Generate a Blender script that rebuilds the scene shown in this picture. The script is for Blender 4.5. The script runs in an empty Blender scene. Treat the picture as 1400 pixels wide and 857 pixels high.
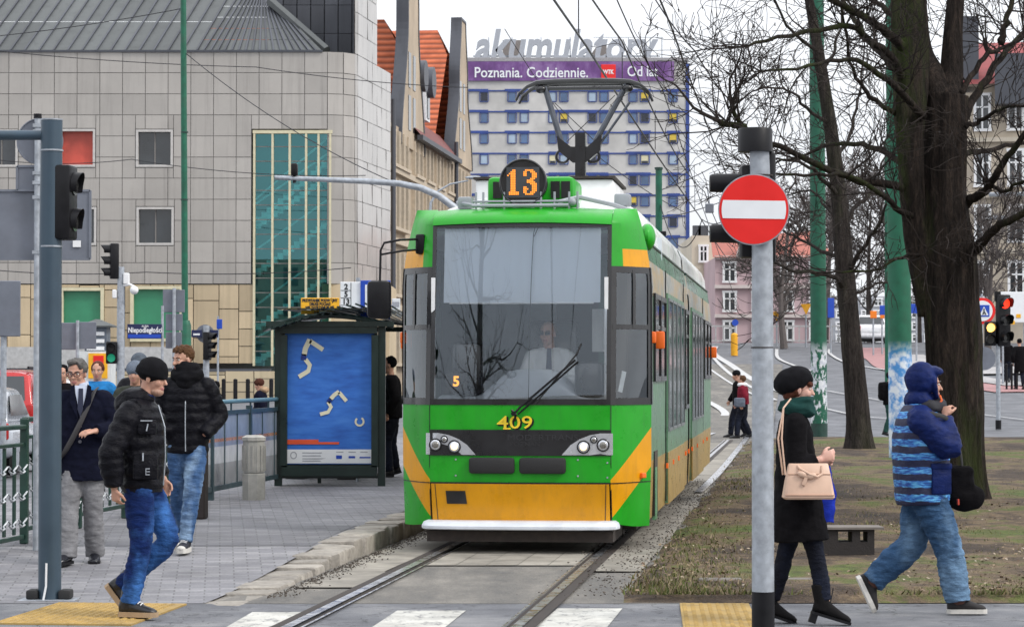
import bpy, bmesh, math, random
from mathutils import Vector, Matrix, Euler, noise as mnoise
R = math.radians
random.seed(7)
SC = bpy.context.scene
COL = SC.collection
V = Vector
TMP = bpy.data.scenes.new('tmp')

# ------------------------------------------------------------------ camera
F = 3500.0
TH = math.atan((510 - 428.5) / F)
CZ = 1.68
cam_d = bpy.data.cameras.new('camera')
cam = bpy.data.objects.new('camera', cam_d)
COL.objects.link(cam)
cam.location = (0, 0, CZ)
cam.rotation_euler = (math.pi / 2 + TH, 0, 0)
cam_d.sensor_width = 36
cam_d.lens = 36 * F / 1400
cam_d.clip_start = 0.2
cam_d.clip_end = 3000
cam_d.dof.use_dof = True
cam_d.dof.focus_distance = 22
cam_d.dof.aperture_fstop = 13
SC.camera = cam

def ray(px, py):
    dx = (px - 700) / F
    v = (428.5 - py) / F
    return V((dx, math.cos(TH) - v * math.sin(TH), math.sin(TH) + v * math.cos(TH)))

def A(px, py, Y):
    d = ray(px, py)
    d = d * (Y / d.y)
    return V((d.x, d.y, d.z + CZ))

def G(px, py, z=0.0):
    d = ray(px, py)
    t = (z - CZ) / d.z
    return V((d.x * t, d.y * t, z))

def sm(a, b, x):
    t = min(1, max(0, (x - a) / (b - a)))
    return t * t * (3 - 2 * t)

def H(x, y):
    r = 0.0
    if y > 72:
        r = 3.25 * (min(y, 132) - 72) / 60.0 + (max(0, min(y, 180) - 132)) * 0.012
        r *= sm(72, 84, y) * 0.25 + 0.75
    l = 0.55 * sm(62, 104, y)
    k = sm(-6, 4, x)
    return l * (1 - k) + r * k

def GT(px, py):
    d = ray(px, py)
    d = d / d.y
    y = 15.0
    while y < 400:
        p = V((d.x * y, y, CZ + d.z * y))
        if p.z <= H(p.x, p.y):
            return V((p.x, p.y, H(p.x, p.y)))
        y += 0.1
    return V((d.x * 150, 150, H(d.x * 150, 150)))

# ------------------------------------------------------------------ materials
MATS = {}
class NT:
    def __init__(s, name):
        s.m = bpy.data.materials.new(name)
        s.m.use_nodes = True
        s.t = s.m.node_tree
        s.b = s.t.nodes['Principled BSDF']
        s.out = s.t.nodes['Material Output']
    def n(s, typ, **kw):
        nd = s.t.nodes.new(typ)
        for k, v in kw.items():
            if k.startswith('i_'):
                key = k[2:]
                key = int(key) if key.isdigit() else key.replace('_', ' ')
                nd.inputs[key].default_value = v
            else:
                setattr(nd, k, v)
        return nd
    def l(s, a, b):
        s.t.links.new(a, b)
    def ramp(s, fac, stops):
        r = s.n('ShaderNodeValToRGB')
        el = r.color_ramp.elements
        while len(el) < len(stops):
            el.new(0.5)
        for e, (p, c) in zip(el, stops):
            e.position = p
            e.color = (c[0], c[1], c[2], 1) if hasattr(c, '__len__') else (c, c, c, 1)
        s.l(fac, r.inputs['Fac'])
        return r.outputs['Color']
    def mix(s, fac, a, b, mode='MIX'):
        m = s.n('ShaderNodeMix', data_type='RGBA', blend_type=mode)
        for sock, v in ((m.inputs[0], fac), (m.inputs[6], a), (m.inputs[7], b)):
            if hasattr(v, 'is_linked') or hasattr(v, 'links'):
                s.l(v, sock)
            elif hasattr(v, '__len__'):
                sock.default_value = (v[0], v[1], v[2], 1)
            else:
                sock.default_value = v if sock == m.inputs[0] else (v, v, v, 1)
        return m.outputs[2]
    def noise(s, scale, detail=4, vec=None, rough=0.55, dist=0.0):
        nz = s.n('ShaderNodeTexNoise', i_Scale=scale, i_Detail=detail, i_Roughness=rough, i_Distortion=dist)
        s.l(vec if vec is not None else s.obj(), nz.inputs['Vector'])
        return nz.outputs['Fac']
    def obj(s):
        if not hasattr(s, '_tc'):
            s._tc = s.n('ShaderNodeTexCoord')
        return s._tc.outputs['Object']
    def mapv(s, scale=(1, 1, 1), rot=(0, 0, 0), loc=(0, 0, 0), src=None):
        mp = s.n('ShaderNodeMapping')
        mp.inputs['Scale'].default_value = scale
        mp.inputs['Rotation'].default_value = rot
        mp.inputs['Location'].default_value = loc
        s.l(src if src is not None else s.obj(), mp.inputs['Vector'])
        return mp.outputs['Vector']
    def bump(s, h, strength=0.3, dist=0.02):
        b = s.n('ShaderNodeBump', i_Strength=strength, i_Distance=dist)
        s.l(h, b.inputs['Height'])
        s.l(b.outputs['Normal'], s.b.inputs['Normal'])
        return b
    def island(s):
        g = s.n('ShaderNodeNewGeometry')
        return g.outputs['Random Per Island']

def mat(name, col, rough=0.6, metal=0.0, var=0.18, scale=6.0, bump=0.0, bscale=60.0, bdist=0.01, coat=0.0,
        spec=0.5, dirt=0.0, dirtcol=(0.06, 0.05, 0.045), island=0.0, sheen=0.0):
    if name in MATS:
        return MATS[name]
    t = NT(name)
    nz = t.noise(scale, 5)
    lo = tuple(c * (1 - var) for c in col)
    hi = tuple(min(1, c * (1 + var)) for c in col)
    c = t.ramp(nz, [(0.3, lo), (0.7, hi)])
    if island:
        r = t.ramp(t.island(), [(0, 1 - island), (1, 1 + island)])
        c = t.mix(1.0, c, r, 'MULTIPLY')
    if dirt:
        d = t.noise(scale * 0.6, 8, rough=0.7)
        f = t.ramp(d, [(0.5, 0.0), (0.75, dirt)])
        c = t.mix(f, c, dirtcol)
    t.l(c, t.b.inputs['Base Color'])
    t.b.inputs['Metallic'].default_value = metal
    t.b.inputs['Specular IOR Level'].default_value = spec
    t.b.inputs['Coat Weight'].default_value = coat
    t.b.inputs['Coat Roughness'].default_value = 0.06
    if sheen:
        t.b.inputs['Sheen Weight'].default_value = sheen
    rr = t.ramp(nz, [(0.3, max(0, rough - 0.08)), (0.7, min(1, rough + 0.08))])
    t.l(rr, t.b.inputs['Roughness'])
    if bump:
        t.bump(t.noise(bscale, 6), bump, bdist)
    MATS[name] = t.m
    return t.m

def emit(name, col, strength):
    if name in MATS:
        return MATS[name]
    t = NT(name)
    t.b.inputs['Base Color'].default_value = (col[0], col[1], col[2], 1)
    t.b.inputs['Emission Color'].default_value = (col[0], col[1], col[2], 1)
    t.b.inputs['Emission Strength'].default_value = strength
    MATS[name] = t.m
    return t.m

def glass(name, tint=(1, 1, 1), refl=0.25, rcol=(0.8, 0.9, 1.0), rough=0.0, haze=0.0):
    if name in MATS:
        return MATS[name]
    t = NT(name)
    tr = t.n('ShaderNodeBsdfTransparent')
    tr.inputs['Color'].default_value = (*tint, 1)
    gl = t.n('ShaderNodeBsdfGlossy', i_Roughness=rough)
    gl.inputs['Color'].default_value = (*rcol, 1)
    fr = t.n('ShaderNodeFresnel', i_IOR=1.5)
    ad = t.n('ShaderNodeMath', operation='ADD', use_clamp=True)
    t.l(fr.outputs[0], ad.inputs[0])
    ad.inputs[1].default_value = refl
    mx = t.n('ShaderNodeMixShader')
    t.l(ad.outputs[0], mx.inputs[0])
    t.l(tr.outputs[0], mx.inputs[1])
    t.l(gl.outputs[0], mx.inputs[2])
    last = mx
    if haze:
        df = t.n('ShaderNodeBsdfDiffuse')
        df.inputs['Color'].default_value = (0.55, 0.62, 0.7, 1)
        m2 = t.n('ShaderNodeMixShader', i_0=haze)
        t.l(mx.outputs[0], m2.inputs[1])
        t.l(df.outputs[0], m2.inputs[2])
        last = m2
    t.l(last.outputs[0], t.out.inputs['Surface'])
    MATS[name] = t.m
    return t.m

# ------------------------------------------------------------------ mesh builder
class MB:
    def __init__(s):
        s.v = []; s.f = []; s.mi = []; s.cur = 0
    def add(s, vs, fs, mi=None):
        o = len(s.v)
        s.v.extend([tuple(x) for x in vs])
        m = s.cur if mi is None else mi
        for f in fs:
            s.f.append([i + o for i in f]); s.mi.append(m)
        return s
    def box(s, c, d, rot=None, mi=None, taper=None):
        x, y, z = d[0] / 2, d[1] / 2, d[2] / 2
        tx = ty = 1.0
        if taper: tx, ty = taper
        vs = [V((-x, -y, -z)), V((x, -y, -z)), V((x, y, -z)), V((-x, y, -z)),
              V((-x * tx, -y * ty, z)), V((x * tx, -y * ty, z)), V((x * tx, y * ty, z)), V((-x * tx, y * ty, z))]
        if rot is not None:
            M = Euler(rot).to_matrix() if not isinstance(rot, Matrix) else rot
            vs = [M @ v for v in vs]
        c = V(c)
        return s.add([v + c for v in vs], [(3, 2, 1, 0), (4, 5, 6, 7), (0, 1, 5, 4), (1, 2, 6, 5), (2, 3, 7, 6), (3, 0, 4, 7)], mi)
    def bbox(s, c, d, b=0.02, rot=None, mi=None):
        """box with chamfered edges"""
        x, y, z = d[0] / 2, d[1] / 2, d[2] / 2
        bm = bmesh.new()
        bmesh.ops.create_cube(bm, size=1)
        for v in bm.verts:
            v.co = V((v.co.x * d[0], v.co.y * d[1], v.co.z * d[2]))
        bmesh.ops.bevel(bm, geom=bm.edges[:], offset=min(b, min(x, y, z) * 0.9), segments=2, affect='EDGES', profile=0.5)
        M = Euler(rot).to_matrix() if rot is not None and not isinstance(rot, Matrix) else (rot or Matrix.Identity(3))
        bm.verts.index_update()
        s.add([M @ v.co + V(c) for v in bm.verts], [[v.index for v in f.verts] for f in bm.faces], mi)
        bm.free()
        return s
    def tube(s, pts, rad, n=8, cap=True, mi=None, flat=1.0):
        pts = [V(p) for p in pts]
        if not hasattr(rad, '__len__'): rad = [rad] * len(pts)
        rings = []
        ref = None
        for i, p in enumerate(pts):
            a = pts[max(0, i - 1)]; b = pts[min(len(pts) - 1, i + 1)]
            t = (b - a)
            if t.length < 1e-9: t = V((0, 0, 1))
            t.normalize()
            if ref is None:
                ref = t.orthogonal().normalized() if abs(t.z) < 0.9 else V((1, 0, 0))
            u = (ref - t * ref.dot(t))
            if u.length < 1e-6: u = t.orthogonal()
            u.normalize(); ref = u
            w = t.cross(u)
            rings.append([p + (u * math.cos(2 * math.pi * k / n) + w * math.sin(2 * math.pi * k / n) * flat) * rad[i] for k in range(n)])
        return s.rings(rings, cap, mi)
    def rings(s, rings, cap=True, mi=None, close=True):
        n = len(rings[0])
        vs = [p for r in rings for p in r]
        fs = []
        for i in range(len(rings) - 1):
            for k in range(n if close else n - 1):
                k2 = (k + 1) % n
                fs.append((i * n + k, i * n + k2, (i + 1) * n + k2, (i + 1) * n + k))
        if cap and close:
            fs.append(tuple(range(n - 1, -1, -1)))
            b = (len(rings) - 1) * n
            fs.append(tuple(b + k for k in range(n)))
        return s.add(vs, fs, mi)
    def cyl(s, a, b, r, r2=None, n=16, mi=None):
        return s.tube([a, b], [r, r if r2 is None else r2], n, True, mi)
    def ell(s, c, r, M=None, n=14, m=9, mi=None):
        c = V(c)
        rings = []
        for i in range(1, m):
            a = math.pi * i / m
            rings.append([V((r[0] * math.sin(a) * math.cos(2 * math.pi * k / n), r[1] * math.sin(a) * math.sin(2 * math.pi * k / n), -r[2] * math.cos(a))) for k in range(n)])
        top = V((0, 0, r[2])); bot = V((0, 0, -r[2]))
        vs = [p for q in rings for p in q] + [bot, top]
        if M is not None: vs = [M @ v for v in vs]
        nb = len(vs) - 2
        fs = []
        for i in range(len(rings) - 1):
            for k in range(n):
                k2 = (k + 1) % n
                fs.append((i * n + k, i * n + k2, (i + 1) * n + k2, (i + 1) * n + k))
        for k in range(n):
            k2 = (k + 1) % n
            fs.append((nb, k2, k))
            fs.append((nb + 1, (len(rings) - 1) * n + k, (len(rings) - 1) * n + k2))
        return s.add([v + c for v in vs], fs, mi)
    def quad(s, a, b, c, d, mi=None):
        return s.add([a, b, c, d], [(0, 1, 2, 3)], mi)
    def grid(s, fn, us, vs, mi=None):
        pts = [V(fn(u, v)) for v in vs for u in us]
        n = len(us)
        fs = []
        for j in range(len(vs) - 1):
            for i in range(n - 1):
                fs.append((j * n + i, j * n + i + 1, (j + 1) * n + i + 1, (j + 1) * n + i))
        return s.add(pts, fs, mi)
    def prism(s, poly, fn, d, mi=None):
        """poly: 2D outline; fn(a,b)->3D ; d: extrusion vector"""
        P = [V(fn(a, b)) for a, b in poly]; d = V(d)
        n = len(P)
        vs = P + [p + d for p in P]
        fs = [tuple(range(n)), tuple(range(2 * n - 1, n - 1, -1))]
        for k in range(n):
            k2 = (k + 1) % n
            fs.append((k2, k, n + k, n + k2))
        return s.add(vs, fs, mi)
    def torus(s, c, Rr, r, M=None, n=24, m=8, mi=None, arc=1.0):
        c = V(c); rings = []
        N = n if arc >= 1 else n + 1
        for i in range(N):
            a = 2 * math.pi * arc * i / n
            ring = []
            for k in range(m):
                b = 2 * math.pi * k / m
                p = V(((Rr + r * math.cos(b)) * math.cos(a), (Rr + r * math.cos(b)) * math.sin(a), r * math.sin(b)))
                if M is not None: p = M @ p
                ring.append(p + c)
            rings.append(ring)
        if arc >= 1: rings.append(rings[0])
        return s.rings(rings, cap=False, mi=mi)
    def build(s, name, mats, parent=None, smooth=False, loc=None, rz=None, angle=35, **props):
        me = bpy.data.meshes.new(name)
        me.from_pydata([tuple(v) for v in s.v], [], s.f)
        if not hasattr(mats, '__len__'): mats = [mats]
        for m in mats: me.materials.append(m)
        if len(mats) > 1: me.polygons.foreach_set('material_index', s.mi)
        bm = bmesh.new(); bm.from_mesh(me)
        bmesh.ops.recalc_face_normals(bm, faces=bm.faces[:])
        bm.to_mesh(me); bm.free()
        if smooth:
            me.polygons.foreach_set('use_smooth', [True] * len(me.polygons))
            if angle < 180:
                try: me.set_sharp_from_angle(angle=R(angle))
                except Exception: pass
        me.update()
        o = bpy.data.objects.new(name, me)
        COL.objects.link(o)
        if parent is not None: o.parent = parent
        if loc is not None: o.location = loc
        if rz is not None: o.rotation_euler = (0, 0, rz)
        for k, v in props.items(): o[k] = v
        return o

def tag(o, label, cat, group=None):
    o['label'] = label; o['category'] = cat
    if group: o['group'] = group
    return o

def thing(name, label, cat, loc=(0, 0, 0), rz=0.0, group=None):
    o = bpy.data.objects.new(name, None)
    o.empty_display_size = 0.2
    COL.objects.link(o)
    o.location = loc; o.rotation_euler = (0, 0, rz)
    return tag(o, label, cat, group)

def struct(o, kind='structure'):
    o['kind'] = kind
    return o

KIDS = {}
def dup(root, loc, rz=None, label=None, group=None):
    def rec(o, par):
        c = o.copy(); COL.objects.link(c)
        if par is not None: c.parent = par
        for ch in [x for x in COL.objects if x.parent == o]:
            rec(ch, c)
        return c
    r = rec(root, None)
    r.location = loc
    if rz is not None: r.rotation_euler = (0, 0, rz)
    if label: r['label'] = label
    if group: r['group'] = group
    return r

def remesh(mb, voxel, smooth_it=2, fac=0.5):
    """voxel-union of the builder's closed shells -> new builder"""
    me = bpy.data.meshes.new('r')
    me.from_pydata([tuple(v) for v in mb.v], [], mb.f)
    bm = bmesh.new(); bm.from_mesh(me)
    bmesh.ops.recalc_face_normals(bm, faces=bm.faces[:])
    bm.to_mesh(me); bm.free()
    o = bpy.data.objects.new('r', me)
    TMP.collection.objects.link(o)
    m = o.modifiers.new('r', 'REMESH'); m.mode = 'VOXEL'; m.voxel_size = voxel
    if smooth_it:
        sm_ = o.modifiers.new('s', 'SMOOTH'); sm_.factor = fac; sm_.iterations = smooth_it
    vl = TMP.view_layers[0]; vl.update()
    dg = vl.depsgraph; dg.update()
    ev = o.evaluated_get(dg)
    m2 = bpy.data.meshes.new_from_object(ev, depsgraph=dg)
    out = MB()
    out.v = [tuple(v.co) for v in m2.vertices]
    out.f = [list(p.vertices) for p in m2.polygons]
    out.mi = [0] * len(out.f)
    bpy.data.objects.remove(o); bpy.data.meshes.remove(me); bpy.data.meshes.remove(m2)
    return out

def text_mb(string, size, M, extrude=0.0, offset=0.0, align='CENTER', sx=1.0, spacing=1.0, shear=0.0):
    """text as mesh data; M maps text plane (x right, y up, z out) to the target space"""
    cu = bpy.data.curves.new('t', 'FONT')
    cu.body = string; cu.size = size; cu.align_x = align; cu.align_y = 'CENTER'
    cu.extrude = extrude; cu.offset = offset; cu.space_character = spacing; cu.shear = shear
    cu.resolution_u = 3
    o = bpy.data.objects.new('t', cu)
    TMP.collection.objects.link(o)
    vl = TMP.view_layers[0]; vl.update()
    dg = vl.depsgraph; dg.update()
    me = bpy.data.meshes.new_from_object(o.evaluated_get(dg), depsgraph=dg)
    out = MB()
    out.v = [tuple(M @ V((v.co.x * sx, v.co.y, v.co.z))) for v in me.vertices]
    out.f = [list(p.vertices) for p in me.polygons]
    out.mi = [0] * len(out.f)
    bpy.data.objects.remove(o); bpy.data.curves.remove(cu); bpy.data.meshes.remove(me)
    return out

def facing(c, normal, up=(0, 0, 1)):
    """4x4: local x right (as seen by a viewer the normal points at), y up, z = normal"""
    n = V(normal).normalized(); u = V(up); u = (u - n * u.dot(n)).normalized()
    x = u.cross(n)
    M = Matrix((x, u, n)).transposed().to_4x4()
    M.translation = V(c)
    return M

def merge(dst, src, mi=None):
    o = len(dst.v)
    dst.v.extend(src.v)
    for f, m in zip(src.f, src.mi):
        dst.f.append([i + o for i in f]); dst.mi.append(m if mi is None else mi)
    return dst

# ------------------------------------------------------------------ world and sun
W = bpy.data.worlds.new('World'); SC.world = W
W.use_nodes = True
nt = W.node_tree
bg = nt.nodes['Background']
sky = nt.nodes.new('ShaderNodeTexSky'); sky.sky_type = 'NISHITA'
sky.sun_disc = False
SUN_EL, SUN_AZ = R(42), R(118)
sky.sun_elevation = SUN_EL; sky.sun_rotation = SUN_AZ
sky.air_density = 1.0; sky.dust_density = 4.0; sky.ozone_density = 1.0
tcw = nt.nodes.new('ShaderNodeTexCoord')
nzw = nt.nodes.new('ShaderNodeTexNoise'); nzw.inputs['Scale'].default_value = 2.2; nzw.inputs['Detail'].default_value = 6
mpw = nt.nodes.new('ShaderNodeMapping'); mpw.inputs['Scale'].default_value = (1, 1, 3)
nt.links.new(tcw.outputs['Generated'], mpw.inputs['Vector']); nt.links.new(mpw.outputs['Vector'], nzw.inputs['Vector'])
rw = nt.nodes.new('ShaderNodeValToRGB')
rw.color_ramp.elements[0].position = 0.3; rw.color_ramp.elements[0].color = (7.6, 7.9, 8.4, 1)
rw.color_ramp.elements[1].position = 0.7; rw.color_ramp.elements[1].color = (10.2, 10.3, 10.6, 1)
nt.links.new(nzw.outputs['Fac'], rw.inputs['Fac'])
mxw = nt.nodes.new('ShaderNodeMix'); mxw.data_type = 'RGBA'; mxw.inputs[0].default_value = 0.9
nt.links.new(sky.outputs['Color'], mxw.inputs[6]); nt.links.new(rw.outputs['Color'], mxw.inputs[7])
sxw = nt.nodes.new('ShaderNodeSeparateXYZ'); nt.links.new(tcw.outputs['Generated'], sxw.inputs[0])
grw = nt.nodes.new('ShaderNodeMapRange'); grw.inputs['To Min'].default_value = 1.0; grw.inputs['To Max'].default_value = 1.75
nt.links.new(sxw.outputs['Z'], grw.inputs['Value'])
scw = nt.nodes.new('ShaderNodeVectorMath'); scw.operation = 'SCALE'
nt.links.new(mxw.outputs[2], scw.inputs[0]); nt.links.new(grw.outputs[0], scw.inputs['Scale'])
nt.links.new(scw.outputs[0], bg.inputs['Color'])
bg.inputs['Strength'].default_value = 0.118
sd = bpy.data.lights.new('sun', 'SUN'); sd.energy = 1.7; sd.angle = R(12); sd.color = (1.0, 0.96, 0.9)
sun = bpy.data.objects.new('sun', sd); COL.objects.link(sun)
sdir = V((math.sin(SUN_AZ) * math.cos(SUN_EL), math.cos(SUN_AZ) * math.cos(SUN_EL), math.sin(SUN_EL)))
sun.rotation_euler = (-sdir).to_track_quat('-Z', 'Y').to_euler()
sun.location = (0, 0, 60)
SC.view_settings.view_transform = 'Standard'
SC.view_settings.look = 'None'
SC.view_settings.exposure = 0.04
SC.view_settings.gamma = 1.0
SC.cycles.max_bounces = 7
SC.cycles.transparent_max_bounces = 16
SC.cycles.use_denoising = True

# shared materials
m_black = mat('black_plastic', (0.008, 0.008, 0.010), 0.45, var=0.3, scale=9, spec=0.25)
m_rubber = mat('black_rubber', (0.016, 0.016, 0.017), 0.75, var=0.3)
m_galv = mat('galvanised_steel', (0.36, 0.39, 0.43), 0.5, 0.35, var=0.22, scale=14, bump=0.05, dirt=0.25)
m_signback = mat('sign_back_grey', (0.16, 0.175, 0.21), 0.55, 0.2, var=0.12, scale=4, dirt=0.2)
m_white = mat('white_paint', (0.78, 0.79, 0.8), 0.5, var=0.06, scale=5, dirt=0.12)
m_green = mat('green_pole_paint', (0.004, 0.105, 0.058), 0.45, var=0.25, scale=5, dirt=0.35)
m_dkgreen = mat('dark_green_paint', (0.012, 0.045, 0.034), 0.4, var=0.25, scale=7, dirt=0.2)
m_steel = mat('polished_rail_steel', (0.5, 0.51, 0.53), 0.28, 0.9, var=0.2, scale=10)
m_rust = mat('rusty_steel', (0.045, 0.036, 0.032), 0.8, 0.2, var=0.4, scale=20)
m_signwhite = mat('sign_white', (0.76, 0.78, 0.8), 0.35, var=0.04)
m_signblue = mat('sign_blue', (0.01, 0.06, 0.42), 0.35, var=0.08)
m_signyellow = mat('sign_yellow', (0.8, 0.4, 0.01), 0.4, var=0.08)
m_signred = mat('sign_red', (0.72, 0.012, 0.01), 0.35, var=0.06)
m_orange = mat('orange_plate', (0.8, 0.2, 0.01), 0.4, var=0.1)
# ------------------------------------------------------------------ ground and tracks
def sX(s, y): return s + 0.114 * y

def ground_mat():
    t = NT('asphalt_ground')
    a = t.ramp(t.noise(1.2, 8, rough=0.65), [(0.3, (0.085, 0.09, 0.1)), (0.55, (0.145, 0.15, 0.165)), (0.75, (0.2, 0.205, 0.22))])
    b = t.ramp(t.noise(60, 4), [(0.3, 0.8), (0.7, 1.15)])
    t.l(t.mix(1.0, a, b, 'MULTIPLY'), t.b.inputs['Base Color'])
    t.b.inputs['Roughness'].default_value = 0.8
    t.bump(t.noise(90, 5), 0.3, 0.01)
    return t.m
def crossing_asphalt():
    t = NT('worn_crossing_asphalt')
    a = t.ramp(t.noise(0.9, 9, rough=0.7), [(0.32, (0.075, 0.078, 0.09)), (0.5, (0.14, 0.144, 0.158)), (0.66, (0.24, 0.24, 0.245))])
    sp = t.ramp(t.noise(140, 3), [(0.35, 0.65), (0.6, 1.2)])
    c = t.mix(1.0, a, sp, 'MULTIPLY')
    crk = t.n('ShaderNodeTexVoronoi', feature='DISTANCE_TO_EDGE', i_Scale=1.1)
    nv = t.n('ShaderNodeTexNoise', i_Scale=3.0, i_Detail=5.0); t.l(t.obj(), nv.inputs['Vector'])
    vm = t.n('ShaderNodeVectorMath', operation='ADD'); t.l(t.obj(), vm.inputs[0]); t.l(nv.outputs['Color'], vm.inputs[1])
    t.l(vm.outputs[0], crk.inputs['Vector'])
    k = t.ramp(crk.outputs['Distance'], [(0.0, 0.3), (0.018, 1.0)])
    c = t.mix(1.0, c, k, 'MULTIPLY')
    t.l(c, t.b.inputs['Base Color'])
    t.b.inputs['Roughness'].default_value = 0.75
    t.bump(t.noise(120, 5), 0.5, 0.008)
    return t.m

m_ground = ground_mat()
ys = [-120, -60, -20, 0, 10, 20, 40, 60, 66] + [68 + 2 * i for i in range(60)] + [200, 260, 400, 700, 1200]
xs = [-500, -250, -120, -60, -30, -16] + [-10 + 1.0 * i for i in range(17)] + [8, 12, 20, 40, 80, 150, 300, 600]
struct(MB().grid(lambda x, y: (x, y, H(x, y) - 0.02), xs, ys).build('ground', m_ground, smooth=True))

# crossing asphalt strip in front
m_cross = crossing_asphalt()
struct(MB().grid(lambda x, y: (x, y, 0.0), [-14, -7, 0, 7, 14], [8, 14, 18.728]).build('crossing_pavement', m_cross))
# old asphalt of the track bed between the crossing and the slabs
def bedmat():
    t = NT('track_bed')
    n1 = t.noise(1.5, 9, t.mapv((1.6, 0.5, 1), rot=(0, 0, -R(6.5))), rough=0.7)
    a = t.ramp(n1, [(0.3, (0.1, 0.098, 0.095)), (0.5, (0.165, 0.155, 0.14)), (0.72, (0.27, 0.25, 0.22))])
    sp = t.ramp(t.noise(70, 4), [(0.3, 0.7), (0.7, 1.2)])
    t.l(t.mix(1.0, a, sp, 'MULTIPLY'), t.b.inputs['Base Color'])
    t.b.inputs['Roughness'].default_value = 0.85
    t.bump(t.noise(45, 7), 0.8, 0.02)
    return t.m
m_bed = bedmat()
struct(MB().grid(lambda u, y: (sX(u, y), y, 0.002 if y < 70 else H(sX(u, y), y) + 0.01), [-4.3, -3.4, -2.6, -1.9, -0.9], [18.724, 30, 50, 64, 70, 80, 95, 110]).build('track_bed', m_bed))
# concrete slabs between and outside the rails
m_slab = mat('track_concrete', (0.26, 0.24, 0.205), 0.85, var=0.3, scale=3, bump=0.5, bscale=50, dirt=0.65, dirtcol=(0.12, 0.11, 0.1), island=0.14)
sl = MB()
y = 22.3
rnd = random.Random(4)
while y < 60:
    L = 1.5
    for k in range(5):
        a = -3.30 + k * 0.268; b = a + 0.262
        dz = rnd.uniform(0, 0.004)
        sl.add([(sX(a, y), y, 0.012 + dz), (sX(b, y), y, 0.012 + dz), (sX(b, y + L - 0.012), y + L - 0.012, 0.012 + dz), (sX(a, y + L - 0.012), y + L - 0.012, 0.012 + dz)], [(0, 1, 2, 3)])
    y += L
y = 20.0
while y < 60:
    L = rnd.uniform(1.4, 2.2)
    for a, b in ((-3.98, -3.50), (-1.78, -1.38)):
        if a < -3 or y > 20.5:
            dz = rnd.uniform(0, 0.006); j = rnd.uniform(-0.04, 0.04)
            sl.add([(sX(a, y), y, 0.012 + dz), (sX(b + j, y), y, 0.014), (sX(b + j * 0.3, y + L - 0.02), y + L - 0.02, 0.014), (sX(a, y + L - 0.02), y + L - 0.02, 0.012 + dz)], [(0, 1, 2, 3)])
    y += L
struct(sl.build('track_slabs', m_slab))
# rails : head, groove, guard lip
def rail(s0, y0, y1, name='tram_rail'):
    mb = MB(); n = 40
    yy = [y0 + (y1 - y0) * i / n for i in range(n + 1)]
    def zz(s, y): return H(sX(s, y), y) if y > 70 else 0.0
    def strip(a, b, z, mi):
        mb.grid(lambda s, y: (sX(s, y), y, z + zz(s, y)), [a, b], yy, mi)
    sg = 1 if s0 < -2.6 else -1
    strip(s0 - 0.036, s0 + 0.036, 0.024, 0)
    strip(*sorted((s0 + sg * 0.036, s0 + sg * 0.085)), 0.006, 1)
    strip(*sorted((s0 + sg * 0.085, s0 + sg * 0.105)), 0.02, 0)
    strip(*sorted((s0 - sg * 0.036, s0 - sg * 0.12)), 0.018, 2)
    o = mb.build(name, [m_steel, m_rust, m_rust])
    return struct(o)
rail(-3.39, 8, 64); rail(-1.885, 8, 64)
# far curving rails and second track
def far_line(pts, w, name, m, dz=0.03, z=None):
    P = [GT(*p) if len(p) == 2 else V(p) for p in pts]
    # resample
    Q = []
    for i in range(len(P) - 1):
        p0 = P[max(0, i - 1)]; p1 = P[i]; p2 = P[i + 1]; p3 = P[min(len(P) - 1, i + 2)]
        for k in range(8):
            t = k / 8
            Q.append(0.5 * ((2 * p1) + (p2 - p0) * t + (2 * p0 - 5 * p1 + 4 * p2 - p3) * t * t + (3 * p1 - p0 - 3 * p2 + p3) * t ** 3))
    Q.append(P[-1])
    mb = MB(); L = []; Rr = []
    for i, q in enumerate(Q):
        d = (Q[min(len(Q) - 1, i + 1)] - Q[max(0, i - 1)]); d.z = 0; d.normalize()
        nrm = V((d.y, -d.x, 0))
        for s, arr in ((-1, L), (1, Rr)):
            e = q + nrm * s * w / 2
            arr.append(V((e.x, e.y, H(e.x, e.y) + dz)))
    for i in range(len(Q) - 1):
        mb.quad(L[i], Rr[i], Rr[i + 1], L[i + 1])
    return struct(mb.build(name, m))

m_mark = mat('road_marking', (0.5, 0.5, 0.5), 0.6, var=0.12, scale=8, dirt=0.6, dirtcol=(0.25, 0.25, 0.25))
def zebra_mat():
    t = NT('zebra_paint')
    a = t.ramp(t.noise(4, 6), [(0.3, (0.5, 0.49, 0.45)), (0.7, (0.64, 0.63, 0.58))])
    f = t.ramp(t.noise(9, 10, t.mapv((1, 0.5, 1)), rough=0.8), [(0.52, 0.0), (0.6, 0.85)])
    g = t.ramp(t.noise(1.6, 8, rough=0.75), [(0.45, 1.0), (0.7, 0.6)])
    c = t.mix(f, a, (0.17, 0.17, 0.175))
    t.l(t.mix(1.0, c, g, 'MULTIPLY'), t.b.inputs['Base Color']); t.b.inputs['Roughness'].default_value = 0.75
    t.bump(f, -0.4, 0.006)
    return t.m
m_zebra = zebra_mat()
m_pink = mat('red_cycle_lane', (0.36, 0.19, 0.19), 0.75, var=0.15, scale=2, dirt=0.3)
m_pave2 = mat('far_pavement', (0.36, 0.35, 0.35), 0.85, var=0.15, scale=1.2, dirt=0.3)
far_line([(1024, 596), (990, 640), (955, 676)], 0.12, 'tram_rail', m_steel, 0.035)
far_line([(1010, 560), (960, 600), (900, 640)], 0.12, 'tram_rail', m_steel, 0.035)
far_line([(968, 480), (985, 500), (1010, 520), (1060, 548)], 0.16, 'road_marking', m_mark)
far_line([(978, 474), (976, 484), (1000, 500), (1030, 520), (1090, 545)], 0.32, 'road_marking', m_mark)
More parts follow.
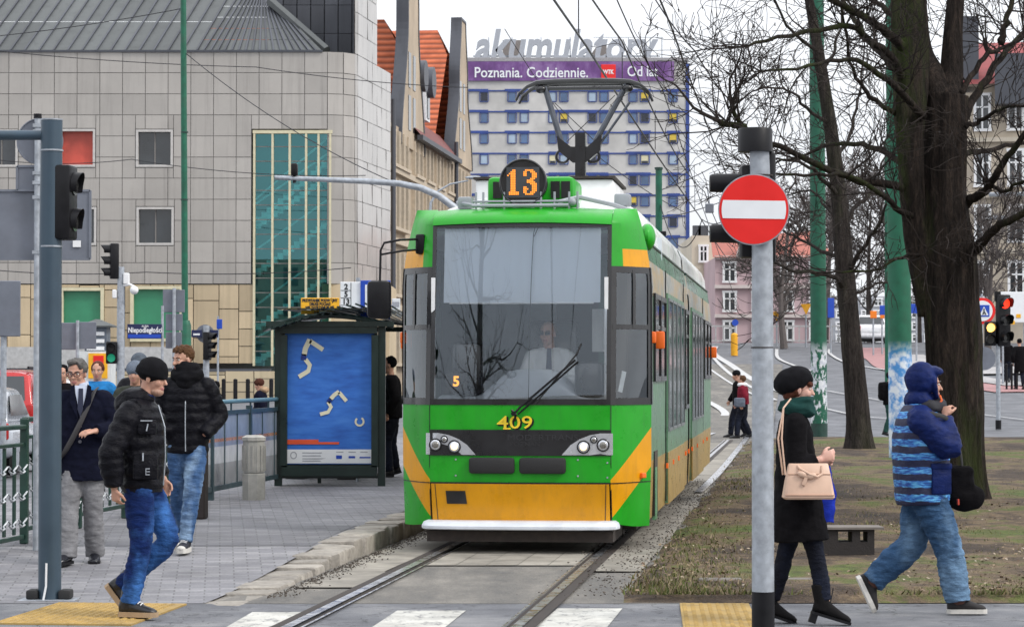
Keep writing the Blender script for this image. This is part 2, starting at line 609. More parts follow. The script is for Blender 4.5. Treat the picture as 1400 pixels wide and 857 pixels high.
far_line([(970, 505), (1000, 525), (1040, 545)], 0.12, 'road_marking', m_mark)
far_line([(968, 550), (988, 562), (990, 570), (970, 582)], 0.25, 'road_marking', m_mark)
far_line([(1062, 478), (1064, 490), (1085, 500), (1110, 508)], 0.16, 'road_marking', m_mark)
far_line([(1134, 478), (1136, 485), (1160, 497), (1220, 508), (1290, 520)], 0.16, 'road_marking', m_mark)
far_line([(1000, 592), (1020, 592)], 2.0, 'road_marking', m_mark)
far_line([(1130, 560), (1180, 570), (1230, 574)], 0.1, 'road_marking', m_mark)
far_line([(1130, 535), (1230, 552), (1400, 575)], 0.08, 'road_marking', m_mark)
far_line([(1180, 476), (1215, 490), (1240, 505), (1320, 523), (1400, 536)], 2.2, 'cycle_lane', m_pink, 0.02)
far_line([(1240, 486), (1300, 512), (1400, 528)], 1.5, 'far_pavement', m_pave2, 0.05)
far_line([(1318, 505), (1360, 508), (1400, 512)], 7.0, 'far_pavement', m_pave2, 0.06)

# zebra stripes
def stripe(p, z=0.005):
    P = [G(*q, z) for q in p]
    mb = MB()
    n = 10
    mb.grid(lambda u, v: (P[0] * (1 - u) + P[1] * u) * (1 - v) + (P[3] * (1 - u) + P[2] * u) * v, [i / n for i in range(n + 1)], [i / n for i in range(n + 1)])
    return struct(mb.build('crossing_stripe', m_zebra))
for p in ([(345, 836), (426, 836), (200, 1000), (60, 1000)], [(543, 834), (637, 834), (430, 1000), (290, 1000)], [(762, 831), (851, 831), (712, 1000), (560, 1000)]):
    stripe(p)

# platform with concrete pavers
def paver_mat(name, rot, c1, c2, mortar, scale=1.0):
    t = NT(name)
    br = t.n('ShaderNodeTexBrick', offset=0.5, i_Scale=1.0)
    br.inputs['Color1'].default_value = (*c1, 1); br.inputs['Color2'].default_value = (*c2, 1); br.inputs['Mortar'].default_value = (*mortar, 1)
    br.inputs['Mortar Size'].default_value = 0.007; br.inputs['Brick Width'].default_value = 0.2 * scale; br.inputs['Row Height'].default_value = 0.1 * scale
    br.inputs['Mortar Smooth'].default_value = 0.3; br.inputs['Bias'].default_value = -0.2
    t.l(t.mapv(rot=(0, 0, rot)), br.inputs['Vector'])
    st = t.ramp(t.noise(0.7, 8, rough=0.7), [(0.25, 0.5), (0.5, 0.95), (0.75, 1.2)])
    fine = t.ramp(t.noise(50, 3), [(0.3, 0.82), (0.7, 1.12)])
    c = t.mix(1.0, t.mix(1.0, br.outputs['Color'], st, 'MULTIPLY'), fine, 'MULTIPLY')
    t.l(c, t.b.inputs['Base Color'])
    t.b.inputs['Roughness'].default_value = 0.8
    t.bump(br.outputs['Fac'], -0.7, 0.01)
    return t.m
m_paver = paver_mat('concrete_pavers', -R(6.5), (0.2, 0.198, 0.215), (0.31, 0.305, 0.315), (0.13, 0.13, 0.135), 1.15)
def PZ(y): return 0.003 + 0.169 * sm(18.7, 25, y)
pl = MB()
yy = [18.729 + (25 - 18.73) * i / 14 for i in range(15)] + [30, 40, 50, 60]
pl.grid(lambda s, y: (sX(s, y), y, PZ(y)), [-9.4, -8.5, -6, -4.38], yy)
struct(pl.build('platform_pavement', m_paver, smooth=True))
# darker strip of pavers across the platform
m_patch = paver_mat('platform_patch', -R(6.5), (0.14, 0.14, 0.155), (0.2, 0.2, 0.21), (0.09, 0.09, 0.095), 1.15)
pt = MB()
pt.grid(lambda s, y: (sX(s, y), y, PZ(y) + 0.0035), [-7.3, -6.4, -5.4, -4.42], [23.0 + 0.15 * i for i in range(17)])
struct(pt.build('platform_patch', m_patch))
# kerb stones
m_kerb = mat('kerb_stone', (0.3, 0.275, 0.24), 0.85, var=0.25, scale=9, bump=0.7, bscale=35, bdist=0.02, dirt=0.55, dirtcol=(0.09, 0.08, 0.07), island=0.22)
kb = MB(); y = 18.55
rnd = random.Random(9)
while y < 48:
    L = rnd.uniform(0.26, 0.5) if y < 27 else 0.9
    ym = y + L / 2
    h = PZ(ym) + rnd.uniform(-0.008, 0.014)
    w = 0.36
    kb.bbox((sX(-4.24, ym) + rnd.uniform(-0.015, 0.015), ym, h - 0.17), (w, L - 0.015, 0.34), 0.03, (rnd.uniform(-0.03, 0.03), rnd.uniform(-0.04, 0.04), -R(6.5) + rnd.uniform(-0.03, 0.03)))
    y += L
struct(kb.build('kerb', m_kerb, smooth=True))
# tactile strips
m_tact = mat('tactile_yellow', (0.38, 0.25, 0.075), 0.75, var=0.25, scale=6, dirt=0.6, dirtcol=(0.2, 0.16, 0.1))
def tactile(c, w, d, rz):
    mb = MB(); mb.box((0, 0, 0.006), (w, d, 0.012))
    n = int(w / 0.06); m = int(d / 0.06)
    for i in range(n):
        for j in range(m):
            mb.box((-w / 2 + 0.03 + i * 0.06, -d / 2 + 0.03 + j * 0.06, 0.015), (0.034, 0.034, 0.008), taper=(0.6, 0.6))
    return struct(mb.build('tactile_paving', m_tact, loc=c, rz=rz))
tactile(((20 + 190) / 2 / 1400 * 0 - 2.92, 17.9, 0.0), 0.95, 1.55, -R(6.5))
tactile((1.42, 17.7, 0.0), 0.5, 1.9, -R(3))

# grass verge
def verge_mat():
    t = NT('grass_soil')
    n1 = t.noise(0.5, 9, t.mapv((0.8, 0.42, 1)), rough=0.74)
    n2 = t.noise(6, 6)
    a = t.ramp(n1, [(0.34, (0.02, 0.014, 0.011)), (0.45, (0.06, 0.04, 0.026)), (0.515, (0.15, 0.105, 0.06)), (0.55, (0.095, 0.1, 0.024)), (0.64, (0.07, 0.11, 0.016)), (0.72, (0.2, 0.15, 0.08))])
    c = t.mix(1.0, a, t.ramp(n2, [(0.3, 0.6), (0.7, 1.3)]), 'MULTIPLY')
    c = t.mix(1.0, c, t.ramp(t.noise(80, 4), [(0.3, 0.55), (0.7, 1.45)]), 'MULTIPLY')
    t.l(c, t.b.inputs['Base Color'])
    t.b.inputs['Roughness'].default_value = 0.95
    t.bump(t.noise(30, 8), 1.0, 0.04)
    return t.m
m_verge = verge_mat()
def vedge(y): return sX(-1.36, y) + 0.16 * mnoise.noise(V((y * 0.8, 3.1, 0))) + 0.07 * mnoise.noise(V((y * 3.2, 1, 0)))
vg = MB()
yv = [18.78 + 0.35 * i for i in range(30)] + [29.5 + i for i in range(36)]
def vfn(u, y):
    x0 = vedge(y); x = x0 + (14 + 0.25 * y - x0) * u
    return (x, y, 0.03 + 0.05 * min(1, u * 14) + 0.03 * mnoise.noise(V((x * 1.3, y * 1.3, 0))) * min(1, u * 20)) if (u > 0 and y > 18.8) else (x, y, 0.001)
vg.grid(vfn, [0, 0.012, 0.03, 0.06, 0.1, 0.15, 0.2, 0.26, 0.33, 0.4, 0.5, 0.6, 0.7, 0.85, 1.0], yv)
struct(vg.build('verge', m_verge, smooth=True))
# grass blades and litter
def blade_mat():
    t = NT('grass_blades')
    c = t.ramp(t.island(), [(0.0, (0.05, 0.07, 0.014)), (0.35, (0.1, 0.12, 0.022)), (0.55, (0.16, 0.125, 0.06)), (0.8, (0.3, 0.24, 0.15)), (1.0, (0.06, 0.04, 0.025))])
    t.l(c, t.b.inputs['Base Color']); t.b.inputs['Roughness'].default_value = 0.9
    return t.m
gb = MB(); rnd = random.Random(21)
cnt = 0
while cnt < 26000:
    y = 18.9 + 40 * rnd.random() ** 1.7
    x0 = vedge(y)
    x = x0 + rnd.random() * (0.23 * y + 1.2 - x0 + 1)
    if x > 0.215 * y + 1.0: continue
    k = mnoise.noise(V((x * 0.55, y * 0.2, 5.0))) + 0.35 * mnoise.noise(V((x * 2.5, y * 1.4, 2.0)))
    edge = min(1, (x - x0) / 0.35)
    if rnd.random() > (0.55 + k * 0.9) * (0.25 + 0.75 * edge): continue
    h = rnd.uniform(0.015, 0.055) * (1.0 + 0.4 * k); w = rnd.uniform(0.004, 0.011)
    a = rnd.uniform(0, 6.28); lean = rnd.uniform(0, 0.05)
    z0 = 0.05
    dx, dy = math.cos(a) * w, math.sin(a) * w
    l = rnd.uniform(0, 6.28)
    gb.add([(x - dx, y - dy, z0), (x + dx, y + dy, z0), (x + math.cos(l) * lean, y + math.sin(l) * lean, z0 + h)], [(0, 1, 2)])
    cnt += 1
struct(gb.build('grass', blade_mat()), 'stuff')
# dead leaves and crumbs along the edge of the track
lf = MB()
for _ in range(3600):
    if rnd.random() < 0.45:
        y = rnd.uniform(19, 40); x = sX(-1.5 + rnd.gauss(0, 0.22), y); z = 0.03
    elif rnd.random() < 0.6:
        y = rnd.uniform(19, 30); x = sX(-4.0 + abs(rnd.gauss(0, 0.09)), y); z = 0.02
    else:
        y = rnd.uniform(19, 45); x = rnd.uniform(vedge(y), 0.21 * y + 0.8); z = 0.07
    s = rnd.uniform(0.004, 0.012)
    lf.box((x, y, z), (s * 1.5, s, s * 0.5), (rnd.uniform(-.5, .5), rnd.uniform(-.5, .5), rnd.uniform(0, 3)))
m_leaf = mat('leaf_litter', (0.06, 0.048, 0.038), 0.9, var=0.3, island=0.6)
struct(lf.build('litter', m_leaf), 'stuff')
lv = MB()
for _ in range(3600):
    y = 18.9 + 16 * rnd.random() ** 1.5; x = rnd.uniform(vedge(y), 0.21 * y + 0.8)
    if mnoise.noise(V((x * 0.7, y * 0.35, 9))) < -0.12 + rnd.uniform(-.2, .2): continue
    s = rnd.uniform(0.008, 0.024); a = rnd.uniform(0, 6.28); d1 = V((math.cos(a), math.sin(a), rnd.uniform(-.5, .5))) * s; d2 = V((-math.sin(a), math.cos(a), rnd.uniform(-.5, .5))) * s * 0.7; q = V((x, y, 0.085))
    lv.add([q - d1, q - d2, q + d1, q + d2], [(0, 1, 2, 3)])
tl = NT('dead_leaf'); tl.l(tl.ramp(tl.island(), [(0, (0.05, 0.03, 0.02)), (0.4, (0.13, 0.08, 0.045)), (0.75, (0.26, 0.19, 0.12)), (1, (0.4, 0.34, 0.27))]), tl.b.inputs['Base Color']); tl.b.inputs['Roughness'].default_value = 0.85
struct(lv.build('fallen_leaves', tl.m), 'stuff')
# flat stones and paper scraps lying in the verge
# ------------------------------------------------------------------ the tram
TA = math.atan(0.114)
tram = thing('tram', 'green and yellow tram with orange number 13 on its roof disc', 'tram', (0.068, 23.8, 0), -TA)
def paint(name, col, dirt=0.3):
    if name in MATS: return MATS[name]
    t = NT(name)
    c = t.ramp(t.noise(2.5, 5), [(0.3, tuple(x * 0.88 for x in col)), (0.7, tuple(min(1, x * 1.1) for x in col))])
    st = t.ramp(t.noise(3.0, 7, t.mapv((5, 5, 0.5)), rough=0.7), [(0.48, 0.0), (0.78, dirt)])
    c = t.mix(st, c, tuple(x * 0.35 + 0.03 for x in col))
    sp = t.ramp(t.noise(28, 8, t.mapv((1, 1, 1.5)), rough=0.8), [(0.6, 0.0), (0.72, dirt * 1.3)])
    c = t.mix(sp, c, (0.07, 0.06, 0.045))
    t.l(c, t.b.inputs['Base Color'])
    t.l(t.ramp(t.noise(5, 6), [(0.3, 0.22), (0.7, 0.5)]), t.b.inputs['Roughness'])
    t.b.inputs['Coat Weight'].default_value = 0.12; t.b.inputs['Coat Roughness'].default_value = 0.1; t.b.inputs['Specular IOR Level'].default_value = 0.35
    t.bump(t.noise(2.2, 3), 0.12, 0.05)
    MATS[name] = t.m
    return t.m
m_tgreen = paint('tram_green_paint', (0.012, 0.33, 0.012), 0.3)
m_tyellow = paint('tram_yellow_paint', (0.74, 0.33, 0.002), 0.3)
m_tblack = mat('tram_black_trim', (0.011, 0.011, 0.013), 0.3, var=0.2, coat=0.3)
m_troof = mat('tram_roof_white', (0.74, 0.77, 0.75), 0.35, var=0.1, scale=1.5, coat=0.3, dirt=0.35, dirtcol=(0.3, 0.32, 0.3))
m_tgrey = mat('tram_grey', (0.3, 0.32, 0.35), 0.5, var=0.12)
m_chrome = mat('lamp_housing_silver', (0.62, 0.64, 0.68), 0.25, 0.6, var=0.08)
m_lipw = mat('bumper_lip_white', (0.62, 0.66, 0.72), 0.35, var=0.1, scale=4, dirt=0.35)
m_windscreen = glass('windscreen_glass', (0.97, 0.99, 1.0), 0.05, (0.8, 0.9, 1.0), 0.0, 0.0)
m_cornerglass = glass('corner_glass', (0.8, 0.85, 0.88), 0.1, (0.8, 0.85, 0.9))
m_sideglass = mat('tinted_side_glass', (0.012, 0.016, 0.018), 0.06, var=0.2, spec=0.9)
m_sideglass.node_tree.nodes['Principled BSDF'].inputs['IOR'].default_value = 1.16
m_amber = emit('amber_lens', (0.75, 0.13, 0.01), 0.15)

def hw(z):
    if z < 0.9: return 1.17 + 0.02 * (z - 0.25) / 0.65
    if z < 2.5: return 1.19
    return 1.19 - 0.13 * ((z - 2.5) / 0.72) ** 1.7
def yo(z):
    if z < 0.66: return 0.13 * (0.66 - z) / 0.41
    if z < 1.4: return 0.0
    if z < 3.08: return 0.2 * ((z - 1.4) / 1.68) ** 1.15
    return 0.2 + 0.35 * ((z - 3.08) / 0.16) ** 2
XC, YC = 0.845, 0.62
def P(t, z, off=0.0):
    s = -1 if t < 0 else 1
    t = abs(t)
    if t <= 1:
        x = XC * t; y = yo(z) + 0.05 * t * t
        nx, ny = 0.12 * t, -1
    else:
        q = t - 1; e = hw(z)
        x = XC + (e - XC) * (q ** 0.92); y = yo(z) + 0.05 + (YC - yo(z) - 0.05) * q ** 1.25
        nx, ny = 0.75 + 0.2 * q, -0.65 + 0.4 * q
    n = V((nx * s, ny, 0)).normalized()
    return V((x * s, y, z)) + n * off
def lin(a, b, n): return [a + (b - a) * i / n for i in range(n + 1)]
def fp(px, py, off=0.0):
    x = (px - 710) / 147.0; z = (757 - py) / 147.0
    t = x / XC
    if abs(t) > 1: t = (1 + (abs(x) - XC) / (hw(z) - XC)) * (1 if x > 0 else -1)
    return P(t, z, off)
def ppoly(mb, pts, off, d, mi=None):
    """flat raised plate following the front, from photo coordinates"""
    a = [fp(x, y, off) for x, y in pts]; b = [fp(x, y, off - d) for x, y in pts]
    n = len(a)
    return mb.add(a + b, [tuple(range(n))] + [(k, (k + 1) % n, n + (k + 1) % n, n + k) for k in range(n)], mi)

TT = lin(-1, 1, 16)
front = MB().grid(lambda t, z: P(t, z), TT, lin(0.665, 1.385, 6)).build('front_panel', m_tgreen, tram, True)
num = text_mb('409', 0.165, facing(fp(704, 578, 0.006), (0, -1, 0)), 0.002, 0.001, sx=1.35, spacing=1.02)
sh = text_mb('409', 0.165, facing(fp(706, 579.5, 0.003), (0, -1, 0)), 0.001, 0.004, sx=1.35, spacing=1.02)
nb = MB(); merge(nb, num, 0); merge(nb, sh, 1)
M9 = facing(fp(704, 578, 0.0085), (0, -1, 0))
for x, w in ((-0.074, 0.07),):
    nb.add([M9 @ V((x + a, -0.059 + b, 0)) for a, b in ((-w / 2, 0), (w / 2, 0), (w / 2, 0.014), (-w / 2, 0.014))], [(0, 1, 2, 3)], 0)
nb.build('fleet_number', [mat('number_yellow', (0.85, 0.62, 0.03), 0.4, var=0.04), m_black], front)
for px in (628, 668, 740, 790):
    for py in (632, 651):
        pass
bolts = MB()
for px, py in ((622, 628), (622, 650), (790, 628), (790, 650), (830, 632), (830, 652)):
    c = fp(px, py, 0.0); bolts.cyl(c, c + V((0, -0.006, 0)), 0.009, n=8)
bolts.build('bolt', m_galv, front)

bump = MB().grid(lambda t, z: P(t, z, 0.012), lin(-0.985, 0.985, 16), lin(0.3, 0.652, 4)).build('bumper', m_tyellow, tram, True)
seam = MB()
for s in (-1, 1):
    seam.grid(lambda t, z: P(t + s * 0.02 - s * 0.05 * (0.66 - z), z, 0.015), [s * 0.925, s * 0.925 + 0.008], lin(0.31, 0.65, 3))
seam.grid(lambda t, z: P(t, z, 0.012), lin(-0.99, 0.99, 16), [0.652, 0.668])
seam.build('panel_seam', m_tblack, bump)
MB().box((0, 0, 0), (1, 1, 1)) if False else None
tb = MB(); ppoly(tb, [(608, 671), (635, 671), (637, 689), (609, 689)], 0.02, 0.03)
tb.build('tow_hatch', m_tblack, bump)
# corner panels with the diagonal yellow band
for s in (-1, 1):
    cp = MB()
    TQ = lin(1.0, 2.0, 10)
    def zA(q): return 0.69 + (1.17 - 0.69) * q
    def zB(q): return 0.33 + (0.80 - 0.33) * q
    def zb(q): return 0.285 - 0.045 * math.sin(min(1, q * 1.2) * math.pi / 2)
    cp.grid(lambda t, k: P(s * t, zA(t - 1) + (1.385 - zA(t - 1)) * k), TQ, lin(0, 1, 5), 0)
    cp.grid(lambda t, k: P(s * t, zB(t - 1) + (zA(t - 1) - zB(t - 1)) * k), TQ, lin(0, 1, 5), 1)
    cp.grid(lambda t, k: P(s * t, zb(t - 1) + (zB(t - 1) - zb(t - 1)) * k), TQ, lin(0, 1, 5), 0)
    o = cp.build('corner_panel', [m_tgreen, m_tyellow], tram, True)
    # horizontal fold seam
    MB().grid(lambda t, z: P(s * t, z, 0.003), TQ, [0.655, 0.664]).build('panel_seam', m_tblack, o)
    MB().grid(lambda t, z: P(s * t, z, 0.003), [1.0, 1.012], lin(0.31, 1.38, 4)).build('panel_seam', m_tblack, o)
    b = MB(); c = P(s * 1.75, 0.72, 0.01); b.bbox(c, (0.06, 0.06, 0.05), 0.01, (0, 0, s * 0.9)); 
    if s > 0: b.build('marker_lamp', m_amber, o)
# white lip and valance
lip = MB()
def lipo(sc, yoff): return [V((x * sc, y + yoff, 0)) for x, y in ((-0.93, 0.1), (-0.9, -0.04), (-0.82, -0.1), (-0.5, -0.135), (0, -0.15), (0.5, -0.135), (0.82, -0.1), (0.9, -0.04), (0.93, 0.1))]
prof = [(0.232, 0.985, 0.01), (0.24, 1.0, 0.0), (0.265, 1.0, 0.0), (0.295, 0.985, 0.03), (0.31, 0.95, 0.09)]
lip.rings([[p + V((0, 0, z)) for p in lipo(sc, yf)] for z, sc, yf in prof], cap=True)
lip.build('bumper_lip', m_lipw, tram, True)
MB().box((0, 0.62, 0.165), (1.74, 1.2, 0.10)).build('undertray_shade', m_rust, tram)  # dark valance, box deepened to keep light out from under the tram
# lamp strip
ls = MB(); ls.grid(lambda t, z: P(t, z, 0.012), lin(-0.998, 1.0, 18), [0.915, 1.155])
for z_, d_ in ((0.915, -1), (1.155, 1)):
    ls.grid(lambda t, o_: P(t, z_, o_), lin(-0.998, 1.0, 18), [0.0, 0.012])
strip = ls.build('lamp_strip', m_tblack, tram)
e = MB()
for st, px, py, sz in (('MODERTRANS', 742, 598, 0.075), ('POZNAŃ', 718, 607, 0.05)):
    merge(e, text_mb(st, sz, facing(fp(px, py, 0.0145), (0, -1, 0)), 0.002, 0.0, sx=1.35))
e.build('maker_lettering', mat('embossed_black', (0.024, 0.024, 0.028), 0.5, var=0.1), strip)
m_lampglass = mat('lamp_lens', (0.25, 0.24, 0.22), 0.08, 0.5, var=0.2)
m_lit = emit('headlight_lit', (1.0, 0.78, 0.45), 1.5)
for s in (-1, 1):
    mir = (lambda x: x) if s < 0 else (lambda x: 1418 - x)
    hb = MB()
    ppoly(hb, [(mir(x), y) for x, y in ((583, 592), (598, 592), (612, 594.5), (626, 600), (638, 608), (650, 621.5), (583, 621.5))], 0.02, 0.02)
    h = hb.build('headlight', m_chrome, tram)
    for px, py, r, lit in ((594, 608, 8, 0), (620.5, 610.5, 8.2, 1), (606.5, 600.5, 4.2, 0)):
        c = fp(mir(px), py, 0.022)
        k = MB()
        k.torus(c, r / 147 * 1.0, 0.007, Matrix.Rotation(R(90), 3, 'X'), 20, 6, 0)
        k.ell(c, (r / 147 * 0.92, 0.012, r / 147 * 0.92), None, 14, 8, 2); k.ell(c + V((0, -0.008, 0)), (r / 147 * 0.6, 0.012, r / 147 * 0.6), None, 14, 8, 1)
        k.build('lamp', [m_tblack, m_lit if lit else m_lampglass, m_chrome], h, True)
for x0, x1 in ((641, 704), (710, 774)):
    b = MB(); c = fp((x0 + x1) / 2, 636, 0.025)
    b.bbox(c, ((x1 - x0) / 147, 0.06, 0.15), 0.03)
    b.build('buffer_pad', m_rubber, tram, True)
# windscreen
ws = MB().grid(lambda t, z: P(t, z, 0.004), lin(-0.985, 0.985, 18), lin(1.42, 3.06, 14)).build('windscreen', m_windscreen, tram, True)
fr = MB()
fr.grid(lambda t, z: P(t, z, 0.006), TT, [1.385, 1.44])
fr.grid(lambda t, z: P(t, z, 0.006), TT, [3.045, 3.085])
for s in (-1, 1):
    fr.grid(lambda t, z: P(t, z, 0.006), [s * 0.955, s * 1.0], lin(1.385, 3.085, 12))
    fr.grid(lambda t, z: P(t, z, 0.003), [s * 0.995, s * 1.06], lin(1.385, 3.085, 12))
fr.build('windscreen_frame', m_tblack, tram, True)
# hanging cable in the middle of the glass
cb = MB(); cb.tube([fp(729, 304, -0.03), fp(726, 320, -0.03), fp(724, 380, -0.03), fp(722.5, 450, -0.03), fp(722, 550, -0.03)], 0.0035, 5)
cb.tube([fp(735, 304, -0.03), fp(727, 322, -0.03)], 0.003, 5)
cb.build('screen_cable', m_black, tram)
# corner windows
for s in (-1, 1):
    g = MB().grid(lambda t, z: P(s * t, z, 0.0), lin(1.06, 1.97, 6), lin(1.42, 2.66, 10)).build('corner_window', m_cornerglass, tram, True)
    f = MB()
    f.grid(lambda t, z: P(s * t, z, 0.008), lin(1.0, 2.0, 6), [1.385, 1.45])
    f.grid(lambda t, z: P(s * t, z, 0.008), lin(1.0, 2.0, 6), [2.62, 2.68])
    f.grid(lambda t, z: P(s * t, z, 0.008), lin(1.02, 2.0, 6), [2.09, 2.135])
    f.grid(lambda t, z: P(s * t, z, 0.008), [1.0, 1.1], lin(1.385, 2.68, 8))
    f.grid(lambda t, z: P(s * t, z, 0.010), [1.5, 1.57], lin(2.1, 2.65, 4))
    f.grid(lambda t, z: P(s * t, z, 0.008), [1.9, 2.0], lin(1.385, 2.68, 8))
    f.grid(lambda t, k: P(s * 2, 1.385 + 1.3 * k, 0.0) + V((0, 0.14, 0)) * 0, [0], [0])
    f.build('window_frame', m_tblack, g, True)
    side = MB().grid(lambda y, z: (s * (hw(z) + 0.006), y, z), [YC - 0.02, 0.78], lin(1.385, 2.68, 6)).build('corner_post', m_tblack, tram, True)
    c = V((s * 1.2, 0.72, 2.02))
    MB().bbox(c, (0.06, 0.1, 0.11), 0.015).build('indicator', m_amber, tram, True)
    # roof corner : yellow patch then green
    rc = MB()
    rc.grid(lambda t, z: P(s * t, z), lin(1.0, 2.0, 8), [2.68, 2.76, 2.845], 1)
    rc.grid(lambda t, z: P(s * t, z), lin(1.0, 1.28, 3), [2.685, 2.76, 2.846], 0) if False else None
    rc.grid(lambda t, z: P(s * t, z), lin(1.0, 2.0, 8), lin(2.845, 3.24, 8), 0)
    rc.build('roof_corner', [m_tgreen, m_tyellow], tram, True)
    MB().grid(lambda t, z: P(s * t, z, 0.004), [1.0, 1.06, 1.13, 1.2, 1.27], [2.66, 2.75, 2.85, 2.95, 3.085]).build('corner_fillet', m_tgreen, tram, True)
# roof cap above the windscreen, rolling back onto the roof
def capf(t, k):
    z = 3.07 + 0.17 * math.sin(k * math.pi / 2)
    p = P(t, min(z, 3.24)); p.y = P(t, 3.07).y - 0.03 + 0.55 * (1 - math.cos(k * math.pi / 2)); p.z = z + 0.02 * (1 - (t / 1) ** 2)
    return p
MB().grid(capf, TT, lin(0, 1, 8)).build('roof_cap', m_tgreen, tram, True)
# sides and roof per section
L1, L2, L3 = 8.35, 8.75, 16.2
def rail_strip(y0, y1, name='x'): pass
def advert_mat():
    t = NT('side_advert_panels')
    n = t.noise(2.2, 5, t.mapv((1, 0.8, 1.6)))
    c = t.ramp(n, [(0.3, (0.2, 0.23, 0.22)), (0.45, (0.36, 0.36, 0.33)), (0.55, (0.42, 0.3, 0.14)), (0.7, (0.26, 0.3, 0.3))])
    c = t.mix(t.ramp(t.noise(3, 6, rough=0.7), [(0.45, 0.0), (0.8, 0.4)]), c, (0.08, 0.07, 0.05))
    t.l(c, t.b.inputs['Base Color']); t.b.inputs['Roughness'].default_value = 0.4
    return t.m
m_advert = advert_mat()
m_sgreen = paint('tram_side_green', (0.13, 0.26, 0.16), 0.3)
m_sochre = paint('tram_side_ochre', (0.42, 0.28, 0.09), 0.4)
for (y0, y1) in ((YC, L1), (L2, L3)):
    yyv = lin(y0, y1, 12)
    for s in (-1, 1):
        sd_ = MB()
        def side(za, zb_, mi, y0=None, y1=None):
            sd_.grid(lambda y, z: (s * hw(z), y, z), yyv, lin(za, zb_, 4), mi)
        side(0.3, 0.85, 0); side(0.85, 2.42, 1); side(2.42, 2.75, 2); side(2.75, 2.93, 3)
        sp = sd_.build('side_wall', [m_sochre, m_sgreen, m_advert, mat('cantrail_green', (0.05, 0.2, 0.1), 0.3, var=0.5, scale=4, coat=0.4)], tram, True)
    # roof shell
    rf = MB()
    def rfn(u, y):
        a = u
        x = 1.115 * math.copysign(abs(math.sin(a)) ** 0.75, math.sin(a)); z = 2.93 + (0.34 + 0.24 * min(1, max(0, (y - 0.9) / 1.0))) * abs(math.cos(a)) ** 0.7
        return (x, y, z)
    ys_ = lin(max(y0, 0.75), y1, 10)
    rf.grid(rfn, lin(-math.pi / 2, math.pi / 2, 16), ys_)
    ro = rf.build('roof', m_troof, tram, True, angle=180)
    for y in ys_[2:-1:2]:
        r_ = MB(); r_.grid(lambda u, v: (rfn(u, y)[0] * 1.006, y + v, rfn(u, y)[2] + 0.006), lin(-1.57, 1.57, 16), [0, 0.035]); r_.build('roof_seam', m_tgreen, ro, True)
    gt = MB()
    for s in (-1, 1): gt.tube([(s * 1.13, y0 + 0.2, 2.94), (s * 1.13, y1, 2.94)], 0.02, 6)
    gt.build('roof_gutter', m_dkgreen, tram)
# end walls and bellows
MB().box((0, (L1 + L2) / 2, 1.75), (2.2, L2 - L1 + 0.1, 2.7)).build('bellows', m_rubber, tram)
MB().box((0, L3 - 0.02, 1.6), (2.3, 0.04, 2.6)).build('end_wall', m_tgrey, tram)
# windows and doors
def win(s, y0, y1, z0, z1, name='side_window', fw=0.05):
    x = s * 1.196
    g = MB().box((x, (y0 + y1) / 2, (z0 + z1) / 2), (0.012, y1 - y0 - fw, z1 - z0 - fw)).build(name, m_sideglass, tram)
    f = MB()
    xo = s * 1.203
    for a, b, c, d in ((y0, y1, z0, z0 + fw), (y0, y1, z1 - fw, z1), (y0, y0 + fw, z0 + fw, z1 - fw), (y1 - fw, y1, z0 + fw, z1 - fw)):
        f.box((xo, (a + b) / 2, (c + d) / 2), (0.024, b - a, d - c))
    f.box((xo - s * 0.004, (y0 + y1) / 2, z1 - 0.32), (0.02, y1 - y0 - 2 * fw, 0.04))
    f.build('window_frame', m_tblack, g)
    return g
for s in (-1, 1):
    for y0, y1, z0, z1 in ((0.95, 1.95, 1.6, 2.45), (2.0, 2.95, 1.6, 2.45), (7.35, 8.2, 1.25, 2.45), (13.4, 14.6, 1.6, 2.45), (14.7, 15.9, 1.6, 2.45)):
        win(s, y0, y1, z0, z1)
    for (d0, d1, n) in ((3.25, 6.9, 4), (9.1, 12.7, 4)):
        w = (d1 - d0) / n
        dm = MB().box((s * 1.193, (d0 + d1) / 2, 1.42), (0.03, d1 - d0, 2.2)).build('door', m_sgreen, tram)
        dm2 = MB().box((s * 1.199, (d0 + d1) / 2, 0.58), (0.03, d1 - d0, 0.54)).build('door_kick_panel', m_sochre, dm)
        for k in range(n):
            a = d0 + k * w
            p = MB().box((s * 1.209, a + w / 2, 1.77), (0.012, w - 0.14, 1.35)).build('door_pane', m_sideglass, dm)
            f = MB()
            for b in (a + 0.06, a + w - 0.06): f.box((s * 1.213, b, 1.77), (0.02, 0.035, 1.4))
            f.box((s * 1.213, a + w / 2, 1.085), (0.02, w - 0.16, 0.03)).box((s * 1.213, a + w / 2, 2.455), (0.02, w - 0.16, 0.03))
            f.build('pane_frame', mat('door_rubber_grey', (0.2, 0.22, 0.23), 0.4, 0.3, var=0.2), p)
    for y in (0.98,):
        MB().box((s * 1.185, y + 0.28, 0.62), (0.03, 0.5, 0.62)).build('step_recess', m_tblack, tram)
        MB().box((s * 1.19, y + 0.2, 0.52), (0.03, 0.3, 0.5)).build('step_flap', paint('flap_green', (0.12, 0.3, 0.16)), tram)
    for y in (1.15, 9.0 + 7.0, ):
        MB().bbox((s * 1.24, y - 0.02, 2.0), (0.1, 0.08, 0.17), 0.015).build('side_lamp', m_amber, tram, True)
    sl_ = MB()
    for y in (3.0, 4.2, 5.4, 7.2, 8.0, 9.0, 10.5, 12.5, 14.0): sl_.box((s * 1.215, y, 0.72), (0.02, 0.1, 0.05))
    sl_.build('side_reflector', m_amber, tram)
    ln = MB()
    for y in (3.1, 7.05, 13.0): ln.box((s * 1.194, y, 1.55), (0.012, 0.025, 2.4))
    ln.build('wall_joint', m_tblack, tram)
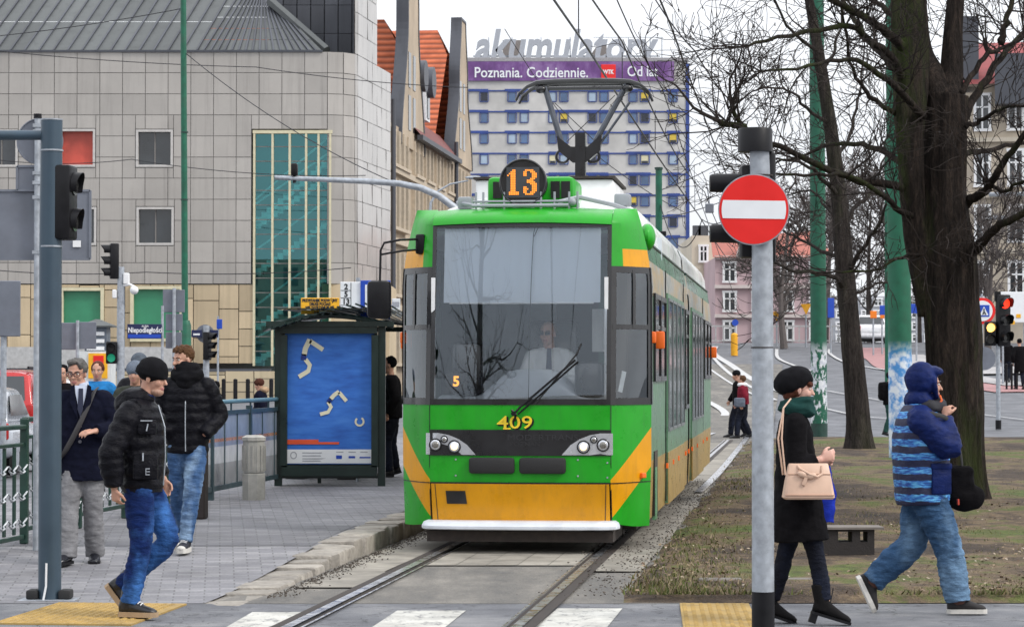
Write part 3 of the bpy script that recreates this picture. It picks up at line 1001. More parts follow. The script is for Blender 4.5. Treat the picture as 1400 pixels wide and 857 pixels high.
# bogie and underframe
uf = MB(); uf.box((0, 8.3, 0.4), (2.1, 15.2, 0.22)).box((0, 0.9, 0.36), (1.9, 0.6, 0.2))
for y in (2.6, 4.4, 8.0, 9.2, 13.4): uf.box((0, y, 0.26), (1.9, 1.0, 0.3))
uf.build('underframe', m_rust, tram)
for y in (2.6, 4.4, 8.0, 9.2, 13.4):
    for s in (-1, 1):
        MB().cyl((s * 0.68, y, 0.33), (s * 0.79, y, 0.33), 0.31, n=24).build('wheel', m_rust, tram, True)
# wiper
wp = MB()
def wpt(px, py, o): return fp(px, py, o)
wp.tube([wpt(703, 566, 0.05), wpt(712, 556, 0.05), wpt(786, 492, 0.035)], 0.011, 6)
wp.tube([wpt(709, 566, 0.045), wpt(790, 494, 0.03)], 0.009, 6)
wp.tube([wpt(700, 560, 0.05), wpt(706, 566, 0.05), wpt(704, 575, 0.03)], 0.012, 6)
c = fp(703, 565, 0.02); wp.cyl(c, c + V((0, -0.06, 0)), 0.022)
wo = wp.build('wiper', m_black, tram, True)
bl = MB(); bl.tube([wpt(732, 552, 0.025), wpt(788, 484, 0.02), wpt(794, 470, 0.02)], 0.008, 5); bl.build('wiper_blade', m_rubber, wo)
# mirror arms
ma = MB()
k0 = V((-0.99, 0.36, 2.95)); k1 = V((-0.99, 0.36, 2.85))
def mp(px, py): return V(((px - 710) / 147, 0.0, (757 - py) / 147))
ma.tube([k0, mp(545, 327), mp(523, 331), mp(518, 341), mp(517, 384)], 0.011, 8)
ma.tube([k1, mp(550, 342), mp(530, 345)], 0.010, 8)
ma.tube([mp(530, 345), mp(519, 347)], 0.010, 8)
mo = ma.build('mirror_arm', m_black, tram, True)
MB().bbox(mp(516, 409) + V((0, 0, 0)), (0.225, 0.12, 0.36), 0.045).build('mirror', m_black, mo, True)
MB().bbox((-0.98, 0.34, 2.9), (0.09, 0.08, 0.19), 0.02).build('arm_bracket', m_black, mo, True)
MB().ell((1.14, 0.85, 2.98), (0.08, 0.17, 0.13)).build('side_camera_pod', m_tgreen, tram, True)
# roof gear
disc = MB(); disc.cyl((-0.02, 0.50, 3.49), (-0.02, 0.62, 3.49), 0.225, n=40); disc.torus((-0.02, 0.5, 3.49), 0.217, 0.012, Matrix.Rotation(R(90), 3, 'X'), 40, 8)
dob = disc.build('route_disc', m_tblack, tram, True)
MB().box((-0.02, 0.495, 3.49), (0.315, 0.012, 0.29)).build('display_screen', mat('display_grey', (0.06, 0.065, 0.075), 0.2, var=0.1), dob)
D1 = ["...##...", "..###...", ".####...", "#.###...", "..###...", "..###...", "..###...", "..###...", "..###...", "..###...", "..###...", "..###...", "..###...", ".######.", ".######."]
D3 = [".#####..", "##..###.", "##...###", "##...###", ".....###", "....###.", "..####..", "..#####.", "....####", ".....###", "##...###", "###..###", "##...###", "##..###.", ".#####.."]
pit = 0.0162
for gx, D in ((-0.155, D1), (0.0, D3)):
    led = MB()
    for r, row in enumerate(D):
        for c_, ch in enumerate(row):
            if ch == '#':
                led.box((-0.02 + gx + c_ * pit + 0.012, 0.488, 3.49 + 0.115 - r * pit), (0.0125, 0.006, 0.0125))
    led.build('route_digit', emit('led_orange', (1.0, 0.3, 0.03), 0.95), dob)
MB().box((-0.02, 0.57, 3.25), (0.2, 0.06, 0.06)).build('disc_foot', m_galv, dob)
gf = MB(); gf.bbox((0.02, 1.25, 3.42), (0.84, 0.9, 0.30), 0.05); gfo = gf.build('roof_fairing', m_tgreen, tram, True)
for x in (-0.3, -0.18, 0.26, 0.36): MB().box((x, 0.795, 3.44), (0.085, 0.02, 0.16)).build('fairing_vent', m_tblack, gfo)
MB().box((0.02, 0.72, 3.285), (0.95, 0.1, 0.04)).build('fairing_ledge', m_tgreen, gfo)
rr_ = MB()
rr_.tube([(-0.5, 0.42, 3.265), (0.42, 0.42, 3.265)], 0.018, 8); rr_.tube([(-0.5, 0.5, 3.31), (0.42, 0.5, 3.31)], 0.012, 8)
for x in (-0.47, -0.4, -0.2, 0.15, 0.28, 0.42, 0.5): rr_.tube([(x, 0.5, 3.2), (x, 0.5, 3.4)], 0.011, 6)
rr_.tube([(0.3, 0.55, 3.3), (0.5, 0.7, 3.36), (0.8, 0.9, 3.3), (0.95, 1.2, 3.26)], 0.022, 6)
rr_.tube([(-0.5, 0.6, 3.28), (-0.7, 0.9, 3.33), (-0.72, 1.4, 3.28)], 0.02, 6)
rr_.bbox((0.86, 1.5, 3.38), (0.16, 0.2, 0.12), 0.02); rr_.ell((0.45, 0.5, 3.3), (0.04, 0.04, 0.04))
rr_.bbox((-0.62, 0.9, 3.32), (0.14, 0.2, 0.12), 0.02)
rr_.build('roof_rail', m_tgrey, tram, True)
wb = MB(); wb.bbox((0.02, 2.9, 3.42), (1.4, 1.6, 0.44), 0.03); wbo = wb.build('roof_equipment_case', m_white, tram, True)
MB().box((0.02, 2.9, 3.655), (1.44, 1.66, 0.025)).build('case_lid', m_rust, wbo)
# pantograph
pg = thing('pantograph', 'x', 'x'); pg.parent = tram
for k in ('label', 'category'): del pg[k]
pg.location = (0, 0, 0)
def pp(px, py, y=6.8): return V(((px - 797) / 114, y, 1.68 + (510 - py) / 114))
def bar(name, pts, r, m=m_tblack, n=8):
    return MB().tube(pts, r, n).build(name, m, pg, True)
MB().box((0, 6.9, 3.3), (1.3, 1.8, 0.1)).box((-0.5, 6.3, 3.4), (0.1, 0.1, 0.2)).box((0.5, 6.3, 3.4), (0.1, 0.1, 0.2)).build('base_frame', m_rust, pg)
MB().box(pp(795, 226), (0.12, 0.16, 0.75)).build('lower_arm', m_tblack, pg)
kn = MB()
kn.prism([(-0.27, 0.16), (-0.1, 0.03), (0.1, 0.03), (0.27, 0.18), (0.25, -0.02), (0.08, -0.16), (-0.08, -0.16), (-0.25, -0.02)], lambda a, b: (a - 0.03, 6.74, 4.35 + b), (0, 0.12, 0))
kn.build('knuckle', m_tblack, pg)
for x in (770, 812): MB().torus(pp(x, 215), 0.075, 0.016, Matrix.Rotation(R(90), 3, 'X'), 18, 6).build('spring_ring', m_tblack, pg, True)
for pts, r in (([pp(769, 197), pp(746, 120)], 0.035), ([pp(815, 195), pp(858, 118)], 0.035), ([pp(818, 203), pp(862, 142)], 0.016)):
    bar('upper_arm', pts, r, mat('arm_grey', (0.09, 0.1, 0.12), 0.4, 0.3, var=0.2))
bar('stay_wire', [pp(760, 142), pp(812, 192)], 0.005); bar('stay_wire', [pp(842, 132), pp(776, 195)], 0.005)
hd = MB()
arc = [pp(706, 138), pp(711, 128), pp(722, 119), pp(735, 114), pp(760, 112.5), pp(800, 112), pp(840, 112.5), pp(862, 114), pp(876, 118), pp(887, 127), pp(891, 137)]
hd.tube(arc, [0.014, 0.018, 0.022] + [0.034] * 5 + [0.022, 0.018, 0.014], 8)
hd.tube([p + V((0, 0.35, 0)) for p in arc], [0.014, 0.018, 0.022] + [0.03] * 5 + [0.022, 0.018, 0.014], 8)
for x in (738, 748, 852, 862): hd.tube([pp(x, 113), pp(x, 113) + V((0, 0.35, 0))], 0.02, 6)
for x in (741, 859): hd.ell(pp(x, 123), (0.07, 0.07, 0.05))
hd.build('collector_head', m_tblack, pg, True)
bar('cross_tube', [pp(748, 122), pp(852, 122)], 0.026)
# ---- cab interior
m_int = mat('cab_panel_grey', (0.7, 0.75, 0.8), 0.7, var=0.08)
m_dash = mat('dashboard_grey', (0.5, 0.53, 0.58), 0.6, var=0.1, scale=3)
MB().box((0, 3.2, 1.9), (2.3, 0.05, 2.4)).build('cab_bulkhead', m_int, tram)
MB().box((0, 1.9, 0.95), (2.3, 2.5, 0.06)).build('cab_floor', m_rubber, tram)
MB().box((0, 1.8, 3.02), (2.1, 2.4, 0.03)).build('cab_ceiling', m_int, tram)
bk = MB(); bk.box((0.42, 3.14, 1.95), (0.75, 0.04, 1.6)); bk.build('cab_door', mat('cab_door_dark', (0.05, 0.07, 0.08), 0.5, var=0.2), tram)
for x0_, x1_, cc in ((-0.95, -0.72, (0.02, 0.022, 0.025)), (0.62, 0.78, (0.03, 0.1, 0.08))):
    MB().box(((x0_ + x1_) / 2, 1.5, 1.95), (x1_ - x0_, 0.06, 1.8)).build('cab_partition', mat('partition_%d' % int(x0_ * -100 + 200), cc, 0.4, var=0.2), tram)
bd = MB(); bd.grid(lambda u, z: (u, P(u / XC, z).y + 0.06 + 0.006 * math.sin(u * 23), z), lin(-0.74, 0.74, 26), [2.34, 2.36, 2.6, 2.8, 3.04])
bt_ = NT('blind_fabric'); tl_ = bt_.n('ShaderNodeBsdfTranslucent'); tl_.inputs['Color'].default_value = (0.72, 0.8, 0.88, 1)
bt_.b.inputs['Base Color'].default_value = (0.8, 0.86, 0.93, 1); bt_.b.inputs['Roughness'].default_value = 0.9
mx_ = bt_.n('ShaderNodeMixShader', i_0=0.22); bt_.l(bt_.b.outputs[0], mx_.inputs[1]); bt_.l(tl_.outputs[0], mx_.inputs[2]); bt_.l(mx_.outputs[0], bt_.out.inputs['Surface'])
bd.build('sun_blind', bt_.m, tram, True)
MB().tube([(-0.68, P(0, 2.35).y + 0.07, 2.335), (0.68, P(0, 2.35).y + 0.07, 2.335)], 0.008, 6).build('blind_rod', m_white, tram)
for x in (-0.83, 0.80):
    MB().box((x, 0.16, 2.0), (0.035, 0.05, 1.15)).build('inner_post', m_white, tram)
ds = MB()
def dsf(u, k):
    x = -0.82 + 1.64 * u
    hgt = 1.47 + 0.25 * math.exp(-((x - 0.06) / 0.40) ** 4)
    return (x, 0.16 + 0.75 * k, 1.40 + (hgt - 1.40) * math.sin(min(1, k * 1.35) * math.pi / 2))
ds.grid(dsf, lin(0, 1, 28), lin(0, 1, 8)); ds.build('dashboard', m_dash, tram, True)
MB().ell((-0.13, 0.5, 1.66), (0.045, 0.045, 0.045)).build('dash_knob', m_tgrey, tram, True)
ob = MB(); ob.bbox((-0.55, 0.55, 1.72), (0.3, 0.3, 0.5), 0.06); ob.build('ticket_unit', m_tblack, tram, True)
ob = MB(); ob.bbox((0.62, 0.5, 1.62), (0.28, 0.3, 0.34), 0.06); ob.build('control_box', m_tblack, tram, True)
d5 = text_mb('5', 0.13, facing((-0.61, 0.13, 1.60), (0, -1, 0)), 0.002, 0.004)
ds5 = MB().box((-0.61, 0.15, 1.60), (0.2, 0.03, 0.17)).build('inner_display', m_tblack, tram)
merge(MB(), d5).build('display_digit', emit('led_amber', (1.0, 0.42, 0.04), 1.2), ds5)
st = MB(); st.bbox((0.15, 1.75, 1.78), (0.5, 0.14, 0.85), 0.06); st.bbox((0.15, 1.5, 1.35), (0.5, 0.5, 0.14), 0.05); st.cyl((0.15, 1.55, 0.95), (0.15, 1.55, 1.3), 0.06); st.build('driver_seat', m_tblack, tram, True)
MB().box((0.93, 0.36, 1.6), (0.05, 0.01, 0.2), (0, 0.25, 0.7)).build('paper_slip', m_white, tram)
nt1 = MB().box((0.66, 1.46, 2.1), (0.2, 0.012, 0.42)); nt1.build('notice_sheet', m_white, tram)
# ------------------------------------------------------------------ buildings
def panel_mat(name, col, rough, metal, isl, line=None, coat=0.0, dirt=0.3):
    t = NT(name)
    r = t.ramp(t.island(), [(0, 1 - isl), (1, 1 + isl)])
    n = t.ramp(t.noise(0.25, 7, rough=0.65), [(0.3, tuple(c * 0.86 for c in col)), (0.7, tuple(c * 1.1 for c in col))])
    c = t.mix(1.0, n, r, 'MULTIPLY')
    # rain streaks running down the cladding
    s = t.ramp(t.noise(1.0, 6, t.mapv((2.6, 2.6, 0.12)), rough=0.7), [(0.5, 1.0), (0.8, 1 - dirt)])
    c = t.mix(1.0, c, s, 'MULTIPLY')
    t.l(c, t.b.inputs['Base Color'])
    t.b.inputs['Roughness'].default_value = rough; t.b.inputs['Metallic'].default_value = metal
    t.b.inputs['Coat Weight'].default_value = coat; t.b.inputs['Coat Roughness'].default_value = 0.18
    return t.m
m_clad = panel_mat('theatre_metal_cladding', (0.375, 0.35, 0.322), 0.35, 0.2, 0.08, coat=0.7)
m_dark = mat('dark_joint', (0.19, 0.178, 0.168), 0.8, var=0.1)
m_zinc = panel_mat('zinc_roof', (0.1, 0.108, 0.108), 0.55, 0.2, 0.16)
m_zincd = panel_mat('dark_zinc', (0.075, 0.08, 0.095), 0.5, 0.3, 0.2)
m_sand = panel_mat('sandstone_cladding', (0.5, 0.4, 0.265), 0.8, 0.0, 0.2)
m_sandp = panel_mat('sandstone_wall', (0.48, 0.4, 0.27), 0.85, 0.0, 0.25)
m_cream = mat('cream_frame', (0.6, 0.55, 0.38), 0.5, var=0.1)
m_glassd = mat('dark_window_glass', (0.03, 0.035, 0.04), 0.08, var=0.4, scale=0.8, spec=0.8)
m_shopgreen = mat('green_shop_pane', (0.035, 0.21, 0.11), 0.35, var=0.2, scale=0.6)
YT = 110.0
KT = YT / F
def TX(px): return (px - 700) * KT
def TZ(py): return CZ + (510 - py) * KT
theatre = thing('theatre_building', 'large grey metal clad building with curved corner and sandstone base behind the platform', 'building', (0, 0, 0))
X0, XC_, ZR, ZB = -44.0, TX(447), TZ(70), TZ(388)
# plan path of cladding: front, rounded corner, side
path = [V((X0, YT, 0)), V((XC_, YT, 0))]
ncr = 5; rc_ = 1.25
d1 = V((1, 0, 0)); d2 = V((0.16, 1, 0)).normalized()
cor = []
for i in range(1, ncr + 1):
    a = R(81) * i / ncr
    cor.append(V((XC_ + rc_ * math.sin(a), YT + rc_ * (1 - math.cos(a)), 0)))
endc = cor[-1]
sidepts = [endc + d2 * (1.0 * i) for i in range(1, 8)]
segs = []
pw = 0.98
nfr = int((XC_ - X0) / pw)
front_pts = [V((XC_ - pw * (nfr - i), YT, 0)) for i in range(nfr + 1)]
allp = front_pts + cor[1::2] + [cor[-1]] + sidepts
m_back = m_dark
bwall = MB()
rows = [ZB + (ZR - ZB) * i / 11.0 for i in range(12)]
win_rects = [(TX(188), TX(232.5), TZ(225), TZ(180), 0), (TX(189), TX(234), TZ(332), TZ(286), 0), (TX(83), TX(126), TZ(225), TZ(179), 1), (TX(84), TX(128), TZ(332), TZ(286), 0), (TX(-20), TX(22), TZ(332), TZ(286), 0), (TX(-20), TX(20), TZ(225), TZ(180), 0)]
GX0, GX1, GZ1, GZ0 = TX(347), TX(452), TZ(180), TZ(500)
def blocked(xa, xb, za, zb):
    """cut a panel against the openings: returns list of remaining rects"""
    rects = [(xa, xb, za, zb)]
    for (a, b, c, d, k) in win_rects + [(GX0, GX1, GZ0, GZ1, 0)]:
        a -= 0.12; b += 0.12; c -= 0.12; d += 0.12
        out = []
        for (p, q, r, s) in rects:
            if q <= a or p >= b or s <= c or r >= d: out.append((p, q, r, s)); continue
            if p < a: out.append((p, a, r, s))
            if q > b: out.append((b, q, r, s))
            p2, q2 = max(p, a), min(q, b)
            if r < c: out.append((p2, q2, r, c))
            if s > d: out.append((p2, q2, d, s))
        rects = out
    return [r for r in rects if r[1] - r[0] > 0.03 and r[3] - r[2] > 0.03]
rnd = random.Random(3)
g = 0.013
for i in range(len(allp) - 1):
    a, b = allp[i], allp[i + 1]
    dv = (b - a); L = dv.length; dv.normalize(); nr = V((dv.y, -dv.x, 0))
    zt = rows if i < nfr + 2 or i > nfr + 6 else rows + [ZR + (ZR - ZB) / 11.0 * k for k in range(1, 6)]
    for j in range(len(zt) - 1):
        za, zb = zt[j], zt[j + 1]
        t0 = rnd.uniform(-0.012, 0.012); t1 = rnd.uniform(-0.012, 0.012)
        if i < nfr:
            for (p, q, r, s) in blocked(a.x, b.x, za, zb):
                bwall.add([(p + g, YT + t0, r + g), (q - g, YT + t0, r + g), (q - g, YT + t1, s - g), (p + g, YT + t1, s - g)], [(0, 1, 2, 3)], 0)
        else:
            q0 = a + dv * g + nr * (0.01 + t0); q1 = b - dv * g + nr * (0.01 + t0)
            p0 = a + dv * g + nr * (0.01 + t1); p1 = b - dv * g + nr * (0.01 + t1)
            bwall.add([q0 + V((0, 0, za + g)), q1 + V((0, 0, za + g)), p1 + V((0, 0, zb - g)), p0 + V((0, 0, zb - g))], [(0, 1, 2, 3)], 0)
# joints backing
for (p, q, r, s) in blocked(X0, XC_, ZB, ZR):
    bwall.quad((p, YT + 0.03, r), (q, YT + 0.03, r), (q, YT + 0.03, s), (p, YT + 0.03, s), 1)
for i in range(nfr, len(allp) - 1):
    a, b = allp[i], allp[i + 1]
    z1 = ZR if i < nfr + 2 or i > nfr + 6 else ZR + (ZR - ZB) / 11 * 5
    dv = (b - a).normalized(); nr = V((dv.y, -dv.x, 0)) * -0.03
    bwall.quad(a + nr + V((0, 0, ZB)), b + nr + V((0, 0, ZB)), b + nr + V((0, 0, z1)), a + nr + V((0, 0, z1)), 1)
wall_o = bwall.build('clad_wall', [m_clad, m_dark], theatre)
# solid core behind cladding (keeps light out)
core = MB()
core.box(((X0 + XC_) / 2 - 0.5, YT + 8.5, 8), (XC_ - X0, 14, 15.6))
core.build('core', m_dark, theatre)
m_redposter = mat('red_window_film', (0.5, 0.075, 0.05), 0.5, var=0.35, scale=0.8)
for (a, b, c, d, k) in win_rects:
    w = MB().quad((a, YT + 0.22, c), (b, YT + 0.22, c), (b, YT + 0.22, d), (a, YT + 0.22, d)).build('window', m_redposter if k else m_glassd, theatre)
    f = MB(); e = 0.1
    for p, q, r, s in ((a - e, b + e, c - e, c), (a - e, b + e, d, d + e), (a - e, a, c, d), (b, b + e, c, d)):
        f.box(((p + q) / 2, YT + 0.1, (r + s) / 2), (q - p, 0.26, s - r))
    f.build('window_frame', mat('pale_window_frame', (0.5, 0.48, 0.46), 0.4, var=0.1), w)
    if not k:
        f = MB(); f.box(((a + b) / 2, YT + 0.2, (c + d) / 2), (0.05, 0.04, d - c)); f.build('mullion', m_dark, w)
# tall glazed stairwell
sg = MB(); sg.quad((GX0, YT + 0.15, GZ0), (GX1, YT + 0.15, GZ0), (GX1, YT + 0.15, GZ1), (GX0, YT + 0.15, GZ1))
sg_o = sg.build('stairwell_glass', glass('stair_glass', (0.4, 0.85, 0.85), 0.14, (0.35, 0.85, 0.9)), theatre)
fr_ = MB()
for px in (347, 372, 395.5, 418, 435, 451): fr_.box((TX(px), YT + 0.06, (GZ0 + GZ1) / 2), (0.09, 0.2, GZ1 - GZ0))
fr_.box(((GX0 + GX1) / 2, YT + 0.06, GZ1), (GX1 - GX0 + 0.13, 0.22, 0.14))
fr_.build('mullion', m_cream, sg_o)
thin = MB()
for k in range(1, 16): thin.box(((GX0 + GX1) / 2, YT + 0.12, GZ0 + (GZ1 - GZ0) * k / 16), (GX1 - GX0, 0.05, 0.035))
thin.build('transom', m_dark, sg_o)
inn = MB()
inn.box(((GX0 + GX1) / 2, YT + 4, (GZ0 + GZ1) / 2), (GX1 - GX0 + 1, 0.1, GZ1 - GZ0))
inn.build('stairwell_back_wall', mat('stairwell_teal', (0.1, 0.42, 0.44), 0.6, var=0.6, scale=0.4), theatre)
stt = MB()
for z0, z1, xa, xb in ((11.0, 8.2, GX1, GX0), (8.0, 10.3, GX0, GX1), (6.0, 8.3, GX0, GX1), (3.6, 6.0, GX0, GX1), (2.2, 4.0, GX0, GX1)):
    n = 14
    for i in range(n):
        x = xa + (xb - xa) * (i + .5) / n; z = z0 + (z1 - z0) * (i + .5) / n
        stt.box((x, YT + 1.2, z), (abs(xb - xa) / n, 0.9, 0.28))
    stt.tube([(xa, YT + 0.7, z0 + 1.0), (xb, YT + 0.7, z1 + 1.0)], 0.05, 6)
stt.build('stair_flight', mat('stair_concrete', (0.7, 0.78, 0.76), 0.7, var=0.2), theatre)
# sandstone base
base = MB(); x = X0; rnd = random.Random(12)
sh_w = [(TX(82), TX(142), TZ(467), TZ(393)), (TX(178), TX(250), TZ(467), TZ(391))]
while x < GX0 - 0.1:
    w = min(rnd.choice([0.85, 1.0, 1.1]), GX0 - x)
    z = TZ(497)
    z -= rnd.uniform(0, 0.6)
    while z < ZB - 0.02:
        h = min(rnd.choice([0.75, 1.3, 1.6, 2.0]), ZB - z - 0.02)
        cx, cz = x + w / 2, z + h / 2
        rects = [(x, x + w, max(z, TZ(497)), z + h)]
        for (a, b, c, d) in sh_w:
            out = []
            for (p, q, r, s) in rects:
                if q <= a or p >= b or s <= c or r >= d: out.append((p, q, r, s)); continue
                if p < a: out.append((p, a, r, s))
                if q > b: out.append((b, q, r, s))
                p2, q2 = max(p, a), min(q, b)
                if r < c: out.append((p2, q2, r, c))
                if s > d: out.append((p2, q2, d, s))
            rects = out
        for (p, q, r, s) in rects:
            if q - p > 0.05 and s - r > 0.05:
                base.box(((p + q) / 2, YT + 0.1 + rnd.uniform(-.01, .01), (r + s) / 2), (q - p - 0.035, 0.14, s - r - 0.035))
        z += h
    x += w
base.build('sandstone_base', m_sand, theatre)
MB().quad((X0, YT + 0.16, 0.4), (GX0, YT + 0.16, 0.4), (GX0, YT + 0.16, ZB), (X0, YT + 0.16, ZB)).build('base_joint', mat('sand_joint', (0.25, 0.19, 0.12), 0.9), theatre) if False else None
MB().box(((XC_ + GX1) / 2 + 0.9, YT + 0.6, (ZB + 0.4) / 2), (2.4, 0.9, ZB - 0.4)).build('corner_base', m_sand, theatre)
MB().box((XC_ + 1.9, YT + 4, (ZB + 0.2) / 2), (1.5, 6.6, ZB - 0.2)).build('side_base', m_sand, theatre)
for (a, b, c, d) in sh_w:
    w = MB().quad((a, YT + 0.14, c), (b, YT + 0.14, c), (b, YT + 0.14, d), (a, YT + 0.14, d)).build('shop_window', m_shopgreen, theatre)
    f = MB(); e = 0.14
    for p, q, r, s in ((a, b, c, c + e), (a, b, d - e, d), (a, a + e, c + e, d - e), (b - e, b, c + e, d - e)):
        f.box(((p + q) / 2, YT + 0.02, (r + s) / 2), (q - p, 0.2, s - r))
    f.build('window_frame', m_cream, w)
MB().box(((X0 + XC_) / 2, YT - 0.05, ZB), (XC_ - X0 - 3.4, 0.3, 0.1)).build('base_cornice', mat('cornice_grey', (0.4, 0.4, 0.4), 0.6), theatre) if False else None
# standing seam roof: straight bays then a fan at the right end
rfm = MB()
RX = TX(440)
zr0, zr1, dyr = ZR + 0.05, ZR + 9.5, 13.0
bays = []
xb = X0
while xb < TX(262): bays.append((xb, xb + 3.0)); xb += 0.62
apx = TX(300) + 3.4
last = xb
n = 18
nst = len(bays) - 1
for i in range(n + 1):
    lo = last + (RX - last) * (i / n); bays.append((lo, lo + (TX(312) + 0.5 - lo) * (i / n) ** 0.35 / 0.40 + 2.9 * (1 - (i / n) ** 0.35)))
bays = bays[:-(n + 1)] + bays[-(n + 1):]
for i in range(len(bays) - 1):
    (a0, a1), (b0, b1) = bays[i], bays[i + 1]
    um = 1.0 if i <= nst else 0.385
    for j in range(6):
        u0, u1 = um * j / 6, um * (j + 1) / 6
        off = (i % 2) * 0.08
        def pt(lo, hi, u): return V((lo + (hi - lo) * u, YT + 0.3 + dyr * u, zr0 + (zr1 - zr0) * u))
        rfm.quad(pt(a0, a1, u0 + 0.002), pt(b0, b1, u0 + 0.002), pt(b0, b1, u1), pt(a0, a1, u1), 0)
    P0 = V((a0, YT + 0.3, zr0 + 0.04)); P1 = P0.lerp(V((a1, YT + 0.3 + dyr, zr1 + 0.04)), um)
    rfm.tube([P0, P1], 0.05, 4, True, 1)
rfm.build('zinc_roof', [m_zinc, m_zincd], theatre)
MB().box(((X0 + RX) / 2, YT + 0.1, ZR + 0.02), (RX - X0, 0.4, 0.09)).build('eaves_trim', m_zincd, theatre)
# dark upper roof behind and its diagonal beam, tall fin
dk = MB(); rnd = random.Random(2)
MB().box((TX(420), YT + 5.6, ZR + 2.6), (TX(489) - TX(350), 0.6, 6.6)).build('upper_core', m_zincd, theatre)
for k in range(7):
    xa = TX(352) + k * 0.62
    for j in range(5):
        dk.box((xa + 0.31, YT + 5.0 + 0.06 * j, ZR - 0.5 + 1.3 * j), (0.57, 0.1, 1.27))
dk.build('upper_wall', m_zincd, theatre)
MB().box((TX(430), YT + 4.4, ZR + 3.0), (6.6, 0.3, 0.25)).build('upper_eaves', m_zinc, theatre) if False else None
bm_ = MB(); p0 = V((TX(358), YT + 3.4, TZ(10) + 0.8)); p1 = V((TX(443), YT + 1.2, ZR + 0.2))
bm_.tube([p0, p1], 0.22, 6); bm_.tube([p0 + V((-0.1, 0.2, -0.7)), p1 + V((-0.5, 0.2, -0.1))], 0.1, 6)
bm_.build('roof_beam', m_zinc, theatre)
# low sandstone wall, ledge
lw = thing('boundary_wall', 'long low wall of sandstone blocks in front of the grey clad building', 'wall', (0, 0, 0))
wb_ = MB(); x = X0; rnd = random.Random(5)
while x < TX(378):
    w = rnd.choice([0.7, 0.9, 1.2]); z = 0.35
    while z < TZ(507):
        h = rnd.choice([0.4, 0.55, 0.7]); h = min(h, TZ(507) - z)
        wb_.box((x + w / 2, 107.4 + rnd.uniform(-.02, .02), z + h / 2), (w - 0.035, 0.5, h - 0.03)); z += h
    x += w
wb_.build('wall_blocks', m_sandp, lw)
MB().box(((X0 + TX(378)) / 2, 107.45, TZ(506)), (TX(378) - X0, 0.6, 0.12)).build('coping', m_zincd, lw)
MB().box(((X0 + TX(262)) / 2, 108.6, TZ(489)), (TX(262) - X0, 0.5, 0.9)).build('pale_plinth', mat('pale_concrete', (0.45, 0.45, 0.45), 0.8, var=0.15), lw)

# ---- old town house with gables, seen along its street front
m_ren = mat('beige_render', (0.43, 0.35, 0.26), 0.85, var=0.18, scale=0.5, dirt=0.35, dirtcol=(0.2, 0.16, 0.12))
def tilemat():
    t = NT('red_roof_tiles')
    w = t.n('ShaderNodeTexWave', wave_type='BANDS', bands_direction='Z', i_Scale=0.95, i_Distortion=0.6, i_Detail=2.0)
    t.l(t.obj(), w.inputs['Vector'])
    a = t.ramp(t.noise(1.3, 6), [(0.3, (0.34, 0.075, 0.028)), (0.7, (0.52, 0.13, 0.05))])
    c = t.mix(1.0, a, t.ramp(w.outputs['Fac'], [(0.1, 0.5), (0.5, 1.1)]), 'MULTIPLY')
    t.l(c, t.b.inputs['Base Color']); t.b.inputs['Roughness'].default_value = 0.75
    t.bump(w.outputs['Fac'], 0.8, 0.1)
    return t.m
m_tiles = tilemat()
fA, fB = V((-6.15, 124.0, 0)), V((-2.55, 156.5, 0))     # street front line
fd = (fB - fA).normalized(); fn_ = V((fd.y, -fd.x, 0))
FL = (fB - fA).length
def FP(u, z, o=0.0): return fA + fd * u + fn_ * o + V((0, 0, z))
house = thing('gabled_town_house', 'beige gabled town house with steep red tiled roofs beyond the metal clad building', 'building', (0, 0, 0))
ZE = 14.0
cols = [(u, 0.95) for u in (1.2, 2.7, 4.2, 5.7, 9.2, 10.7, 13.2, 14.7, 17.2, 18.7, 21.2, 22.7, 26.2, 27.7, 29.4, 31.0)]
rws = [(2.2, 4.2), (5.6, 7.6), (8.9, 11.2), (12.0, 13.6)]
hb = MB()
MBQ = hb.box
Mh = Matrix((fd, -fn_, V((0, 0, 1)))).transposed()
hb.box(FP(FL / 2, ZE / 2, -5), (FL, 10, ZE), Mh)
hb.build('wall', m_ren, house)
for (u, w) in cols:
    for (z0, z1) in rws:
        wo_ = MB().box(FP(u, (z0 + z1) / 2, 0.02), (w, 0.06, z1 - z0), Mh).build('window', m_glassd, house)
        s_ = MB()
        s_.box(FP(u - w / 2 - 0.1, (z0 + z1) / 2, 0.1), (0.2, 0.22, z1 - z0 + 0.2), Mh).box(FP(u + w / 2 + 0.1, (z0 + z1) / 2, 0.1), (0.2, 0.22, z1 - z0 + 0.2), Mh)
        s_.box(FP(u, z0 - 0.1, 0.16), (w + 0.5, 0.34, 0.16), Mh)
        s_.build('window_surround', mat('stone_trim', (0.5, 0.42, 0.32), 0.8, var=0.12), wo_)
co = MB()
for z in (4.9, 8.2, 11.7): co.box(FP(FL / 2, z, 0.12), (FL, 0.24, 0.28), Mh)
co.build('string_course', mat('stone_trim', (0.5, 0.42, 0.32)), house)
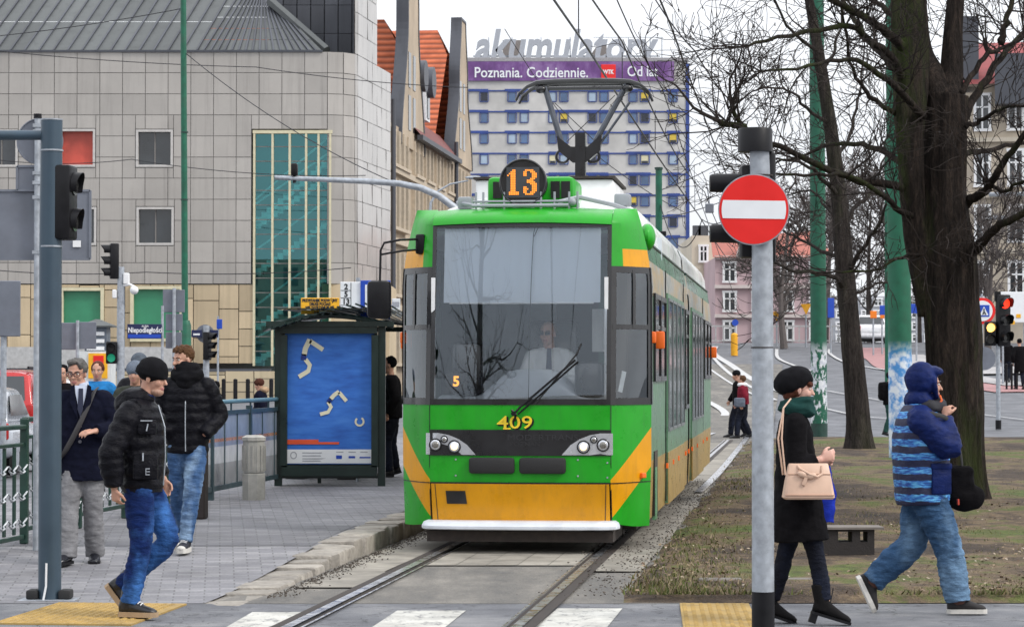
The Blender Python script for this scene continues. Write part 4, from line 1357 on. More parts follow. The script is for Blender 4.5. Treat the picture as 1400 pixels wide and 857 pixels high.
def gable(u0, u1, zb, zt, name='gable'):
    """curved dutch gable: wall slab with a dark metal coping"""
    uc = (u0 + u1) / 2; hwid = (u1 - u0) / 2
    outl = []
    for k in range(33):
        a = k / 32
        w = hwid * (1 - 0.55 * sm(0, 0.55, a) - 0.22 * sm(0.6, 1.0, a)); outl.append((w, zb + (zt - zb) * a))
    gm = MB()
    poly = [(uc - w, z) for w, z in outl] + [(uc + w, z) for w, z in reversed(outl)]
    gm.prism(poly, lambda a, b: FP(a, b, 0.12), -fn_ * 0.55)
    go = gm.build(name, m_ren, house)
    cp = MB()
    def out(p, o_):
        s_ = -1 if p[0] < uc else 1
        return (p[0] + s_ * o_, p[1] + o_)
    cp.rings([[FP(*out(p, o_), f_) for o_, f_ in ((0.12, 0.17), (0.12, -0.47), (-0.02, -0.47), (-0.02, 0.17))] for p in poly], True)
    cp.build('coping', m_zincd, go)
    for uu in (uc - 1.3, uc + 0.3):
        for z0 in (zb + 0.8, zb + 3.0):
            MB().box(FP(uu, z0 + 1.0, 0.12), (0.8, 0.06, 1.8), Mh).build('window', m_glassd, go)
    return go
gable(4.3, 12.3, 13.2, 25.0)
gable(24.2, FL - 0.2, 14.0, 22.6)
def cross_roof(u0, uc, u1, zb, zt, depth, hip=0.8):
    m = MB()
    for (ua, ub) in ((u0, uc), (u1, uc)):
        m.add([FP(ua, zb, -0.6), FP(ua, zb, -depth), FP(ub, zt, -depth), FP(ub, zt, -0.6 - hip), FP(ua + (ub - ua) * 0.8, zb + (zt - zb) * 0.8, -0.6)], [(0, 1, 2, 3, 4)])
    m.build('tiled_roof', m_tiles, house)
cross_roof(3.9, 8.3, 12.7, 13.4, 20.0, 12)
cross_roof(20.0, 28.2, FL, 13.6, 22.1, 14)
ma_ = MB(); ma_.add([FP(8.6, ZE, 0.5), FP(24.2, ZE, 0.5), FP(24.2, ZE + 1.4, -0.7), FP(8.6, ZE + 1.4, -0.7)], [(0, 1, 2, 3)])
ma_.build('eaves_roof', mat('dark_red_tiles', (0.16, 0.045, 0.04), 0.7, var=0.3), house)
MB().box(FP(16.4, ZE - 0.1, 0.45), (15.6, 0.3, 0.25), Mh).build('gutter', m_zincd, house)
for u in (11.5, 14.5):
    d = MB().box(FP(u, 16.4, -1.0), (1.5, 2.0, 2.2), Mh).build('dormer', m_white, house)
    k = MB(); k.cyl(FP(u, 17.4, -2.4), FP(u, 17.4, 0.35), 0.85, n=12); k.build('dormer_hood', m_zincd, d, True)
    MB().box(FP(u, 16.2, 0.02), (0.9, 0.06, 1.5), Mh).build('window', m_glassd, d)
for u in (0.35, 23.6):
    MB().cyl(FP(u, 0, 0.35), FP(u, 15, 0.35), 0.12, n=8).build('downpipe', m_zincd, house)
MB().box(FP(-1.6, 7.5, -3.0), (3.0, 5.6, 15), Mh).build('stair_tower', mat('pale_render', (0.5, 0.44, 0.36), 0.85, var=0.12), house)
MB().cyl(FP(-1.2, 15, -3.0), FP(-1.2, 17.2, -3.0), 1.5, 0.2, n=10).build('tower_cap', m_zincd, house) if False else None

# ---- office tower
YO = 350.0; KO = YO / F
def OX(px): return (px - 700) * KO
def OZ(py): return CZ + (510 - py) * KO
m_conc = mat('white_concrete', (0.5, 0.49, 0.47), 0.85, var=0.16, scale=0.35, dirt=0.4, dirtcol=(0.3, 0.3, 0.32))
m_blue = mat('blue_window_band', (0.025, 0.055, 0.23), 0.5, var=0.25, scale=0.5)
tower = thing('office_tower', 'tall white office block with blue window bands and rooftop lettering', 'building', (0, 0, 0))
xa, xb_ = OX(560), OX(938)
MB().box(((xa + xb_) / 2, YO + 9, OZ(82) / 2 + 0.5), (xb_ - xa, 18, OZ(82) - 1)).build('wall', m_conc, tower)
MB().box((xb_ + 0.25, YO + 9, OZ(86) / 2), (0.5, 18.2, OZ(86))).build('side_wall', m_blue, tower)
MB().box(((xa + xb_) / 2, YO + 9, OZ(81)), (xb_ - xa + 0.6, 18.6, 0.5)).build('parapet', mat('parapet_grey', (0.3, 0.29, 0.3), 0.7), tower)
wc = [(612, 623), (628, 640), (656, 667.5), (694, 706), (711, 722.5), (750, 761), (765, 777), (804, 816), (820, 832), (860, 871.5), (875.5, 888), (914.5, 926.5)]
rnd = random.Random(31)
m_wblue = mat('tower_glass_blue', (0.07, 0.13, 0.25), 0.15, var=0.4, scale=0.3, spec=0.7)
m_wpale = mat('tower_glass_pale', (0.33, 0.42, 0.52), 0.3, var=0.2, scale=0.3)
m_wyell = mat('yellow_blind', (0.6, 0.44, 0.06), 0.6, var=0.1)
m_wdark = mat('tower_glass_dark', (0.02, 0.025, 0.04), 0.15, var=0.4)
m_wcream = mat('cream_blind', (0.62, 0.58, 0.4), 0.6, var=0.1)
ro_y = [125 + 28.6 * i for i in range(13)]
for y in ro_y:
    z1, z0 = OZ(y), OZ(y + 14)
    # blue bands broken at piers
    MB().box((OX(771), YO - 0.04, z1 + 0.12), (OX(938) - OX(604), 0.12, 0.2)).build('blue_band', m_blue, tower)
    for a, b in ((604, 667.5), (690, 724), (750, 832), (856, 890), (912, 930)):
        if rnd.random() < 0.97:
            MB().box((OX((a + b) / 2), YO - 0.08, z1 + 0.2), (OX(b) - OX(a), 0.2, 0.34)).build('blue_band', m_blue, tower)
    for (a, b) in wc:
        r = rnd.random()
        m = m_wblue if r < 0.5 else m_wpale if r < 0.68 else m_wdark if r < 0.86 else m_wcream if r < 0.93 else m_wyell
        wn = MB().box((OX((a + b) / 2), YO - 0.03, (z0 + z1) / 2), (OX(b) - OX(a) - 0.3, 0.12, z1 - z0 - 0.2)).build('window', m, tower)
        f = MB()
        for p, q, r_, s in ((a, b, z0, z0 + 0.1), (a, b, z1 - 0.1, z1)):
            f.box((OX((p + q) / 2), YO - 0.08, (r_ + s) / 2), (OX(q) - OX(p), 0.22, s - r_))
        for px in (a, b):
            f.box((OX(px), YO - 0.08, (z0 + z1) / 2), (0.1, 0.2, z1 - z0 - 0.21))
        if m in (m_wcream, m_wyell):
            MB().box((OX((a + b) / 2), YO - 0.11, z0 + 0.28), (OX(b) - OX(a) - 0.4, 0.1, 0.42)).build('lower_pane', m_wdark, wn)
        f.build('window_frame', m_blue, wn)
# roof structures, sign and banner
MB().box((OX(702), YO + 8, OZ(66)), (OX(717) - OX(687), 5, OZ(46) - OZ(84))).build('lift_house', mat('brown_render', (0.2, 0.18, 0.17), 0.8, var=0.2), tower)
lh = MB(); lh.prism([(OX(792), OZ(84)), (OX(832), OZ(84)), (OX(832), OZ(49)), (OX(822), OZ(49)), (OX(806), OZ(72)), (OX(792), OZ(76))], lambda a, b: (a, YO + 6, b), (0, 5, 0)); lh.build('stair_house', mat('brown_render', (0.2, 0.18, 0.17)), tower)
ltr = text_mb('akumulatory', 6.1, facing((OX(773), YO + 0.4, OZ(63.5)), (0, -1, 0)), 0.3, 0.17, sx=0.93, shear=0.22, spacing=1.02)
# fit lettering width to its place
xs_ = [v[0] for v in ltr.v]; sc_ = (OX(901) - OX(649)) / (max(xs_) - min(xs_)); mn = min(xs_)
ltr.v = [((v[0] - mn) * sc_ + OX(649), v[1], v[2]) for v in ltr.v]
ltr.build('rooftop_lettering', mat('letter_grey', (0.36, 0.38, 0.42), 0.5, var=0.08), tower)
fm = MB()
for py in (75, 80): fm.box((OX(775), YO + 1.0, OZ(py)), (OX(905) - OX(648), 0.15, 0.18))
for px in (668, 700, 740, 780, 820, 860, 890, 906): fm.box((OX(px), YO + 1.0, OZ(67)), (0.12, 0.12, 3.6))
fm.box((OX(860), YO + 1.0, OZ(49)), (OX(908) - OX(812), 0.08, 0.08))
fm.build('lettering_frame', m_galv, tower)
def bannermat():
    t = NT('purple_banner')
    c = t.ramp(t.noise(0.45, 5, t.mapv((1, 1, 0.6)), rough=0.7), [(0.3, (0.085, 0.03, 0.13)), (0.5, (0.15, 0.06, 0.22)), (0.7, (0.27, 0.17, 0.35))])
    t.l(c, t.b.inputs['Base Color']); t.b.inputs['Roughness'].default_value = 0.6
    return t.m
ban = MB().box(((OX(600) + OX(922)) / 2, YO - 0.2, OZ(97)), (OX(922) - OX(600), 0.2, OZ(84) - OZ(110.5))).build('banner', bannermat(), tower)
def fit(mb, px0, px1):
    xs_ = [v[0] for v in mb.v]; a, b = OX(px0), OX(px1); k = (b - a) / (max(xs_) - min(xs_)); mn = min(xs_)
    mb.v = [((v[0] - mn) * k + a, v[1], v[2]) for v in mb.v]; return mb
bt = (fit(text_mb('Poznania. Codziennie.', 2.0, facing((OX(725), YO - 0.34, OZ(99.5)), (0, -1, 0)), 0.02, 0.02), 649, 804))
bt2 = (fit(text_mb('Od lat', 2.0, facing((OX(878), YO - 0.34, OZ(98)), (0, -1, 0)), 0.02, 0.02), 858, 900))
bt.build('banner_text', m_signwhite, ban); bt2.build('banner_text', m_signwhite, ban)
lg = MB(); lg.bbox((OX(832), YO - 0.36, OZ(98)), (2.0, 0.12, 2.0), 0.05); lgo = lg.build('banner_logo', m_signred, ban)
fit(text_mb('WTK', 0.8, facing((OX(832), YO - 0.44, OZ(98.5)), (0, -1, 0)), 0.01, 0.03), 824.5, 839.5).build('logo_text', m_signwhite, lgo)

# ---- buildings beyond the tram and behind the trees
def simple_block(name, label, px0, px1, pyt, pyb, Y, m, rows_, cols_, depth=12, trim=None, wsz=(0.5, 0.55), roof=None, glassm=None):
    k = Y / F
    X = lambda px: (px - 700) * k
    Z = lambda py: CZ + (510 - py) * k
    t = thing(name, label, 'building', (X((px0 + px1) / 2), Y, 0))
    ox = X((px0 + px1) / 2)
    MB().box((0, depth / 2, Z(pyt) / 2), (X(px1) - X(px0), depth, Z(pyt))).build('wall', m, t)
    hh = (Z(pyt) - Z(pyb)) / rows_; ww = (X(px1) - X(px0)) / cols_
    for i in range(rows_):
        for j in range(cols_):
            cx = X(px0) + ww * (j + .5) - ox; cz = Z(pyb) + hh * (i + .5)
            wn = MB().box((cx, -0.02, cz), (ww * wsz[0], 0.08, hh * wsz[1])).build('window', glassm or m_glassd, t)
            f = MB(); w_, h_ = ww * wsz[0], hh * wsz[1]
            for dx, dz, a, b in ((0, -h_ / 2 - 0.06, w_ + 0.34, 0.14), (0, h_ / 2 + 0.06, w_ + 0.34, 0.14), (-w_ / 2 - 0.07, 0, 0.14, h_), (w_ / 2 + 0.07, 0, 0.14, h_), (0, 0, 0.09, h_), (0, h_ * 0.15, w_, 0.08)):
                f.box((cx + dx, -0.07, cz + dz), (a, 0.14, b))
            f.build('window_frame', m_white, wn)
    if trim:
        c = MB()
        for i in range(rows_ + 1): c.box((0, -0.12, Z(pyb) + hh * i), (X(px1) - X(px0) + 0.1, 0.3, 0.22))
        c.build('cornice', trim, t)
    return t, X, Z, ox
m_pink = mat('pink_render', (0.5, 0.37, 0.39), 0.85, var=0.1, scale=0.4, dirt=0.15)
m_pale = mat('pale_trim', (0.58, 0.52, 0.5), 0.8, var=0.08)
pk, X, Z, ox = simple_block('pink_town_house', 'pink town house with white framed windows and red roof beyond the tram', 978, 1135, 352, 472, 165.0, m_pink, 3, 4, trim=m_pale, wsz=(0.34, 0.6))
rm = MB(); rm.add([(X(974) - ox, -0.4, Z(352)), (X(1138) - ox, -0.4, Z(352)), (X(1132) - ox, 5, Z(310)), (X(980) - ox, 5, Z(318))], [(0, 1, 2, 3)]); rm.build('roof', mat('hazy_red_roof', (0.36, 0.12, 0.09), 0.8, var=0.2, scale=1.5), pk)  # roof red paled to carry the distance haze in its colour
gb_ = MB(); gb_.prism([(X(1006) - ox, Z(352)), (X(1056) - ox, Z(352)), (X(1050) - ox, Z(338)), (X(1042) - ox, Z(330)), (X(1036) - ox, Z(316)), (X(1024) - ox, Z(316)), (X(1018) - ox, Z(330)), (X(1010) - ox, Z(338))], lambda a, b: (a, -0.5, b), (0, 0.8, 0)); go_ = gb_.build('gable', m_pale, pk)
MB().box((X(1031) - ox, -0.55, Z(337)), (0.6, 0.08, 1.1)).build('window', m_glassd, go_)
bb, X, Z, ox = simple_block('cream_building', 'narrow cream building with two chimneys rising behind the tram roof', 946, 978, 322, 470, 175.0, mat('cream_render', (0.56, 0.5, 0.4), 0.85, var=0.1, scale=0.4), 3, 1, wsz=(0.25, 0.4))
MB().box((X(957) - ox, 3, Z(315)), (0.55, 0.55, 1.0)).build('chimney', m_zincd, bb); MB().box((X(966) - ox, 3, Z(315)), (0.7, 0.55, 1.0)).build('chimney', m_zincd, bb)
rb, X, Z, ox = simple_block('ornate_stone_building', 'pale stone building with dark red roof behind the thick tree', 1324, 1640, 112, 420, 132.0, mat('pale_stone', (0.47, 0.41, 0.33), 0.85, var=0.18, scale=0.5, dirt=0.3, bump=0.4, bscale=3), 4, 7, trim=mat('stone_cornice', (0.5, 0.45, 0.37), 0.85, var=0.1), wsz=(0.36, 0.6))
rb.rotation_euler = (0, 0, -R(11))
rm = MB(); rm.add([(X(1320) - ox, -0.6, Z(113)), (X(1640) - ox, -0.6, Z(113)), (X(1630) - ox, 5, Z(38)), (X(1338) - ox, 5, Z(38))], [(0, 1, 2, 3)]); rm.build('roof', mat('dark_red_roof', (0.27, 0.06, 0.06), 0.7, var=0.25, scale=1.0), rb)
MB().box((X(1326) - ox, 0.6, Z(70)), (1.2, 1.2, 4.0)).build('corner_turret', m_zincd, rb)
MB().box((X(1385) - ox, -0.5, Z(108)), (1.6, 1.4, 2.6)).build('dormer', m_zincd, rb)
ln_ = MB()
for py in (265, 297): ln_.tube([(X(1355) - ox, -0.5, Z(py)), (X(1500) - ox, -0.5, Z(py))], 0.12, 6)
ln_.build('balcony_rail', m_galv, rb)
fbk, X, Z, ox = simple_block('far_grey_block', 'far grey block of flats seen between the tree trunks', 1140, 1330, 405, 470, 260.0, mat('far_grey_render', (0.4, 0.41, 0.44), 0.85, var=0.1, scale=0.3), 4, 11, wsz=(0.5, 0.5))
# ------------------------------------------------------------------ street furniture
def PG(px, py):
    """point on the platform seen at a pixel"""
    p = G(px, py, 0.1)
    for _ in range(5): p = G(px, py, PZ(p.y))
    return p
def at(px, py, Y): return A(px, py, Y)
def sc(Y): return F / Y
# blue-grey mast with arm
b = PG(68, 818); Y = b.y; k = Y / F
mast = thing('signal_mast', 'thick blue-grey mast with a side arm and a black signal, man in glasses behind it', 'signal mast', b)
m_mast = mat('mast_blue_grey', (0.045, 0.075, 0.105), 0.42, 0.2, var=0.12, scale=3, bump=0.03, dirt=0.15)
def rel(root, p): return V(p) - root.location
MB().tube([(0, 0, 0), (-0.005, 0, at(0, 337, Y).z - b.z), (0, 0, at(0, 165, Y).z - b.z)], [0.085, 0.083, 0.08], 28).build('pole', m_mast, mast, True)
MB().cyl((0, 0, at(0, 165, Y).z - b.z), (0, 0, at(0, 163, Y).z - b.z), 0.083, n=28).build('pole_cap', m_galv, mast, True)
MB().cyl((-0.06, 0, at(0, 185, Y).z - b.z), (-3.2, 0.1, at(0, 185, Y).z - b.z), 0.037, n=16).build('arm', m_mast, mast, True)
for py in (206, 337): MB().cyl((0, 0, at(0, py, Y).z - b.z - 0.006), (0, 0, at(0, py, Y).z - b.z + 0.006), 0.087, n=28).build('band', m_galv, mast, True)
for s in (-1, 1): MB().bbox((s * 0.12, 0, 0.035), (0.09, 0.16, 0.07), 0.015).build('base_clamp', m_rubber, mast, True)
MB().tube([(-0.01, -0.09, 0.27), (-0.012, -0.092, 0.1), (-0.03, -0.1, 0.0)], 0.008, 6).build('cable_conduit', m_white, mast, True)
MB().box((0, 0, -0.005), (0.42, 0.34, 0.012)).build('base_plate', m_galv, mast)
def visor(mb, c, d, r, L):
    """open cylinder visor pointing along d, cut lower lip"""
    c = V(c); d = V(d).normalized(); u = d.cross(V((0, 0, 1))).normalized(); w = V((0, 0, 1))
    rings = [[], []]
    out0 = []; out1 = []
    for i in range(17):
        a = R(-40) + R(260) * i / 16
        p = u * math.cos(a) * r + w * math.sin(a) * r
        out0.append(c + p); out1.append(c + p * 0.97 + d * L * (0.6 + 0.4 * max(0, math.sin(a))))
    mb.rings([out0, out1], cap=False, close=False)
    mb.rings([[c + (p - c) * 0.93 for p in out0], [c + (p - c) * 0.95 for p in out1]], cap=False, close=False)
def lens(c, d, r, m, par, name='lens'):
    o = MB(); c = V(c); d = V(d).normalized()
    o.cyl(c, c + d * 0.012, r, n=18); return o.build(name, m, par, True)
m_lensd = mat('dark_lens', (0.03, 0.03, 0.03), 0.15, var=0.2)
m_lensr = emit('red_signal', (1.0, 0.03, 0.01), 2.2)
m_lensa = emit('amber_signal', (1.0, 0.55, 0.12), 3.0)
m_lensg = emit('green_signal', (0.02, 0.45, 0.25), 0.35)
def head(par, c, d, n, r, lit={}, pitch=None, depth=None, name='signal_head', vl=2.1):
    """signal head centred at c with lenses facing d"""
    c = V(c); d = V(d).normalized(); pitch = pitch or r * 2.5; depth = depth or r * 1.5
    ang = math.atan2(d.x, -d.y)
    h = MB(); h.bbox(c - d * depth / 2, (r * 2.5, depth, pitch * n + r * 0.2), r * 0.25, (0, 0, ang))
    ho = h.build(name, m_black, par, True)
    for i in range(n):
        cc = c + V((0, 0, pitch * ((n - 1) / 2 - i)))
        vm = MB(); visor(vm, cc, d, r * 1.08, r * vl); vm.build('visor', m_black, ho, True)
        lens(cc, d, r * 0.95, {'r': m_lensr, 'a': m_lensa, 'g': m_lensg}.get(lit.get(i), m_lensd), ho)
    return ho
head(mast, (0.165, 0.02, at(0, 277, Y).z - b.z), (1, -0.12, 0), 2, 0.085, pitch=0.27, depth=0.13, vl=0.85)
MB().tube([(0.0, 0.02, at(0, 222, Y).z - b.z), (0.1, 0.02, at(0, 232, Y).z - b.z)], 0.02, 8).tube([(0.0, 0.02, at(0, 330, Y).z - b.z), (0.1, 0.02, at(0, 322, Y).z - b.z)], 0.02, 8).build('signal_bracket', m_black, mast)

# sign post seen from behind
b = PG(49, 752); Y = b.y; s_ = sc(Y)
sp = thing('sign_post', 'thin galvanised post carrying the backs of a round sign and a wide grey panel', 'sign post', b)
def rz_(py): return at(0, py, Y).z - b.z
def rx_(px): return (px - 49) / s_
MB().cyl((0, 0, 0), (0, 0, rz_(160)), 0.028, n=14).build('post', m_galv, sp, True)
MB().cyl((0, 0, rz_(162)), (0, 0, rz_(156)), 0.036, n=14).build('post_cap', m_black, sp, True)
def disc_back(mb, c, r, th=0.02, n=40): mb.cyl(V(c) + V((0, -th / 2, 0)), V(c) + V((0, th / 2, 0)), r, n=n)
d = MB(); disc_back(d, (rx_(51), 0.05, rz_(193)), 31 / s_); d.torus((rx_(51), 0.04, rz_(193)), 31 / s_, 0.008, Matrix.Rotation(R(90), 3, 'X'), 40, 6)
d.build('round_sign', m_signback, sp, True)
def plate(px0, px1, py0, py1, name, y=0.05, m=m_signback, par=None, rim=True):
    mb = MB(); c = ((rx_(px0) + rx_(px1)) / 2, y, (rz_(py0) + rz_(py1)) / 2); w, h = (px1 - px0) / s_, (py1 - py0) / s_
    mb.bbox(c, (w, 0.02, h), 0.008)
    if rim:
        for a, bb_, p, q in ((0, h / 2, w, 0.02), (0, -h / 2, w, 0.02), (w / 2, 0, 0.02, h), (-w / 2, 0, 0.02, h)):
            mb.box((c[0] + a, y - 0.012, c[2] + bb_), (p, 0.02, q))
    return mb.build(name, m, par or sp)
plate(20, 49, 227, 260, 'square_sign')
wp_ = plate(-26, 120, 260, 354, 'wide_panel', 0.07)
MB().box((rx_(102), 0.05, rz_(333)), (11 / s_, 0.008, 9 / s_)).build('sticker', m_white, wp_)
for py in (172, 180, 237, 250, 270, 345): MB().box((0, 0.0, rz_(py)), (0.075, 0.07, 0.03)).build('clamp', m_galv, sp)
# grey panel at the far edge
b = G(4, 655); Y = b.y; s_ = sc(Y)
sp = thing('panel_sign', 'dark grey sign panel seen from behind on a post by the red car', 'sign', b)
MB().cyl((0, 0, 0), (0, 0, at(0, 388, Y).z), 0.05, n=12).build('post', m_galv, sp, True)
q = MB(); q.bbox(((8 - 4) / s_, -0.06, at(0, 422, Y).z), (40 / s_, 0.03, 76 / s_), 0.02); q.build('panel', m_signback, sp)

# railing with hanging chains along the platform
SF = -7.05
m_chain = mat('chain_links', (0.42, 0.44, 0.46), 0.4, 0.6, var=0.3, scale=30)
PL = 1.72
def fence_panel():
    t = thing('railing_panel', 'x', 'railing')
    H_ = 1.13
    MB().bbox((0, 0, H_ / 2), (0.07, 0.07, H_), 0.01).build('post', m_dkgreen, t)
    r = MB()
    r.bbox((0, PL / 2, H_ - 0.01), (0.06, PL, 0.045), 0.012); r.build('top_rail', m_dkgreen, t)
    MB().bbox((0, PL / 2, H_ - 0.17), (0.035, PL - 0.07, 0.035), 0.008).build('upper_rail', m_dkgreen, t)
    MB().bbox((0, PL / 2, 0.13), (0.035, PL - 0.07, 0.04), 0.008).build('lower_rail', m_dkgreen, t)
    nb_ = 6
    for i in range(1, nb_): MB().box((0, PL * i / nb_, (0.15 + H_ - 0.18) / 2), (0.02, 0.05, H_ - 0.35)).build('bar', m_dkgreen, t)
    for i in range(nb_):
        a, c = PL * i / nb_ + 0.03, PL * (i + 1) / nb_ - 0.03
        for z in (0.30, 0.54, 0.78):
            pts = [(0.03 + 0.012 * math.sin(k * 2.1), a + (c - a) * k / 10, z - 0.075 * math.sin(math.pi * k / 10)) for k in range(11)]
            MB().tube(pts, [0.010 if k % 2 else 0.008 for k in range(11)], 6).build('chain', m_chain, t)
    return t
fp0 = fence_panel()
names_ = ['green railing panel with chains nearest the thick mast', 'green railing panel with chains behind the man in the dark overcoat', 'green railing panel with chains behind the man in the beanie', 'green railing panel with chains next before the translucent barrier']
pos = [21.45 + PL * i for i in range(5)]
labs = ['green chain railing panel cut off by the picture edge', 'green chain railing panel in front of the red car', 'green chain railing panel behind the man in the overcoat', 'green chain railing panel between the overcoat and the beanie man', 'green chain railing panel ending at the dark litter bin']
for i, y in enumerate(pos):
    loc = (sX(SF, y), y, PZ(y) + 0.005)
    if i == 0:
        fp0.location = loc; fp0.rotation_euler = (0, 0, -TA); fp0['label'] = labs[0]; fp0['group'] = 'chain railing panels along the platform'
    else:
        dup(fp0, loc, -TA, labs[i], 'chain railing panels along the platform')
# dark litter post
b = PG(275, 709)
t = thing('litter_bin', 'dark brown slim litter bin behind the man in the scarf', 'litter bin', b, -TA)
MB().bbox((0, 0, 0.42), (0.11, 0.2, 0.84), 0.02).build('bin_body', mat('bin_brown', (0.03, 0.022, 0.02), 0.6, var=0.2), t)
MB().bbox((0, 0, 0.87), (0.14, 0.23, 0.05), 0.02).build('bin_cover', m_black, t)
# translucent barrier panels
def pane_band_mat():
    t = NT('barrier_pane')
    sep = t.n('ShaderNodeSeparateXYZ'); t.l(t.obj(), sep.inputs[0])
    c = t.ramp(sep.outputs['Z'], [(0.0, (0.3, 0.31, 0.33)), (0.42, (0.36, 0.37, 0.39)), (0.43, (0.6, 0.62, 0.66)), (0.62, (0.62, 0.64, 0.68)), (0.63, (0.25, 0.32, 0.46)), (0.68, (0.28, 0.34, 0.46)), (0.685, (0.5, 0.26, 0.16)), (0.72, (0.5, 0.26, 0.16)), (0.725, (0.27, 0.34, 0.47)), (1.0, (0.34, 0.4, 0.5))])  # bands painted in for a blurred vehicle seen through the glass
    nz = t.ramp(t.noise(5, 4), [(0.3, 0.85), (0.7, 1.1)])
    t.l(t.mix(1.0, c, nz, 'MULTIPLY'), t.b.inputs['Base Color'])
    t.b.inputs['Roughness'].default_value = 0.25
    tr = t.n('ShaderNodeBsdfTransparent'); mx = t.n('ShaderNodeMixShader', i_0=0.72)
    t.l(tr.outputs[0], mx.inputs[1]); t.l(t.b.outputs[0], mx.inputs[2]); t.l(mx.outputs[0], t.out.inputs['Surface'])
    return t.m
m_paneband = pane_band_mat()
m_barr = mat('barrier_frame', (0.05, 0.085, 0.1), 0.4, 0.2, var=0.15)
y = 28.9
labs = ['translucent barrier panel with orange stripe between dark bin and next panel', 'translucent barrier panel with orange stripe behind the concrete bin', 'translucent barrier panel with orange stripe running into the tram shelter']
for i, L in enumerate((1.55, 2.1, 2.3)):
    t = thing('barrier_panel', labs[i], 'barrier', (sX(SF, y), y, PZ(y)), -TA, 'translucent barrier panels beside the shelter')
    MB().box((0, L / 2, 0.58), (0.012, L - 0.06, 0.86)).build('pane', m_paneband, t)
    f = MB(); f.box((0, 0, 0.55), (0.07, 0.07, 1.1)); f.box((0, L / 2, 1.03), (0.05, L - 0.07, 0.05)); f.box((0, L / 2, 0.13), (0.05, L - 0.07, 0.06)); f.build('frame', m_barr, t)
    MB().tube([(0, -0.02, 1.16), (0, L, 1.16)], 0.028, 10).build('handrail', mat('handrail_blue', (0.13, 0.26, 0.33), 0.4, 0.2, var=0.1), t, True)
    v = MB()
    for q in (0.33, 0.66): v.box((0, L * q, 0.58), (0.03, 0.03, 0.86))
    v.build('upright', m_barr, t)
    for q in (0.02, 0.5): MB().box((0, L * q + 0.03, 1.1), (0.02, 0.02, 0.1)).build('rail_bracket', m_barr, t)
    y += L
# concrete bin
b = PG(347, 683)
t = thing('concrete_bin', 'grey ribbed concrete litter bin beside the tram shelter', 'litter bin', b)
def octo(r, z): return [V((r * math.cos(a), r * math.sin(a), z)) for a in [math.pi / 8 + math.pi / 4 * i for i in range(8)]]
m_binc = mat('bin_concrete', (0.42, 0.41, 0.38), 0.85, var=0.15, scale=8, bump=0.5, bscale=60, dirt=0.35)
MB().rings([octo(0.142, 0), octo(0.142, 0.31), octo(0.135, 0.32)]).build('bin_base', m_binc, t)
mb = MB(); mb.rings([octo(0.135, 0.33), octo(0.135, 0.7), octo(0.148, 0.705), octo(0.148, 0.745), octo(0.1, 0.77)])
for i in range(16):
    a = 2 * math.pi * i / 16; mb.box((0.133 * math.cos(a), 0.133 * math.sin(a), 0.5), (0.02, 0.012, 0.3), (0, 0, a))
mb.build('bin_body', m_binc, t)

# ---- tram stop shelter
YS = 34.3; ks = sc(YS)
b = V(((451 - 700) / ks, YS, PZ(YS)))
sh = thing('tram_shelter', 'dark green tram stop shelter with a big blue poster on its end wall', 'shelter', b)
def hx(px): return (px - 451) / ks
def hz(py): return at(0, py, YS).z - b.z
W2 = hx(526)
m_shel = mat('shelter_dark_green', (0.008, 0.022, 0.018), 0.35, var=0.2, coat=0.2)
D = 4.2; dsh = 0.114
for (px, d) in ((381, 0), (522, 0), (381, D), (522, D)):
    MB().box((hx(px) + dsh * d, d, hz(445) / 2), (0.1, 0.1, hz(445))).build('post', m_shel, sh)
case = MB(); cx, cz = hx(451), (hz(448) + hz(648)) / 2; w, h = (516 - 386) / ks, (648 - 448) / ks
for a, bb_, p, q in ((0, h / 2 - 0.03, w, 0.1), (0, -h / 2 + 0.05, w, 0.14), (-w / 2 + 0.03, 0, 0.09, h - 0.2), (w / 2 - 0.03, 0, 0.09, h - 0.2)):
    case.box((cx + a, -0.03, cz + bb_), (p, 0.17, q))
case.box((cx, 0.05, cz), (w, 0.06, h))
co_ = case.build('poster_case', m_shel, sh)
def postermat():
    t = NT('poster_paper')
    n = t.noise(2.0, 5, t.mapv((1.2, 1, 5)), rough=0.6)
    c = t.ramp(n, [(0.3, (0.018, 0.1, 0.42)), (0.5, (0.028, 0.15, 0.55)), (0.7, (0.05, 0.2, 0.62))])
    t.l(c, t.b.inputs['Base Color']); t.b.inputs['Roughness'].default_value = 0.6
    return t.m
po = MB().box((cx, -0.02, (hz(456) + hz(634)) / 2), ((512 - 390) / ks, 0.02, (634 - 456) / ks)).build('poster', postermat(), co_)
def px3(px, py, o=-0.036): return V((hx(px), o, hz(py)))
pw_ = MB(); pw_.quad(px3(391, 614), px3(511, 614), px3(511, 633), px3(391, 633)); pw_.build('poster_footer', m_signwhite, po)
m_diver = mat('poster_pale_figure', (0.72, 0.68, 0.5), 0.4, var=0.04)
m_navy = mat('poster_navy', (0.01, 0.03, 0.2), 0.4, var=0.05)
def band(pts, w, m, name):
    mb = MB(); Lp = []; Rp = []
    for i, p in enumerate(pts):
        a = V(pts[max(0, i - 1)]); c = V(pts[min(len(pts) - 1, i + 1)]); dd = (c - a).normalized(); nn = V((-dd.y, dd.x)); p = V(p)
        Lp.append(p + nn * w / 2); Rp.append(p - nn * w / 2)
    for i in range(len(pts) - 1):
        mb.quad(px3(*Lp[i], -0.039), px3(*Lp[i + 1], -0.039), px3(*Rp[i + 1], -0.039), px3(*Rp[i], -0.039))
    return mb.build(name, m, po)
